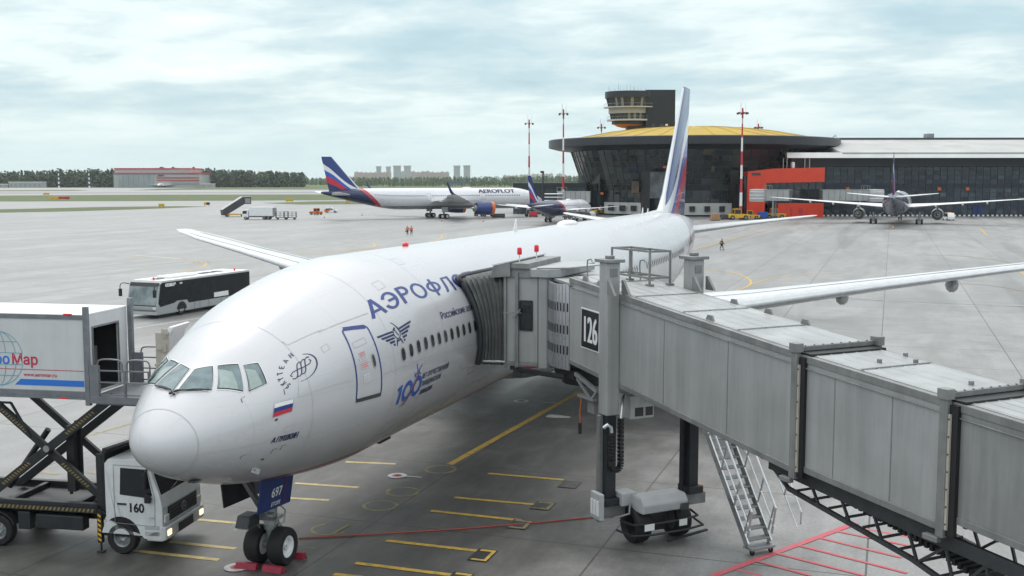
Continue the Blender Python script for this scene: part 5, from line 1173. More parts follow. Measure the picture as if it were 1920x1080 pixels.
# the raised box
mbox = mat('box_panel', (.58, .60, .615), .4, var=.08, vs=1.2, streak=.08)
mrail = mat('box_rail', (.20, .215, .235), .45, .3, var=.25, vs=3)
Y0, Y1, Z0, Z1 = 5.44, 11.9, 4.66, 7.02; XF = 7.55
bxo = tw(MB().bx(5.20, 5.26, Y0, Y1, Z0, Z1).bx(XF-.06, XF, Y0, Y1, Z0, Z1).bx(5.26, XF-.06, Y1-.06, Y1, Z0, Z1).bx(5.26, XF-.06, Y0, Y1-.06, Z0, Z0+.06)
    .bx(5.26, 5.62, Y0, Y0+.06, Z0+.06, Z1).bx(7.05, XF-.06, Y0, Y0+.06, Z0+.06, Z1).bx(5.62, 7.05, Y0, Y0+.06, 6.62, Z1), 'cargo_box', mbox)
tw(MB().bx(5.19, XF+.01, Y0-.01, Y1+.01, Z1+.001, Z1+.05), 'box_roof', mat('box_roof_paint', (.80, .81, .82), .4, var=.06, vs=1), bxo, bevel=.01)
tw(MB().bx(5.17, 5.199, Y0, Y1, Z1-.10, Z1+.03).bx(5.165, 5.199, Y0, Y1, Z0-.02, Z0+.16).bx(5.15, 5.22, Y0+.0, Y1, Z0-.08, Z0-.021), 'edge_rail', mrail, bxo, bevel=.008)
tw(MB().bx(5.27, 7.48, 7.6, 7.65, Z0+.06, Z1-.01).bx(5.262, 5.28, Y0+.07, 7.59, Z0+.065, Z1-.01).bx(7.47, 7.488, Y0+.07, 7.59, Z0+.065, Z1-.01).bx(5.29, 7.46, Y0+.07, 7.59, Z0+.065, Z0+.08).bx(5.29, 7.46, Y0+.07, 7.59, Z1-.05, Z1-.02), 'box_shade_lining', MT['darkgrey'], bxo)  # added panels, their dark grey stands in for the shade inside the box
tw(MB().bx(5.3, 5.9, 5.95, 6.55, Z0+.06, 6.2).bx(6.3, 6.95, 6.1, 6.55, Z0+.06, 5.9), 'trolley_stack', MT['steel'], bxo)
for x, z0 in ((5.12, 4.42), (XF+.02, 4.55)): tw(MB().bx(x, x+.13, Y0-.16, Y0-.01, z0, Z1+.28), 'mast_post', mrail, bevel=.012)
mb = MB()
for i, z in enumerate((6.62,)): mb.bx(5.60, 7.07, Y0-.03, Y0-.002, z-.0, z+.05)
mb.bx(5.60, 5.64, Y0-.03, Y0-.002, Z0+.06, 6.62).bx(7.03, 7.07, Y0-.03, Y0-.002, Z0+.06, 6.62)
tw(mb, 'door_frame', mrail, bxo)
fl = tw(MB().bx(5.14, 7.70, 3.45, Y0-.17, Z0-.06, Z0+.03).bx(5.10, 5.139, 3.45, Y0-.17, Z0-.16, Z0+.05).bx(5.3, 7.5, 3.6, 5.2, Z0-.24, Z0-.07), 'front_platform', mrail, bevel=.008)
def loop(y0, y1, x, z0, z1): return smooth_path([(x, y0, z0), (x, y0, z1-.12), (x, y0-.12*(1 if y1 < y0 else -1), z1), (x, y1+.12*(1 if y1 < y0 else -1), z1), (x, y1, z1-.12), (x, y1, z0)], 4)
for x in (5.16, 7.62):
    mb = MB(); z0, z1 = Z0+.03, Z0+1.12
    mb.tube(loop(5.02, 4.26, x, z1-.35, z1), .026, 6).tube(loop(4.10, 3.40, x, z1-.35, z1), .026, 6)
    for z in (.10, .46, .80): mb.bar((x, 5.02, Z0+z), (x, 3.40, Z0+z), .035, .04)
    for y in (5.02, 4.18, 3.42): mb.bar((x, y, z0), (x, y, z1-.3), .07, .07)
    tw(mb, 'handrail', mrail, fl)
    tw(MB().bx(x-.05, x+.05, 4.98, 5.26, Z0, Z0+.95), 'gate_post', mrail, fl)
for x, y in ((5.3, 3.7), (5.3, 3.85), (5.35, 3.6)): tw(MB().tube([(x, y, Z0-.1), (x, y+.01, Z0-.45), (x, y-.03, Z0-.62)], .018, 6), 'hanging_hose', MT['black'], fl)
for x in (5.14,): tw(MB().bx(x, x+.05, Y0+.35, Y0+.6, Z1+.03, Z1+.07), 'marker_lamp', MT['lampred'], bxo)
for y in (6.0, 8.75): tw(MB().bx(5.14, 5.149, y, y+.28, Z0-.075, Z0-.03), 'marker_lamp', MT['lampred'], bxo)
# company panel on the near side: globe, lettering, web address, stripes
xs = 5.194; U_ = (0, 0, 1); R2 = (0, -1, 0)
mred = mat('sign_red', (.47, .025, .07), .45); mblu = mat('sign_blue', (.02, .16, .58), .45); mteal = mat('sign_teal', (.12, .34, .45), .5)
def side(vf, y, z, k=1.0, o=0.0): return [(xs-o, y-a*k, z+b*k) for a, b in vf[0]], vf[1]
gy, gz, gr = 8.22, 5.72, .80
mb = MB(); q = 0
for part in (1, -1):
    for kx in (1, .72, .30, -.30, -.72, -1):
        pts = [(gr*kx*cos(a)*1.0, part*gr*sin(a)) for a in [radians(12+ (78)*i/14) for i in range(15)]]
        mb.add(*side(stroke(pts, .018), gy, gz, 1, .0004*q)); q += 1
    for h in (.17, .5):
        wdt = gr*sqrt(1-(h/gr)**2); mb.add(*side(stroke([(-wdt, part*h), (wdt, part*h)], .018), gy, gz, 1, .0004*q)); q += 1
tw(mb, 'globe_emblem', mteal, bxo)
k_ = .42
tA, tM = text2d('Аэро', k_, .010), text2d('Мар', k_, .010)
wA = max(x for x, y in tA[0])
mb = MB(); mb.add(*side((tA[0], tA[1]), 7.86+wA-.0, 5.56)); tw(mb, 'company_name', mblu, bxo)
mb = MB(); mb.add(*side(tM, 7.80, 5.56)); tw(mb, 'company_name', mred, bxo)
mb = MB(); t = text2d('www.aeromar.ru', .155, .003); w_ = max(x for x, y in t[0]); mb.add(*side(([(x*1.06/w_, y) for x, y in t[0]], t[1]), 7.42, 5.215)); tw(mb, 'web_address', mred, bxo)
mb = MB(); mb.add([(xs, 11.8, 5.405), (xs, Y0+.05, 5.405), (xs, Y0+.05, 5.425), (xs, 11.8, 5.425)], [(0, 1, 2, 3)]); tw(mb, 'red_line', mred, bxo)
mb = MB(); mb.add([(xs, 7.72, 4.95), (xs, Y0+.05, 4.95), (xs, Y0+.05, 5.13), (xs, 7.52, 5.13)], [(0, 1, 2, 3)]); tw(mb, 'blue_stripe', mblu, bxo)

CT.rotation_euler = (0, 0, radians(8.5))        # parked a little askew to the jet

# ================================================================ apron bus
BA = radians(177.5)
BUS = thing('airport_bus', 'long black and silver apron bus with a white roof standing beyond the jet nose', 'bus', (51.5, 37.75, 0), BA)
# local: x forward (front at 0), y to the bus's left: 0 is the side towards the jet, -3 the far side
LB, WB = 12.4, 3.0
mbw = mat('bus_silver', (.40, .42, .43), .3, .3, var=.1, vs=2)
bwin = mat('bus_dark_glazing', (.012, .015, .018), .25, spec=.25, var=.5, vs=1.2)
mb = MB(); prof = [(0.0, .28), (.06, .9), (.02, 1.05), (-.34, 2.62), (-.62, 2.92), (-LB, 2.92), (-LB, .32)]
mb.prism([(x, 0, z) for x, z in prof], (0, -WB, 0)); body = mb.build('bus_body', mbw, BUS, bevel=.07)
for y, o in ((0.004, .006), (-WB-.010, .006)):
    MB().prism([(-.42, y, 2.70), (-.10, y, 1.20), (-.35, y, .92), (-2.0, y, 1.08), (-2.35, y, 1.22), (-3.6, y, 1.20), (-3.9, y, .92), (-LB+.05, y, .92), (-LB+.05, y, 2.80), (-.62, y, 2.80)], (0, o, 0)).build('side_glazing', bwin, body)
fr_ = lambda f, y, o: Vector((.02-.36*f, y, 1.05+1.57*f))+Vector((.974, 0, .223))*o
MB().hexa([fr_(.02, -.12, .012), fr_(.02, -WB+.12, .012), fr_(.02, -WB+.12, -.02), fr_(.02, -.12, -.02)], [fr_(.92, -.16, .012), fr_(.92, -WB+.16, .012), fr_(.92, -WB+.16, -.02), fr_(.92, -.16, -.02)]).build('windscreen', mat('bus_windscreen', (.10, .13, .14), .08, spec=.8, var=.6, vs=.9, col2=(.28, .33, .34)), body)
MB().hexa([fr_(.93, -.1, .03), fr_(.93, -WB+.1, .03), fr_(.93, -WB+.1, -.1), fr_(.93, -.1, -.1)], [fr_(1.12, -.14, .02), fr_(1.12, -WB+.14, .02), fr_(1.12, -WB+.14, -.2), fr_(1.12, -.14, -.2)]).build('destination_panel', MT['darkgrey'], body)
MB().bx(-.02, .075, -WB+.1, -.1, .98, 1.06).bx(.0, .085, -WB+.2, -.2, .62, .66).build('front_trim', MT['darkgrey'], body)
for y in (-.42, -WB+.18): MB().bx(.0, .07, y-.02, y+.30, .72, .92).build('headlight', MT['lampwhite'], body, bevel=.02)
MB().bx(-.03, .10, -WB+.05, -.05, .30, .52).build('bumper', MT['lightgrey'], body, bevel=.03)
for xw in (-2.95, -10.2):
    for y, s_ in ((-.14, 1), (-WB+.14, -1)):
        W = tyre(MB(), (xw, y, .5), (0, s_, 0), .5, .3, 26).build('wheel', MT['rubber'], BUS, 40)
        MB().lathe((xw, y, .5), (0, s_, 0), [(.02, .10), (.1, .12), (.12, .08), (.26, .06), (.3, .14), (.3, -.1), (.02, -.1)], 20).build('rim', MT['steel'], W, 35)
        MB().prism([(xw+.62*cos(a), .008 if s_ > 0 else -WB-.008, .5+.62*sin(a)) for a in [pi*i/14 for i in range(15)]], (0, -.003*s_, 0)).build('wheel_arch', MT['black'], body)
for x in (-4.6, -5.3, -6.5, -8.2, -9.0, -11.2): MB().bx(x, x+.03, .002, .012, .36, .90).build('skirt_seam', MT['darkgrey'], body)
MB().bx(-9.2, -7.2, .011, .014, 1.02, 1.42).build('side_notice', MT['white'], body)
mb = MB(); flat_text(mb, 'COBUS', .30, (-.98, .013, 2.48), (-1, 0, 0), (0, 0, 1), bold=.03, sx=1.3); flat_text(mb, '3000', .17, (-2.75, .013, 2.55), (-1, 0, 0), (0, 0, 1), bold=.012); mb.build('bus_lettering', MT['white'], body)
MB().bx(-LB+.05, -.7, -WB+.06, -.06, 2.921, 2.96).build('bus_roof', MT['white'], body, bevel=.015)
rf = MB().bx(-6.2, -2.6, -2.2, -.8, 2.962, 3.14); rf.build('roof_unit', MT['white'], body, bevel=.06)
for x in (-1.9, -7.6, -8.6, -9.8): MB().bx(x-.4, x+.4, -1.9, -1.1, 2.962, 3.0).build('roof_hatch', MT['darkgrey'], body, bevel=.01)
for x, y in ((-1.1, -1.2), (-11.0, -.6)): MB().cyl((x, y, 2.96), (x, y, 3.16), .08, n=10).build('roof_beacon', MT['lampred'], body)
for y, s_ in ((-.0, 1), (-WB, -1)): MB().tube(smooth_path([(-.35, y, 2.66), (.2, y+s_*.12, 2.78), (.5, y+s_*.16, 2.62), (.5, y+s_*.16, 2.2)], 4), .04, 6).bx(.42, .58, y+s_*.16-.12, y+s_*.16+.12, 1.75, 2.35).build('wing_mirror', MT['black'], body, bevel=.02)
MT['engblue'] = mat('engine_blue', (.010, .036, .16), .3, coat=.3)
# ================================================================ the other airliners
def tri(b, lst): return lst
def airliner(label, nose, heading, L_, R, zc, span, sweep, eng, fin, stab, gear, text=None, winglet=None, engcol='lightgrey', dark_tail=True, fin_h=None, belly=(.24, .25, .27), c0=None, group='airliners parked across the apron', lip='alu', under=0.0):
    rz = radians(heading)+pi
    A = thing('airliner', label, 'airplane', (nose[0], nose[1], 0), rz, group)
    b = Body(L_, R, zc); zb = zc-R
    sk = body_mat('airliner_skin', (.66, .67, .70), zb+.55*R*.62, (.4, .03, .05), belly, c0, 1.0, stripe=0.0)
    fus = b.skin(90, 40).build('fuselage', sk, A, 60)
    ys, xr = span/2, L_*.335
    pts = []
    for f, ch, th in ((0, 1.0, .10), (.12, .92, .10), (.33, .55, .09), (.7, .33, .08), (.93, .2, .07), (1.0, .1, .05)):
        c = ch*L_*.19; y = f*ys; xl = xr+y*sweep; pts.append((y, xl, xl+c, zb+R*.62+y*.085, th*c))
    for s in (-1, 1):
        W = wing_mesh(pts, s).build('wing', MT['white'], A, 40)
        if winglet:
            y, xl, xt, z, th = pts[-1]; mb = MB(); rr = []
            for k in range(7):
                t = k/6; a = t*radians(78); yy = y+winglet*.55*sin(a)*.8; zz = z+winglet*(1-cos(a))*1.15; cc = (xt-xl)*(1-.72*t)
                rr.append([(xl+t*winglet*.85+cc*p, s*yy-s*q*.12*cos(1.57-a), zz+q*.12*sin(1.57-a)*.6) for p, q in AF[::2]])
            mb.loft(rr).build('winglet', MT['navy'], W, 50)
        for f in (.3, .5, .68):
            y = f*ys; i = max(k for k in range(len(pts)) if pts[k][0] <= y); p, q = pts[i], pts[i+1]; t = (y-p[0])/(q[0]-p[0]); xt = p[2]+(q[2]-p[2])*t; z = p[3]+(q[3]-p[3])*t
            MB().loft([[(xt-2.0+3*a, s*y+r*cos(k*pi/4), z-.35+r*1.2*sin(k*pi/4)) for k in range(8)] for a, r in ((0, .05), (.35, .3), (.7, .25), (1, .04))]).build('flap_fairing', MT['lightgrey'], W, 50)
        ex, ey, ez, er, el = eng
        engine(A, (ex, s*ey, ez), er, el, MT[engcol], MT[lip], 24, pylon=(zb+R*.62+ey*.085, ex+el*.95))
        gx, gy, wr, ax = gear; main_gear(A, gx, s*gy, zb+.7, wr, ax, 1.2, 14)
        sp, sz = stab
        ts = [(0, L_*.865, L_*.958, sz, .5), (sp*.15, L_*.88, L_*.96, sz+.1, .45), (sp, L_*.955, L_*.99, sz+sp*.10, .12)]
        wing_mesh(ts, s).build('tailplane', MT['white'], A, 40)
    zr = zc+R*.8; xr0, xr1, xt0, xt1 = L_*.83, L_*.965, L_*.952, L_*.995
    fm = fin_mat('fin_paint', xr0, xr1, xt0, xt1, zr, fin)
    wing_mesh([(0, xr0-1.5, xr1, zr-.7, .6), (0, xr0, xr1, zr, .55), (0, (xr0+xt0)/2, (xr1+xt1)/2, (zr+fin)/2, .42), (0, xt0, xt1, fin, .2)], 1, True).build('tail_fin', fm, A, 50)
    nx = L_*.075
    g = MB().cyl((nx, 0, .4), (nx, 0, zb+.4), .12, n=8).build('nose_landing_gear', MT['steel'], A, 40)
    for s in (-1, 1): wheel(g, (nx, s*.3, .42), .42, .3, s, n=14, detail=False)
    for s in (-1, 1):
        wn = MB(); x = L_*.13; k = 0
        while x < L_*.84:
            if not any(abs(x-L_*q) < .9 for q in (.30, .55, .80)):
                B2 = [(x-.12, radians(13)), (x+.12, radians(13)), (x+.12, radians(20)), (x-.12, radians(20))]
                b.panel(wn, [(a, (t if s < 0 else pi-t)) for a, t in B2], .012, 1)
            x += .55
        o = wn.build('cabin_windows', MT['darkgrey'], fus); o['kind'] = 'stuff'
        for q in (.10, .30, .55, .80):
            mb = MB(); c4 = [(L_*q-.5, radians(-8)), (L_*q+.5, radians(-8)), (L_*q+.5, radians(30)), (L_*q-.5, radians(30))]; c4 = [(a, t if s < 0 else pi-t) for a, t in c4]
            b.strip(mb, c4+[c4[0]], .06, .012, .3); mb.build('door_outline', MT['grey'], fus)
        cw = MB(); c4 = [(2.3*R/3.1, radians(38)), (3.6*R/3.1, radians(30)), (3.9*R/3.1, radians(46)), (3.0*R/3.1, radians(62))]
        b.panel(cw, [(a, t if s < 0 else pi-t) for a, t in c4], .02, 4); cw.build('cockpit_window', MT['glass'], fus)
    if text:
        t, h, xs_, th, k = text
        mb = MB(); vf = text2d(t, h, 0, sx=k); wd_ = max(x for x, y in vf[0])
        for i, dx in enumerate((-.09, -.03, .03, .09)): b.wrap(mb, *move(vf, dx, 0), xs_+wd_, radians(th), .02+.012*i, side=-1, gs=2, gt=.25); mb.build('airline_name', MT['ink'], fus)
    MB().ball((L_*.36, 0, zc+R), .9, 12, 6, (1.6, .5, .28)).build('satcom_dome', MT['white'], A, 60)
    if under: MB().bx(0, 0, 0, 0, 0, 0)
    return A
def nose_of(m, h, d): return (m[0]+cos(radians(h))*d, m[1]+sin(radians(h))*d)
airliner('white airliner side-on far across the apron with a striped tail and a bright blue engine', nose_of((268, 105.2), -46, 33.2), -46, 66.8, 2.98, 5.5, 64, .56, (20.5, 10.5, 2.9, 1.9, 5.2), 17.0, (9.3, 6.6), (33.2, 5.3, .68, 2), text=('AEROFLOT', 2.05, 10.0, 31, 1.12), winglet=3.4, engcol='engblue', lip='orange', c0=66.8*.80-5.5)
airliner('smaller navy-tailed airliner angled away, nosing at the round terminal beyond the big jet', nose_of((249.3, 62.9), -8, 17.7), -8, 37.6, 1.98, 3.7, 34, .46, (11.0, 5.75, 1.7, 1.05, 3.2), 11.8, (6.2, 4.3), (17.7, 3.8, .58, 1), c0=37.6*.56-3.7, belly=(.03, .045, .12))
airliner('twin-engine airliner seen from behind on the right, nose to the glass terminal wing', nose_of((267, -17.7), -2.2, 33), -2.2, 63.7, 2.82, 5.0, 60, .50, (21.5, 9.4, 2.2, 1.5, 4.6), 16.9, (9.6, 6.9), (33, 5.35, .62, 2), c0=63.7*.55-5, belly=(.05, .055, .08), engcol='grey', lip='steel')

# ================================================================ small vehicles, carts and people on the apron
def put(uv): p = gp(*uv); return (p.x, p.y, 0)
def face(deg): return YAW + radians(deg)     # 0 = nose away from the viewer, 90 = nose to the left in the picture
GV = 'ground service vehicles on the apron'
def simple_wheels(t, xs, yw, r, wd=.25):
    for x in xs:
        for s in (-1, 1):
            W = tyre(MB(), (x, s*yw, r), (0, s, 0), r, wd, 14).build('wheel', MT['rubber'], t, 40)
            MB().lathe((x, s*yw, r), (0, s, 0), [(.02, wd*.45), (r*.5, wd*.52), (r*.55, wd*.3), (.02, wd*.3)], 12).build('rim', MT['steel'], W, 40)
def box_truck(uv, deg, label, lifted=0.0, boxcol='white', open_back=True):
    t = thing('box_truck', label, 'truck', put(uv), face(deg), GV)
    MB().bx(-6.2, 1.9, -.9, .9, .65, .9).build('chassis', MT['dark'], t)
    c = MB().prism([(.35, -1.2, .6), (2.05, -1.2, .6), (2.1, -1.2, 1.5), (1.85, -1.2, 2.55), (.35, -1.2, 2.7)], (0, 2.4, 0)).build('cab', MT['white'], t, bevel=.06)
    MB().hexa([(2.085, -1.05, 1.55), (2.095, -1.05, 1.55), (2.095, 1.05, 1.55), (2.085, 1.05, 1.55)], [(1.88, -1.0, 2.45), (1.92, -1.0, 2.45), (1.92, 1.0, 2.45), (1.88, 1.0, 2.45)]).build('windscreen', MT['glass'], c)
    for s in (-1, 1): MB().prism([(.75, s*1.205, 1.6), (1.95, s*1.205, 1.6), (1.8, s*1.205, 2.35), (.75, s*1.205, 2.4)], (0, s*.01, 0)).build('side_window', MT['glass'], c)
    z = 1.0+lifted
    MB().bx(-6.3, .15, -1.25, 1.25, z, z+2.4).build('cargo_box', MT[boxcol], t, bevel=.03)
    MB().bx(-6.36, .2, -1.28, 1.28, z-.12, z-.005).build('box_sill', MT['steel'], t)
    if open_back: MB().bx(-6.9, -6.31, -1.2, 1.2, z-.1, z+2.2).build('tail_lift', MT['grey'], t, bevel=.03)
    if lifted:
        for s in (-.8, .8):
            for a, b_ in (((-5.6, 1.0), (-.6, z-.1)), ((-.6, 1.0), (-5.6, z-.1))): MB().bar((a[0], s, a[1]), (b_[0], s, b_[1]), .16, .3).build('scissor_arm', MT['dark'], t)
        MB().bx(.15, 2.0, -1.2, 1.2, z, z+.12).build('front_platform', MT['steel'], t)
    simple_wheels(t, (1.1, -3.9, -5.1), 1.05, .48, .3); return t
box_truck((470, 411.5), 90, 'white box truck with a grey tail-lift, parked on the far apron beside the mobile stairs')
box_truck((912, 406), -150, 'catering truck with its white box raised, serving the far side-on airliner', 3.4, open_back=False)
t = thing('mobile_stairs', 'tall grey covered passenger stairs truck parked far out left of the box truck', 'stairs truck', put((440, 406)), face(-58), GV); t.scale = (.85, .85, .85)
MB().bx(-3.6, 3.4, -1.2, 1.2, .55, 1.0).build('chassis', MT['yellow'], t, bevel=.05)
MB().prism([(3.4, -1.15, 1.0), (4.9, -1.15, 1.0), (4.7, -1.15, 2.3), (3.4, -1.15, 2.3)], (0, 2.3, 0)).build('cab', MT['white'], t, bevel=.05)
MB().prism([(-4.4, -1.3, .5), (-3.4, -1.3, .5), (3.2, -1.3, 4.3), (5.6, -1.3, 4.3), (5.6, -1.3, 6.7), (2.6, -1.3, 6.7), (-4.6, -1.3, 2.3)], (0, 2.6, 0)).build('stair_body', MT['darkgrey'], t, bevel=.05)
MB().prism([(-4.7, -1.35, 2.32), (2.55, -1.35, 6.72), (5.65, -1.35, 6.72), (5.65, -1.35, 6.86), (2.5, -1.35, 6.86), (-4.75, -1.35, 2.46)], (0, 2.7, 0)).build('stair_roof', MT['lightgrey'], t)
MB().prism([(3.4, -1.31, 4.6), (5.3, -1.31, 4.6), (5.3, -1.31, 6.3), (3.4, -1.31, 6.3)], (0, .01, 0)).build('side_window', MT['steel'], t)
simple_wheels(t, (-2.6, 2.9), 1.05, .45)
def cart(uv, deg, label, name='baggage_cart'):
    t = thing(name, label, 'cart', put(uv), face(deg), 'baggage carts')
    MB().bx(-1.7, 1.7, -.8, .8, .45, .58).build('deck', MT['darkgrey'], t)
    mb = MB()
    for x in (-1.65, -.55, .55, 1.65):
        for y in (-.76, .76): mb.bx(x-.04, x+.04, y-.04, y+.04, .58, 2.1)
    for y in (-.76, .76):
        for z in (1.0, 1.5, 2.05): mb.bx(-1.65, 1.65, y-.03, y+.03, z, z+.06)
    mb.build('rail_cage', MT['steel'], t)
    for x in (-1.65, 1.65): MB().bx(x-.03, x+.03, -.76, .76, .6, 2.0).build('end_panel', MT['grey'], t)
    MB().bx(-1.72, 1.72, -.84, .84, 2.1, 2.16).build('canopy', MT['grey'], t)
    simple_wheels(t, (-1.2, 1.2), .62, .25, .16); return t
cart((529, 411.5), 90, 'empty grey cage cart right of the box truck, left half of the pair')
cart((544, 411.5), 90, 'grey cage cart with a canopy coupled on the right side of its twin')
def tractor(uv, deg, label, col='yellow', k=1.0):
    t = thing('tow_tractor', label, 'tow tractor', put(uv), face(deg), 'yellow and orange tow tractors')
    MB().prism([(-2.2*k, -1.0*k, .4*k), (2.4*k, -1.0*k, .4*k), (2.5*k, -1.0*k, 1.15*k), (.4*k, -1.0*k, 1.3*k), (-2.3*k, -1.0*k, 1.2*k)], (0, 2.0*k, 0)).build('body', MT[col], t, bevel=.06)
    c = MB().bx(-.9*k, .5*k, -.8*k, .8*k, 1.3*k, 2.25*k).build('cab', MT['glass'], t, bevel=.05)
    MB().bx(-1.0*k, .6*k, -.86*k, .86*k, 2.255*k, 2.36*k).build('cab_roof', MT[col], c, bevel=.02)
    mb = MB()
    for x in (-.92*k, .5*k):
        for y in (-.8*k, .8*k): mb.bx(x-.05, x+.05, y-.05, y+.05, 1.25*k, 2.26*k)
    mb.build('cab_pillar', MT[col], c)
    MB().cyl((-.2*k, 0, 2.36*k), (-.2*k, 0, 2.55*k), .09, n=8).build('beacon', MT['amber'], c)
    MB().bx(2.45*k, 2.75*k, -.8*k, .8*k, .45*k, .8*k).build('bumper', MT['darkgrey'], t)
    simple_wheels(t, (-1.4*k, 1.5*k), .95*k, .5*k, .35*k); return t
tractor((593, 402.5), 60, 'small orange tug with an open cab far out beside the patrol car', 'orange', .85)
tractor((1383, 412), -85, 'low yellow pushback tractor parked left of the striped mast foot', 'yellow', 1.25)
tractor((1407, 411), -95, 'yellow pushback tractor just right of the striped mast foot')
tractor((1452, 410), -90, 'yellow pushback tractor under the small boarding bridge by the red block', 'yellow', 1.2)
tractor((1098, 404), -90, 'yellow loader tractor behind the wing of the smaller navy-tailed airliner', 'yellow', 1.3)
tractor((1130, 402), -90, 'yellow tractor at the foot of the round terminal near its white plinth', 'yellow', 1.2)
tractor((1577, 403.5), 90, 'far yellow tractor left of the rear-facing airliner, under its left wing', 'yellow', .9)
def car(uv, deg, label, col, col2=None, van=False, name='patrol_car', cat='car'):
    t = thing(name, label, cat, put(uv), face(deg), GV); h = 2.0 if van else 1.5
    MB().prism([(-2.2, -.88, .3), (2.2, -.88, .3), (2.2, -.88, .85), (1.2, -.88, .98), (.5, -.88, h), (-1.7, -.88, h), (-2.2, -.88, 1.0)], (0, 1.76, 0)).build('body', MT[col], t, bevel=.08)
    for s in (-1, 1): MB().prism([(-1.75, s*.885, .98), (1.0, s*.885, .98), (.45, s*.885, h-.12), (-1.55, s*.885, h-.12)], (0, s*.008, 0)).build('side_window', MT['glass'], t)
    MB().hexa([(1.17, -.78, 1.02), (1.2, -.78, 1.02), (1.2, .78, 1.02), (1.17, .78, 1.02)], [(.56, -.72, h-.08), (.6, -.72, h-.08), (.6, .72, h-.08), (.56, .72, h-.08)]).build('windscreen', MT['glass'], t)
    if col2: MB().bx(-2.22, -.2, -.895, .895, .45, .95).build('side_stripe', MT[col2], t)
    MB().bx(-.6, -.3, -.5, .5, h, h+.14).build('light_bar', MT['amber'], t)
    simple_wheels(t, (-1.4, 1.4), .82, .34, .22); return t
car((621, 398.5), -95, 'white and orange patrol car far out, nose to the right, beside the orange tug', 'white', 'orange')
car((1778, 413), 0, 'white van seen from behind, parked right of the rear-facing airliner engine', 'white', None, True, 'service_van', 'van')
t = thing('cargo_crate', 'brown cargo crate standing on the apron below the white plinth windows', 'crate', put((1341, 413.5)), face(90), None)
MB().bx(-1.1, 1.1, -.9, .9, .2, 1.8).build('crate_body', mat('crate_wood', (.42, .23, .12), .7, var=.3, vs=3), t, bevel=.03)
MB().bx(-1.2, 1.2, -1.0, 1.0, 0, .19).build('pallet', MT['darkgrey'], t)
def crate(uv, label, col, w_=1.4, h=1.5):
    t = thing('cargo_pallet', label, 'cargo', put(uv), face(90), 'loaded pallets and dollies'); MB().bx(-w_, w_, -.8, .8, .35, h).build('load', MT[col], t, bevel=.12); MB().bx(-w_-.1, w_+.1, -.9, .9, .15, .34).build('dolly', MT['darkgrey'], t); simple_wheels(t, (-w_*.7, w_*.7), .6, .16, .12); return t
crate((1362, 412), 'dark loaded dolly between the brown crate and the yellow pushback tractor', 'darkgrey')
crate((1430, 411), 'blue covered dolly between the two pushback tractors', 'blue', 1.3, 2.0)
crate((1072, 406), 'blue loaded dolly left of the yellow loader behind the navy-tailed airliner', 'blue', 1.2)
crate((1562, 404), 'low orange dolly at the terminal foot left of the far yellow tractor', 'orange', 1.3, 1.0)
crate((1605, 403), 'low yellow dolly behind the left engine of the rear-facing airliner', 'yellow', 1.3, 1.0)
crate((935, 409), 'dark baggage dolly under the nose of the far side-on airliner', 'darkgrey', 1.8, 1.3)
crate((1000, 407), 'red and brown dolly near the far airliner nose wheel', 'red', 1.2, 1.6)

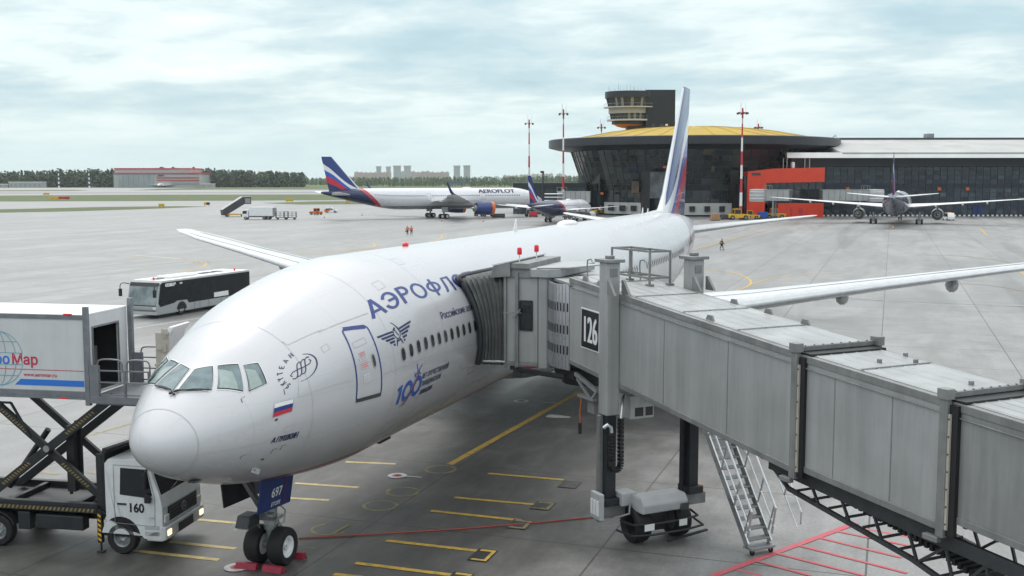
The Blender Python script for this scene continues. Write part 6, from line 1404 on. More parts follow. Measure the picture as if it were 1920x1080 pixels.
def person(uv, label, deg, jacket, trousers, step=.22, bag=None, hgt=1.76, arm=.12):
    """one continuous skinned body; clothing and hair as thin shells"""
    t = thing('person', label, 'person', put(uv), face(deg), None); k = hgt/1.76
    J = dict(pel=(0, 0, .95), sp=(.02, 0, 1.15), ch=(.03, 0, 1.36), nk=(.03, 0, 1.50), hd=(.05, 0, 1.60), ht=(.05, 0, 1.72))
    for s, n in ((-1, 'r'), (1, 'l')):
        q = step*s; J['hip'+n] = (0, s*.10, .90); J['kn'+n] = (q*.7+.04, s*.11, .50); J['an'+n] = (q-.02, s*.11, .09+max(0, -q)*.3); J['to'+n] = (q+.16, s*.13, .05+max(0, -q)*.1)
        J['sh'+n] = (.02, s*.20, 1.41); J['el'+n] = (-q*.4-.03, s*(.27+arm*.2), 1.14); J['wr'+n] = (-q*.9+.06, s*(.28+arm*.2), .90); J['ha'+n] = (-q*1.0+.09, s*.27, .81)
    E_ = [('pel', 'sp'), ('sp', 'ch'), ('ch', 'nk'), ('nk', 'hd'), ('hd', 'ht')]
    for n in 'rl': E_ += [('pel', 'hip'+n), ('hip'+n, 'kn'+n), ('kn'+n, 'an'+n), ('an'+n, 'to'+n), ('ch', 'sh'+n), ('sh'+n, 'el'+n), ('el'+n, 'wr'+n), ('wr'+n, 'ha'+n)]
    Rr = dict(pel=.15, sp=.135, ch=.155, nk=.06, hd=.10, ht=.085)
    for n in 'rl': Rr.update({'hip'+n: .10, 'kn'+n: .062, 'an'+n: .045, 'to'+n: .04, 'sh'+n: .075, 'el'+n: .05, 'wr'+n: .035, 'ha'+n: .04})
    def skin(name, keys, m, grow):
        idx = {q: i for i, q in enumerate(keys)}; me = bpy.data.meshes.new(name)
        me.from_pydata([tuple(c*k for c in J[q]) for q in keys], [(idx[a], idx[b]) for a, b in E_ if a in idx and b in idx], [])
        o = bpy.data.objects.new(name, me); COL.objects.link(o); o.parent = t
        sm = o.modifiers.new('skin', 'SKIN'); sl_ = me.skin_vertices[0].data if me.skin_vertices else None
        if sl_ is None:
            bm = bmesh.new(); bm.from_mesh(me); bm.verts.layers.skin.verify(); bm.to_mesh(me); bm.free(); sl_ = me.skin_vertices[0].data
        for q, i in idx.items(): sl_[i].radius = (Rr[q]*k+grow, Rr[q]*k+grow); sl_[i].use_root = (i == 0)
        o.modifiers.new('subsurf', 'SUBSURF').levels = 1; me.materials.append(m); return o
    body = skin('body', ['pel', 'sp', 'ch', 'nk', 'hd', 'ht']+[a+n for n in 'rl' for a in ('hip', 'kn', 'an', 'to', 'sh', 'el', 'wr', 'ha')], MT['skin'], 0)
    skin('jacket', ['sp', 'ch', 'shr', 'shl', 'elr', 'ell', 'wrr', 'wrl'], MT[jacket], .022); skin('trousers', ['pel', 'hipr', 'hipl', 'knr', 'knl', 'anr', 'anl'], MT[trousers], .02)
    hx = .05*k; MB().ball((hx-.02*k, 0, 1.70*k), .108*k, 12, 8, (1.0, .85, .85)).build('hair', MT['black'], t, 60)
    for n in 'rl': p = J['to'+n]; a = J['an'+n]; MB().ball(((p[0]+a[0])/2*k, p[1]*k, (p[2])*k), .13*k, 10, 6, (1.1, .42, .42)).build('shoe', MT['black'], t, 60)
    if bag: MB().bx(-.06, .22, -.40, -.24, .55, .85).build('bag', MT['black'], t, bevel=.03)
    MB().bx(-.14, .17, -.175, .175, 1.18*k, 1.23*k).build('reflective_band', MT['yellow'], t)
    return t
person((764, 440.5), 'left one of two orange-vested workers walking on the far apron, holding a dark bag', 180, 'hivis', 'cloth', .2, True)
person((771.5, 440.5), 'right one of two orange-vested workers walking on the far apron, hands free', 180, 'hivis', 'cloth', -.2)
person((1353, 468.5), 'lone worker in dark clothes walking on the right apron below the tailplane', -80, 'cloth', 'cloth', .3)
def sign(uv, label, w_, h, col, col2=None):
    t = thing('airfield_sign', label, 'sign', put(uv), face(0), 'low airfield signs'); p = MB().bx(-.25, .25, -w_/2, w_/2, .5, .5+h).build('sign_panel', MT[col], t, bevel=.03)
    if col2: MB().bx(-.27, -.255, -w_/2, -w_/2+w_*.55, .52, .48+h).build('sign_face', MT[col2], p)
    for y in (-w_*.35, w_*.35): MB().cyl((0, y, 0), (0, y, .5), .08, n=8).build('post', MT['darkgrey'], t)
sign((112, 375), 'red and yellow airfield sign in the grass, left of the hangar axis', 11, 1.3, 'yellow', 'red')
sign((87, 366.5), 'yellow airfield sign farther out at the left by the runway', 4.0, 1.3, 'yellow')
sign((303, 389.5), 'yellow airfield sign at the near grass strip, left of its black and yellow neighbour', 2.2, 1.1, 'yellow')
sign((388, 386.5), 'yellow and black airfield sign at the tip of the near grass strip', 2.4, 1.1, 'yellow', 'black')
sign((543, 379.5), 'wide yellow airfield sign in the grass left of the striped tail', 3.6, 1.2, 'yellow')
sign((652, 382), 'yellow airfield sign under the tail of the far side-on airliner', 1.8, 1.1, 'yellow')
def cone(uv, label):
    t = thing('traffic_cone', label, 'traffic cone', put(uv), 0, 'traffic cones round the parked airliners')
    MB().lathe((0, 0, 0), (0, 0, 1), [(.22, .03), (.18, .05), (.05, .72), (.02, .74)], 12).build('cone_body', MT['orange'], t, 40); MB().bx(-.25, .25, -.25, .25, 0, .03).build('cone_base', MT['black'], t); MB().lathe((0, 0, 0), (0, 0, 1), [(.135, .34), (.095, .52), (.09, .52), (.12, .34)], 12).build('cone_band', MT['white'], t, 40)
for uv, lb in (((828, 415), 'orange cone ahead of the far side-on airliner main wheels'), ((906, 416), 'orange cone below the blue engine of the far airliner'), ((1674, 429), 'orange cone behind the tail of the rear-facing airliner'), ((679, 404), 'orange cone under the far striped tail'), ((608, 408.5), 'orange cone by the orange tug on the far apron')): cone(uv, lb)
# ================================================================ terminal
def RR(u, d): return (u-960)*d/2075.0
def zz(v, d): return vp(960, v, d).z
def site(u, d): p = vp(u, 336, d); return (p.x, p.y, 0)
mgl = mat('facade_glass', (.018, .028, .038), .07, spec=.65, var=.5, vs=.12)
mgl2 = mat('facade_glass_green', (.06, .075, .075), .09, spec=.5, var=.5, vs=.2)
mfr = mat('facade_frame', (.02, .022, .026), .5)
mfas = mat('fascia_dark', (.030, .034, .042), .42, .2, var=.25, vs=.3)
mdome = mat('dome_yellow', (.43, .29, .012), .75, 0, var=.3, vs=.15, col2=(.36, .24, .03))
mora = mat('red_cladding', (.68, .048, .015), .45, var=.12, vs=.4)
mpl = mat('plinth_panel', (.50, .51, .50), .5, var=.12, vs=.5, streak=.1)
D0 = 361.0; TC_ = site(1296, D0)
TM = thing('terminal_rotunda', 'round dark glass terminal hall with a wide black rim and shallow yellow dome', 'terminal', TC_, YAW)
# local axes: x away from the viewer, y to the left of the picture
RI = 46.5
MB().lathe((0, 0, 0), (0, 0, 1), [(38.6, 19.6), (43.5, 20.2), (46.2, 20.9), (46.5, 21.0), (46.5, 23.3), (46.1, 23.5), (37, 23.7), (30, 23.6), (30, 19.5)], 128).build('roof_rim', mfas, TM, 30)
mb = MB(); nseg = 64
prof = [(41.5, 23.62), (38, 24.0), (33, 24.9), (27, 26.0), (20, 26.9), (12, 27.5), (4, 27.75), (.1, 27.8)]
mb.lathe((0, 0, 0), (0, 0, 1), prof, nseg); dm = mb.build('dome', mdome, TM, 40)
mb = MB()
for i in range(0, nseg, 2):
    a = 2*pi*i/nseg
    for (r0, z0), (r1, z1) in zip(prof[:-2], prof[1:-1]): mb.bar((r0*cos(a), r0*sin(a), z0+.05), (r1*cos(a), r1*sin(a), z1+.05), .14, .14)
mb.build('dome_seam', mat('dome_seam', (.40, .27, .014), .7), dm)
MB().tube([(10*cos(.3), -46.2, 23.4), (0, -46.4, 24.9), (-1.0, -46.4, 25.3), (-2, -46.3, 24.9), (-2.2, -46.2, 23.4)], .14, 6).build('roof_ladder', MT['lightgrey'], TM)
# leaning glass wall, each pane a face of its own, slightly out of true so reflections break up
random.seed(11)
NA, NZ = 84, 7; z0, z1 = 7.6, 19.7; r0, r1 = 35.0, 39.2
mb = MB(); fr_m = MB()
for i in range(NA):
    a0, a1 = 2*pi*i/NA, 2*pi*(i+1)/NA; am = (a0+a1)/2
    if cos(am) > .35: continue
    for j in range(NZ):
        f0, f1 = j/NZ, (j+1)/NZ; ra, rb = r0+(r1-r0)*f0, r0+(r1-r0)*f1; za, zb_ = z0+(z1-z0)*f0, z0+(z1-z0)*f1
        mb.cur = 0 if random.random() < (.25 if sin(am) > .80 else .97 if sin(i*.55+1.3*j)*cos(i*.21) < .55 else .2) else 1  # paler green panes, thickest on the left, paint in the reflected sky
        j1, j2 = random.uniform(-.022, .022), random.uniform(-.02, .02)
        mb.add([((ra+j1)*cos(a0), (ra+j1)*sin(a0), za), ((ra-j1)*cos(a1), (ra-j1)*sin(a1), za), ((rb-j1+j2)*cos(a1), (rb-j1+j2)*sin(a1), zb_), ((rb+j1+j2)*cos(a0), (rb+j1+j2)*sin(a0), zb_)], [(0, 1, 2, 3)])
    fr_m.bar(((r0+.08)*cos(a0), (r0+.08)*sin(a0), z0), ((r1+.08)*cos(a0), (r1+.08)*sin(a0), z1), .12, .14)
for j in range(NZ+1):
    f = j/NZ; R_ = r0+(r1-r0)*f+.1; z = z0+(z1-z0)*f
    for i in range(NA):
        a0, a1 = 2*pi*i/NA, 2*pi*(i+1)/NA
        if cos((a0+a1)/2) > .35: continue
        fr_m.bar((R_*cos(a0), R_*sin(a0), z), (R_*cos(a1), R_*sin(a1), z), .12, .12)
gw = mb.build('glass_wall', [mgl, mgl2], TM); fr_m.build('mullions', mfr, gw)
# lower ring: dark glass between portals, white plinth
mb = MB(); mf = MB(); random.seed(5)
for i in range(NA):
    a0, a1 = 2*pi*i/NA, 2*pi*(i+1)/NA
    if cos((a0+a1)/2) > .35: continue
    for j in range(3):
        za, zb_ = 1.2+2.13*j, 1.2+2.13*(j+1); R_ = 34.9; e = random.uniform(-.04, .04)
        mb.add([((R_+e)*cos(a0), (R_+e)*sin(a0), za), ((R_-e)*cos(a1), (R_-e)*sin(a1), za), ((R_-e)*cos(a1), (R_-e)*sin(a1), zb_), ((R_+e)*cos(a0), (R_+e)*sin(a0), zb_)], [(0, 1, 2, 3)])
    mf.bar((35.0*cos(a0), 35.0*sin(a0), 1.0), (35.0*cos(a0), 35.0*sin(a0), 7.6), .14, .14)
lw = mb.build('lower_glass', mgl, TM); mf.build('mullions', mfr, lw)
MB().lathe((0, 0, 0), (0, 0, 1), [(34.0, 0), (34.6, 0), (34.6, 19.4), (34.0, 19.4)], 96).build('core_wall', MT['black'], TM)
def on_drum(u, v0, v1, w_u, r): pass
def drum_box(u0, u1, v0, v1, rr, thick, m, name, par=TM, lean=0.0):
    """block set against the drum, seen between two picture columns"""
    d = D0-rr; y0, y1 = -RR(u0, d)+RR(1296, D0), -RR(u1, d)+RR(1296, D0)
    za, zb_ = max(0, zz(v1, d)), zz(v0, d)
    xs = lambda y: -sqrt(max(rr*rr-y*y, 1))
    return MB().hexa([(xs(y0)-thick, y0, za), (xs(y0)+1.5, y0, za), (xs(y1)+1.5, y1, za), (xs(y1)-thick, y1, za)], [(xs(y0)-thick-lean, y0, zb_), (xs(y0)+1.5, y0, zb_), (xs(y1)+1.5, y1, zb_), (xs(y1)-thick-lean, y1, zb_)]).build(name, m, par)
for u0, u1, v0, v1 in ((1098, 1132, 320, 345), (1132, 1134, 320, 402), (1206, 1222, 319, 402), (1370, 1386, 318, 402)): drum_box(u0, u1, v0, v1, 36.5, .6, MT['black'], 'portal')
for u0, u1 in ((1142, 1206), (1283, 1372)):
    p = drum_box(u0, u1, 381, 403, 36.0, 1.2, mpl, 'plinth')
    d = D0-36
    n = 3
    for k in range(n):
        uu = u0+(u1-u0)*(k+.55)/(n+.2); drum_box(uu-5, uu+5, 386.5, 396.5, 36.0, 1.26, MT['black'], 'plinth_window', p)
for u, v in ((1137, 364), (1248, 313)): drum_box(u-2, u+2, v-2, v+2, 39, .8, MT['orange'], 'warning_light')
# pictures hung on the lower glass read as pale shapes
mpic = mat('mural_grey', (.16, .18, .19), .5, var=.8, vs=.35, col2=(.03, .03, .035)); mpc2 = mat('mural_tan', (.16, .10, .05), .5, var=.7, vs=.5, col2=(.04, .04, .04))
for u0, u1, v0, v1, m in ((1222, 1252, 322, 372, mpic), (1190, 1202, 340, 362, mpc2), (1333, 1338, 311, 322, mpc2), (1165, 1174, 282, 306, mpic)): drum_box(u0, u1, v0, v1, 37.3, .6, m, 'wall_mural', TM, .8)
# red gate block on the right front
GB = thing('gate_block', 'bright red gate block shaped like a bent bar in front of the round terminal', 'building', site(1470, 318), YAW)
d = 318.0; Y = lambda u: -RR(u, d)+RR(1470, d); Zv = lambda v: max(0, zz(v, d))
MB().prism([(0, Y(1402), 0), (0, Y(1434), 0), (0, Y(1437), Zv(343)), (0, Y(1546), Zv(341)), (0, Y(1546), Zv(314)), (0, Y(1452), Zv(316)), (0, Y(1402), Zv(322))], (14, 0, 0)).build('red_frame', mora, GB)
MB().bx(.8, 13, Y(1546), Y(1436), Zv(381), Zv(342)).build('gate_glass', mgl, GB)
mb = MB()
for k in range(9):
    u = 1437+k*13.5; mb.bx(.6, .79, Y(u)-.12, Y(u)+.12, Zv(381), Zv(342))
for v in (355, 368): mb.bx(.6, .79, Y(1546), Y(1437), Zv(v)-.1, Zv(v)+.1)
mb.build('gate_mullions', mfr, GB)
MB().bx(.2, 13.2, Y(1546), Y(1460), 0, Zv(381)).build('red_base', mora, GB)
MB().bx(.1, .19, Y(1507), Y(1500), 0, 2.6).bx(.1, .19, Y(1487), Y(1484), 0, 2.6).build('service_door', MT['red'], GB)
MB().bx(-.08, -.005, Y(1426), Y(1409), Zv(329), Zv(324)).build('sign_strip', MT['darkgrey'], GB)
for u in (1476, 1483, 1517, 1526): MB().cyl((5, Y(u), Zv(316)), (5, Y(u), Zv(296)), .12, n=6).build('roof_vent_pipe', MT['lightgrey'], GB)
MB().bx(4, 6, Y(1497), Y(1491), Zv(316), Zv(303)).build('roof_box', MT['white'], GB, bevel=.4)
for u in (1389, 1397): MB().bx(1, 10, Y(u+5), Y(u), 0, Zv(345 if u < 1395 else 330)).build('side_glass', mgl, GB)
# terminal wing running off to the right
TW = thing('terminal_wing', 'long dark glass terminal wing with a pale roof edge running off to the right', 'terminal', site(1700, 330), YAW-radians(2.0))
d = 330.0; Y = lambda u: -RR(u, d)+RR(1700, d); Zv = lambda v, dd=330.0: zz(v, dd)
yl, yr = Y(1478), Y(2060)
MB().prism([(-8.6, yl+2, Zv(297)), (-8.0, yl+2, Zv(287.0)), (6, yl+2, Zv(286.2)), (6, yl, Zv(297))], (0, yr-yl, 0)).build('canopy_edge', mat('canopy_white', (.80, .81, .80), .45, var=.1, vs=.2), TW)
MB().prism([(-8.2, yl-14, Zv(287)), (30, yl-14, Zv(286)-.0+5.0), (30, yl-14, Zv(292)), (-8.2, yl-14, Zv(290))], (0, yr-yl+14, 0)).build('roof_slope', mat('roof_pale', (.42, .43, .42), .6, var=.2, vs=.1), TW)
MB().bx(28, 40, yr, yl-20, Zv(290), Zv(272)+3.2).build('upper_roof', MT['darkgrey'], TW)
MB().bx(-5, 30, yr, yl, Zv(312), Zv(296)).build('dark_soffit', MT['dark'], TW)
random.seed(3); mb = MB(); mf = MB(); nx_ = 44
for i in range(nx_):
    ya, yb = yl-1+(yr-yl)*i/nx_, yl-1+(yr-yl)*(i+1)/nx_
    for j in range(11):
        za, zb_ = .6+(Zv(312)-.6)*j/11, .6+(Zv(312)-.6)*(j+1)/11
        ux = (i/nx_); pr = .10+.9*max(0, ux-.40) if 3 <= j <= 5 else (.25 if j > 7 else .06)
        mb.cur = 1 if random.random() < pr else 0
        if j == 6: mb.cur = 2
        e, g = random.uniform(-.03, .03), random.uniform(-.03, .03)
        mb.add([(0+e, ya, za), (0-e, yb, za), (g-e, yb, zb_), (g+e, ya, zb_)], [(0, 1, 2, 3)])
    mf.bx(-.12, -.04, ya-.06, ya+.06, .3, Zv(312))
for j in range(12): z = .6+(Zv(312)-.6)*j/11; mf.bx(-.12, -.041, yr, yl-1, z-.07, z+.07)
mgl3 = mat('facade_glass_pale', (.09, .14, .16), .12, spec=.5, var=.6, vs=.3, col2=(.03, .05, .07))  # paler grey-blue glass colour, mottled
mgl4 = mat('facade_glass_blue', (.014, .030, .058), .08, spec=.65, var=.4, vs=.15)
gw = mb.build('glass_wall', [mgl4, mgl3, mat('spandrel_navy', (.010, .018, .045), .3)], TW); mf.build('mullions', mfr, gw)
MB().bx(.3, 25, yr, yl-1, 0, Zv(312)-.02).build('core_wall', MT['black'], TW)
for u in (1590, 1760, 1812): MB().bx(-.6, -.13, Y(u)-.5, Y(u)+.5, Zv(357), Zv(351)).build('warning_light', MT['orange'], TW)
for u, w2 in ((1700, 5), (1612, 6)): MB().tube([(8, Y(u)+w2, Zv(284)), (8, Y(u)+w2, Zv(280)), (8, Y(u)-w2, Zv(280)), (8, Y(u)-w2, Zv(284))], .12, 6).build('roof_rail', MT['grey'], TW)
MB().bx(29, 33, Y(1810), Y(1797), Zv(272)+3.2, Zv(266)+3.6).build('roof_plant', MT['grey'], TW)
for u in (1828, 1838): MB().bx(-.3, -.13, Y(u)-.6, Y(u)+.6, .3, 3.0).build('service_door', MT['navy'], TW)
# black and white blocks along the foot of the facades
KB = MB(); KB2 = MB()
for i in range(150):
    u0 = 1278+i*4.4; p, q = gp(u0, 405.5), gp(u0+4.4, 405.5); mbk = KB if i % 2 else KB2
    a, b_ = Vector((p.x, p.y, 0)), Vector((q.x, q.y, 0)); n = FH*.5; mbk.hexa([a, b_, b_+n, a+n], [a+Vector((0, 0, .45)), b_+Vector((0, 0, .45)), b_+n+Vector((0, 0, .45)), a+n+Vector((0, 0, .45))])
kb = thing('kerb_barrier', 'long low barrier of alternating black and white blocks along the terminal foot', 'barrier', tuple(gp(1278, 405.5)), 0)
ROOTM[kb.name] = Matrix.Translation(gp(1278, 405.5))
KB.build('black_blocks', MT['black'], kb, local=False); KB2.build('white_blocks', MT['white'], kb, local=False)
# low glass wing to the left, behind the smaller airliner
LW = thing('low_terminal_wing', 'low dark glass building left of the round terminal, behind the navy-tailed airliner', 'terminal', site(1025, 350), YAW)
d = 350.0; Y = lambda u: -RR(u, d)+RR(1025, d); Zv = lambda v: zz(v, 350.0)
MB().bx(0, 20, Y(1100), Y(962), Zv(352), Zv(343)).build('fascia', mfas, LW)
MB().bx(1, 19, Y(1100), Y(963), 0, Zv(352)-.02).build('glass_wall', mgl3, LW)
mb = MB()
for k in range(17): u = 963+k*8.4; mb.bx(.7, .98, Y(u)-.12, Y(u)+.12, 0, Zv(352)-.03)
for v in (362, 376): mb.bx(.7, .979, Y(1100), Y(963), Zv(v)-.1, Zv(v)+.1)
mb.build('mullions', mfr, LW)
# control tower
CTW = thing('control_tower', 'dark control tower slab with two curved glass cabin levels above the yellow dome', 'control tower', site(1210, 385), YAW)
d = 385.0; Y = lambda u: -RR(u, d)+RR(1210, d); Zv = lambda v: zz(v, 385.0)
MB().bx(-4, 8, Y(1261), Y(1207), 8, Zv(170)).build('tower_slab', mat('tower_dark', (.018, .022, .027), .4, .2, var=.2, vs=.2), CTW)
MB().bx(-4.06, -4.0, Y(1224), Y(1218), Zv(240), Zv(233)).bx(-4.06, -4.0, Y(1240), Y(1233), Zv(240), Zv(233)).build('louvre', MT['darkgrey'], CTW)
MB().bx(-4.08, -4.0, Y(1248), Y(1243), Zv(237), Zv(233.5)).build('tower_lamp', MT['white'], CTW)
def half_disc(name, uL, v0, v1, m, r_in=0, rim=0, n=28, u_r=1222, xs=1.0, par=CTW):
    yc = Y(u_r-38); R_ = abs(Y(uL)-yc); mb = MB(); pts = []
    for i in range(n+1):
        a = radians(78)+radians(204)*i/n; pts.append((cos(a)*R_*.85+2, yc+sin(a)*R_, 0))
    lo, hi = Zv(v1), Zv(v0); mb.prism([(x, y, lo) for x, y, z in pts], (0, 0, hi-lo)); return mb.build(name, m, par)
half_disc('cabin_roof', 1134, 172, 184, mfas)
def glass_level(uT, uB, v0, v1, name):
    yc = Y(1184); RT_, RB = abs(Y(uT)-yc), abs(Y(uB)-yc); mb = MB(); mf = MB(); n = 26; random.seed(int(uT))
    for i in range(n):
        a0, a1 = radians(78)+radians(204)*i/n, radians(78)+radians(204)*(i+1)/n
        P_ = lambda a, R_, z: (cos(a)*R_*.85+2, yc+sin(a)*R_, z)
        mb.cur = 1 if 6 <= i <= 15 and random.random() < .28 else 0
        mb.add([P_(a0, RB, Zv(v1)), P_(a1, RB, Zv(v1)), P_(a1, RT_, Zv(v0)), P_(a0, RT_, Zv(v0))], [(0, 1, 2, 3)])
        mf.bar(P_(a0, RB+.06, Zv(v1)), P_(a0, RT_+.06, Zv(v0)), .16, .16)
    g = mb.build(name, [mgl2, mat('blind_cream', (.27, .27, .22), .6)], CTW); mf.build('mullions', mfr, g)
glass_level(1137, 1141, 184, 200, 'upper_cabin_glass')
half_disc('upper_balcony', 1132, 200.5, 202.5, mpl); half_disc('cabin_band', 1141, 202.5, 213, mat('cabin_band', (.37, .365, .34), .5))
glass_level(1144, 1146, 213, 224, 'lower_cabin_glass')
half_disc('lower_balcony', 1138, 224, 227, mpl); half_disc('cabin_base', 1147, 227, 233, mfas)
mb = MB(); yc = Y(1184); mb.loft([[(cos(a)*R_*.85+2, yc+sin(a)*R_, z) for a in [radians(78+204*i/24) for i in range(25)]] for R_, z in ((6.2, Zv(233)), (5.0, Zv(237)), (3.2, Zv(239.5)), (1.0, Zv(240.5)))]); mb.build('cabin_underside', mat('underside_orange', (.60, .22, .09), .5), CTW)
MB().bx(-2, 4, Y(1209), Y(1174), 8, Zv(236)).build('tower_stem', MT['dark'], CTW)
for v, uL, zt in ((200, 1132, 195), (224, 1138, 219)):
    mb = MB(); R_ = abs(Y(uL)-yc)
    pts = [(cos(a)*R_*.85+2, yc+sin(a)*R_, Zv(zt)) for a in [radians(78+204*i/26) for i in range(27)]]; mb.tube(pts, .06, 5)
    for p in pts[::2]: mb.bar(p, (p[0], p[1], Zv(v)), .06, .06)
    mb.build('balcony_rail', MT['grey'], CTW)
random.seed(9)
for k in range(13):
    u = 1139+k*5.6; h = random.uniform(5, 16); x = random.uniform(-5, 3)
    MB().cyl((x, Y(u), Zv(172)), (x, Y(u), Zv(172-h)), .06, .03, n=5).bar((x-.3, Y(u), Zv(172-h*.7)), (x+.3, Y(u), Zv(172-h*.7)), .05, .05).build('antenna', MT['grey'], CTW)
# small boarding bridges of the other gates
def small_bridge(u, d, label, L_, h0, drum=True, k=1.0, turn=90, group='boarding bridges of the other gates'):
    t = thing('boarding_bridge', label, 'boarding bridge', site(u, d), YAW+radians(turn), group)
    MB().bx(-L_, 0, -1.4*k, 1.4*k, h0, h0+2.9*k).build('tunnel', mwall, t); MB().bx(-L_-.1, .1, -1.5*k, 1.5*k, h0+2.9*k, h0+3.05*k).build('tunnel_roof', mroof, t)
    mb = MB(); x = -L_
    while x < 0: mb.bx(x, x+.12, -1.47*k, 1.47*k, h0-.05, h0+2.88*k); x += 1.6
    mb.build('wall_rib', mtrim, t)
    if drum: MB().lathe((2.0*k, 0, h0-.3), (0, 0, 1), [(2.4*k, 0), (2.45*k, .2), (2.45*k, 3.2*k), (2.3*k, 3.4*k), (.1, 3.5*k)], 24).build('cab', MT['lightgrey'], t, 30); mb = MB()
    for z in (.8, 1.7, 2.6): MB().lathe((2.0*k, 0, h0-.3+z*k), (0, 0, 1), [(2.46*k, 0), (2.52*k, .05), (2.52*k, .14), (2.46*k, .2)], 24).build('cab_band', MT['white'], t, 30)
    for y in (-1.2, 1.2): MB().cyl((-2.5, y, .6), (-2.5, y, h0), .25, n=10).build('lift_column', MT['grey'], t)
    MB().bx(-3.0, -2.0, -1.8, 1.8, .5, .9).build('cross_beam', MT['darkgrey'], t)
    for y in (-1.1, 1.1): tyre(MB(), (-2.5, y, .45), (0, 1, 0), .45, .35, 14).build('wheel', MT['rubber'], t, 40)
    mb = MB()
    for x in (-1.5, 0.2):
        for y in (-1.1, 1.1): mb.bx(x-.06, x+.06, y-.06, y+.06, h0+3.05*k, h0+4.2*k)
    mb.bx(-1.5, .2, -1.1, -1.0, h0+4.1*k, h0+4.2*k).bx(-1.5, .2, 1.0, 1.1, h0+4.1*k, h0+4.2*k); mb.build('roof_cage', mtrim, t); return t
small_bridge(1436, 303, 'small pale boarding bridge with a ribbed round cab in front of the red block', 7, 5.1, turn=60)
small_bridge(1628, 308, 'grey boarding bridge with a ribbed cab left of the rear-facing airliner tail', 13, 5.0, turn=-90+0)
small_bridge(1050, 300, 'grey boarding bridge sloping from the round terminal to the navy-tailed airliner', 9, 4.6, drum=False, turn=120)
# red and white light masts
def mast(u, d, label, H=30.0, foot=0):
    t = thing('light_mast', label, 'light mast', site(u, d), YAW, 'tall red and white light masts'); n = 8
    R_ = lambda z: .42-.26*z/H
    for c, m, nm in ((0, MT['red'], 'red_band'), (1, MT['white'], 'white_band')):
        for k in range(n-1):
            if k % 2 == c: MB().cyl((0, 0, H*.86*k/(n-1)), (0, 0, H*.86*(k+1)/(n-1)), R_(H*.86*k/(n-1)), R_(H*.86*(k+1)/(n-1)), 14).build(nm, m, t, 40)
    MB().cyl((0, 0, H*.86), (0, 0, H*.945), .14, .12, 10).build('white_band', MT['steel'], t, 40)
    MB().cyl((0, 0, H*.91), (0, 0, H*1.0), .26, .22, 10).build('red_head', MT['red'], t, 40)
    for a in range(0, 360, 60):
        c_, s_ = cos(radians(a)), sin(radians(a)); arm = MB().bar((0, 0, H*.955), (c_*1.25, s_*1.25, H*.965), .1, .1).build('lamp_arm', MT['red'], t)
        MB().bx(c_*1.35-.28, c_*1.35+.28, s_*1.35-.28, s_*1.35+.28, H*.945, H*.962).build('floodlight', MT['darkgrey'], arm, bevel=.04)
    for a in (30, 150, 270): MB().cyl((cos(radians(a))*.8, sin(radians(a))*.8, H*.965), (cos(radians(a))*.8, sin(radians(a))*.8, H*1.05), .03, n=5).build('lightning_rod', MT['grey'], t)
mast(992, 357, 'striped light mast rising behind the nose of the far side-on airliner')
mast(1056, 335, 'striped light mast at the left tip of the round terminal rim', 31.9)
mast(1127, 384, 'light mast head showing above the dome left of the control tower')
mast(1390, 300, 'striped light mast in front of the red gate block')
mast(1420, 384, 'light mast head showing above the right side of the yellow dome')
t = thing('street_lamp', 'dark single lamp post in front of the low terminal wing', 'street lamp', site(1018, 330), YAW)
MB().cyl((0, 0, 0), (0, 0, 12.5), .3, .2, 10).build('pole', MT['dark'], t, 40); MB().prism([(-.1, -.4, 12.4), (-.1, .8, 12.9), (-.1, .8, 13.4), (-.1, -.3, 13.4)], (.2, 0, 0)).build('lamp_head', MT['dark'], t)
# ================================================================ far ground: hangar, woods, town
def far(u, d): p = vp(u, 336, d); return (p.x, p.y, 0)
HG = thing('hangar', 'wide grey aircraft hangar with red roof edges at the far left, before the woods', 'hangar', far(293, 1450), YAW)
d = 1450.0; Y = lambda u: -RR(u, d)+RR(293, d); Zv = lambda v: max(0, zz(v, d))
mhg = mat('hangar_wall', (.42, .43, .43), .6, var=.12, vs=.05); mhd = mat('hangar_door', (.30, .34, .36), .55, var=.15, vs=.08); mhr = mat('hangar_red', (.50, .045, .07), .55)
MB().bx(0, 60, Y(374), Y(213), 0, Zv(327)).build('lower_hall', mhg, HG); MB().bx(4, 60, Y(356), Y(213), Zv(327), Zv(317)).build('upper_hall', mhg, HG)
MB().bx(3, 61, Y(357), Y(212.5), Zv(317), Zv(315)).bx(-1, 61, Y(375), Y(356), Zv(326.5), Zv(323.5)).bx(-1, 3, Y(356), Y(212.5), Zv(326), Zv(324)).build('red_edge', mhr, HG)
mb = MB()
for k in range(7): mb.bx(-.5, -.02, Y(222+(k+1)*9.7)+.4, Y(222+k*9.7)-.4, 0, Zv(327.5))
mb.build('hangar_door', mhd, HG)
MB().bx(-.9, -.1, Y(374), Y(294), Zv(334), Zv(332)).bx(-.9, -.1, Y(374), Y(294), Zv(339), Zv(337)).build('red_stripe', mhr, HG)
MB().bx(-.8, -.1, Y(372), Y(320), Zv(345), Zv(342)).build('window_band', mhd, HG)
MB().bx(-.8, -.1, Y(307), Y(296), Zv(330), Zv(328)).build('sign_strip', MT['navy'], HG)
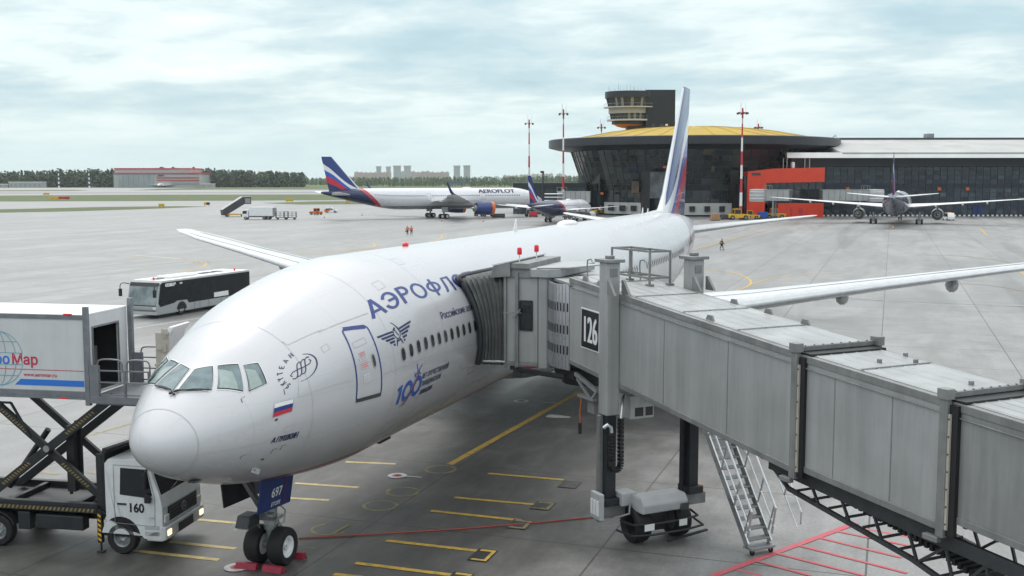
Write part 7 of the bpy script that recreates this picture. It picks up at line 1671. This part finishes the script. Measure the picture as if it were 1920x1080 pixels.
for u0, u1, v, lb in ((16, 78, 342, 'pale low flat-roofed building at the far left edge of the woods'), (-30, 14, 346, 'lower white shed left of the pale flat-roofed building'), (376, 398, 345.5, 'small white shed right of the hangar')):
    d = 1440.0; t = thing('low_building', lb, 'building', far((u0+u1)/2, d), YAW, 'low buildings before the woods'); w_ = (u1-u0)*d/2075
    MB().bx(0, 14, -w_/2, w_/2, 0, zz(v, d)).build('wall', mhg, t); MB().bx(-.6, 14.6, -w_/2-.5, w_/2+.5, zz(v, d), zz(v, d)+.8).build('roof', MT['white'], t)
    n = max(2, int(w_/6))
    for k in range(n): MB().bx(-.15, -.01, -w_/2+(k+.2)*w_/n, -w_/2+(k+.8)*w_/n, 1, zz(v, d)*.75).build('window', mhd, t)
for u, lb in ((110, 'black and white striped mast before the far woods, left one of two'), (167, 'black and white striped mast before the far woods, right one of two')):
    t = thing('striped_mast', lb, 'mast', far(u, 1400), YAW, 'striped masts before the woods')
    for k in range(9): MB().cyl((0, 0, 2.6*k), (0, 0, 2.6*(k+1)), 1.05-.05*k, 1.0-.05*k, 10).build('black_band' if k % 2 else 'white_band', MT['dark'] if k % 2 else MT['white'], t)
    MB().bx(-1.6, 1.6, -1.6, 1.6, 23.4, 24.6).build('mast_head', MT['dark'], t)
t = thing('parked_airliner', 'tiny white airliner nose-on before the hangar doors', 'airplane', far(296, 1430), YAW)
b7 = Body(37, 2, 3.6); b7.skin(40, 20).build('fuselage', MT['white'], t, 60)
for s in (-1, 1): wing_mesh([(0, 12, 20, 2.6, .8), (17, 20, 22, 3.8, .2)], s).build('wing', MT['white'], t, 40)
wing_mesh([(0, 30, 36, 5, .4), (0, 34.5, 37, 11.5, .2)], 1, True).build('tail_fin', MT['navy'], t, 40)
# woods: thousands of leaf-clump faces over many crowns, one far-off mass
random.seed(21)
def woods(name, u0, u1, d0, d1, n, h0, h1, cols, conif=.5, spread=1.0):
    mb = MB()
    for i in range(n):
        u = random.uniform(u0, u1); dd = d0+(d1-d0)*random.random()**1.3; p = vp(u, 336, dd); f = (u-u0)/(u1-u0)
        h = (h0+(h1-h0)*f)*random.uniform(.72, 1.12); con = random.random() < conif; w_ = h*(.16 if con else .26)*random.uniform(.8, 1.25)
        mb.cur = 0; mb.cyl((p.x, p.y, 0), (p.x, p.y, h*.6), .25, .15, 5)
        base = random.choice((1, 1, 2, 3)); q = 34 if con else 40
        for k in range(q):
            t = random.random(); 
            if con: z = h*(.03+.97*t); r = w_*(1-t)**.8+.3
            else: z = h*(.05+.91*t); r = w_*sqrt(max(.05, 1-(2*t-.9)**2))
            a = random.uniform(0, 2*pi); rr = r*sqrt(random.random()); c = Vector((p.x+rr*cos(a), p.y+rr*sin(a), z))
            s_ = h*random.uniform(.04, .085); nrm = Vector((cos(a)*random.random(), sin(a)*random.random(), random.uniform(.1, 1))).normalized()
            e1 = nrm.orthogonal().normalized(); e2 = nrm.cross(e1); ph = random.uniform(0, 6.28)
            mb.cur = base if random.random() < .75 else random.choice((1, 2, 3))
            mb.add([c+(e1*cos(ph+g)+e2*sin(ph+g))*s_*random.uniform(.7, 1.3)+nrm*random.uniform(-.2, .2)*s_ for g in (0, 1.26, 2.5, 3.77, 5.03)], [(0, 1, 2, 3, 4)])
    o = mb.build(name, [MT['dark']]+cols, None); return tag(o, kind='stuff')
gc = [mat('leaf_dark', (.030, .052, .028), .8), mat('leaf_mid', (.045, .075, .032), .8), mat('leaf_light', (.062, .098, .040), .8)]
gl = [mat('leaf_spring', (.055, .095, .038), .8), mat('leaf_spring_mid', (.07, .115, .042), .8), mat('leaf_spring_light', (.09, .14, .05), .8)]
woods('forest', -60, 330, 1500, 1640, 760, 19, 25, gc, .6)
woods('forest', 330, 570, 1500, 1650, 520, 25, 19, gc, .35)
woods('forest', 480, 1110, 2050, 2500, 900, 13, 17, gl, .1)
woods('forest', 640, 1110, 1650, 1900, 420, 7, 9, gl, .05)
t = thing('long_shed', 'low blue-roofed shed among the trees right of the far airliner dome', 'building', far(862, 2000), YAW)
MB().bx(0, 20, -19, 19, 0, 3.5).build('wall', MT['lightgrey'], t); MB().bx(-1, 21, -20, 20, 3.5, 5.5).build('roof', MT['blue'], t)
# town: apartment blocks with window grids modelled in the skin, a roof box on each
def block_mat(name, col, win):
    m = mat(name, col, .7); t = m.node_tree; b = t.nodes['Principled BSDF']; tc = N(t, 'ShaderNodeTexCoord'); s = N(t, 'ShaderNodeSeparateXYZ'); L(t, tc.outputs['Object'], s.inputs[0])
    a = MATH(t, 'LESS_THAN', MATH(t, 'FRACT', MATH(t, 'DIVIDE', MATH(t, 'ADD', MATH(t, 'ADD', s.outputs[1], s.outputs[0]), 500), 3.6)), .5); c = MATH(t, 'LESS_THAN', MATH(t, 'FRACT', MATH(t, 'DIVIDE', s.outputs[2], 3.0)), .55)
    L(t, MIX(t, MATH(t, 'MULTIPLY', a, c), tuple(col), win), b.inputs['Base Color']); return m
bm1, bm2, bm3 = block_mat('block_pink', (.50, .40, .37), (.20, .19, .20)), block_mat('block_grey', (.44, .46, .48), (.14, .18, .22)), block_mat('block_cream', (.55, .51, .45), (.22, .21, .20))
TG = 'apartment blocks of the far town'
def block(u0, u1, v, d, m, lb, steps=1, cap=0):
    t = thing('apartment_block', lb, 'apartment block', far((u0+u1)/2, d), YAW, TG); w_ = (u1-u0)*d/2075; H = zz(v, d); random.seed(int(u0))
    for k in range(steps):
        h = H*(1 if steps == 1 else random.uniform(.86, 1.0)); a, b_ = -w_/2+w_*k/steps, -w_/2+w_*(k+1)/steps
        o = MB().bx(random.uniform(-3, 3) if steps > 1 else 0, 16, a, b_-.4, 0, h).build('wall', m, t)
        MB().bx(4, 10, a+(b_-a)*.3, a+(b_-a)*.6, h, h+3.2).build('roof_box', m, o)
        if cap: MB().bx(-1.5, 17.5, a-1.5, b_+1.1, h, h+4).build('cornice', MT['lightgrey'], o)
block(642, 668, 331, 4200, bm1, 'pinkish apartment block behind the striped tail, leftmost of the far town', 3)
block(664, 733, 322, 4000, bm1, 'long stepped pinkish apartment block right of the striped tail', 8)
block(705.5, 714, 313.5, 4300, bm2, 'slim grey tower rising behind the long pinkish block, left one', 1, 1)
block(724, 732, 314, 4300, bm2, 'slim grey tower rising behind the right end of the long pinkish block', 1, 1)
block(737.5, 751, 312.5, 3900, bm2, 'grey tower left in the closest pair of mid-town towers', 1, 1)
block(757.5, 770, 312.5, 3900, bm2, 'grey tower right in the closest pair of mid-town towers', 1, 1)
block(750, 760, 322, 4200, bm2, 'lower grey block squeezed between the two mid-town towers')
block(770, 842, 321, 4000, bm1, 'long pinkish apartment block between the two pairs of grey towers', 8)
block(850.5, 862.5, 312.5, 3900, bm2, 'lone grey tower, left one of the pair standing clear of the blocks', 1, 1)
block(869, 881.5, 312, 3900, bm2, 'lone grey tower, right one of the pair standing clear of the blocks', 1, 1)
block(943, 972, 328, 4400, bm1, 'brownish stepped block left of the thin light mast', 4)
block(974, 993, 327, 4400, bm1, 'brownish block directly behind the thin light mast', 3)
block(996, 1012, 326.5, 4500, bm3, 'cream block right of the thin light mast', 2)
block(1013, 1037, 325.5, 4400, bm3, 'cream stepped block midway between the two nearest light masts', 3)
block(1044, 1054, 326, 4500, bm2, 'grey block left of the second light mast')
block(1055, 1072, 328, 4500, bm3, 'cream block under the left tip of the round terminal rim', 2)
# ================================================================ the air itself
hz_ = MB().bx(-700, 9500, -4000, 8800, -1.0, 70.0).build('haze', bpy.data.materials.new('haze_air')); tag(hz_, kind='stuff')
m = hz_.data.materials[0]; m.use_nodes = True; t = m.node_tree; t.nodes.clear()
v = N(t, 'ShaderNodeVolumePrincipled'); v.inputs['Color'].default_value = (.86, .92, .95, 1); v.inputs['Density'].default_value = 0.00005; v.inputs['Anisotropy'].default_value = .2
L(t, v.outputs[0], N(t, 'ShaderNodeOutputMaterial').inputs['Volume'])
SC.cycles.volume_bounces = 1
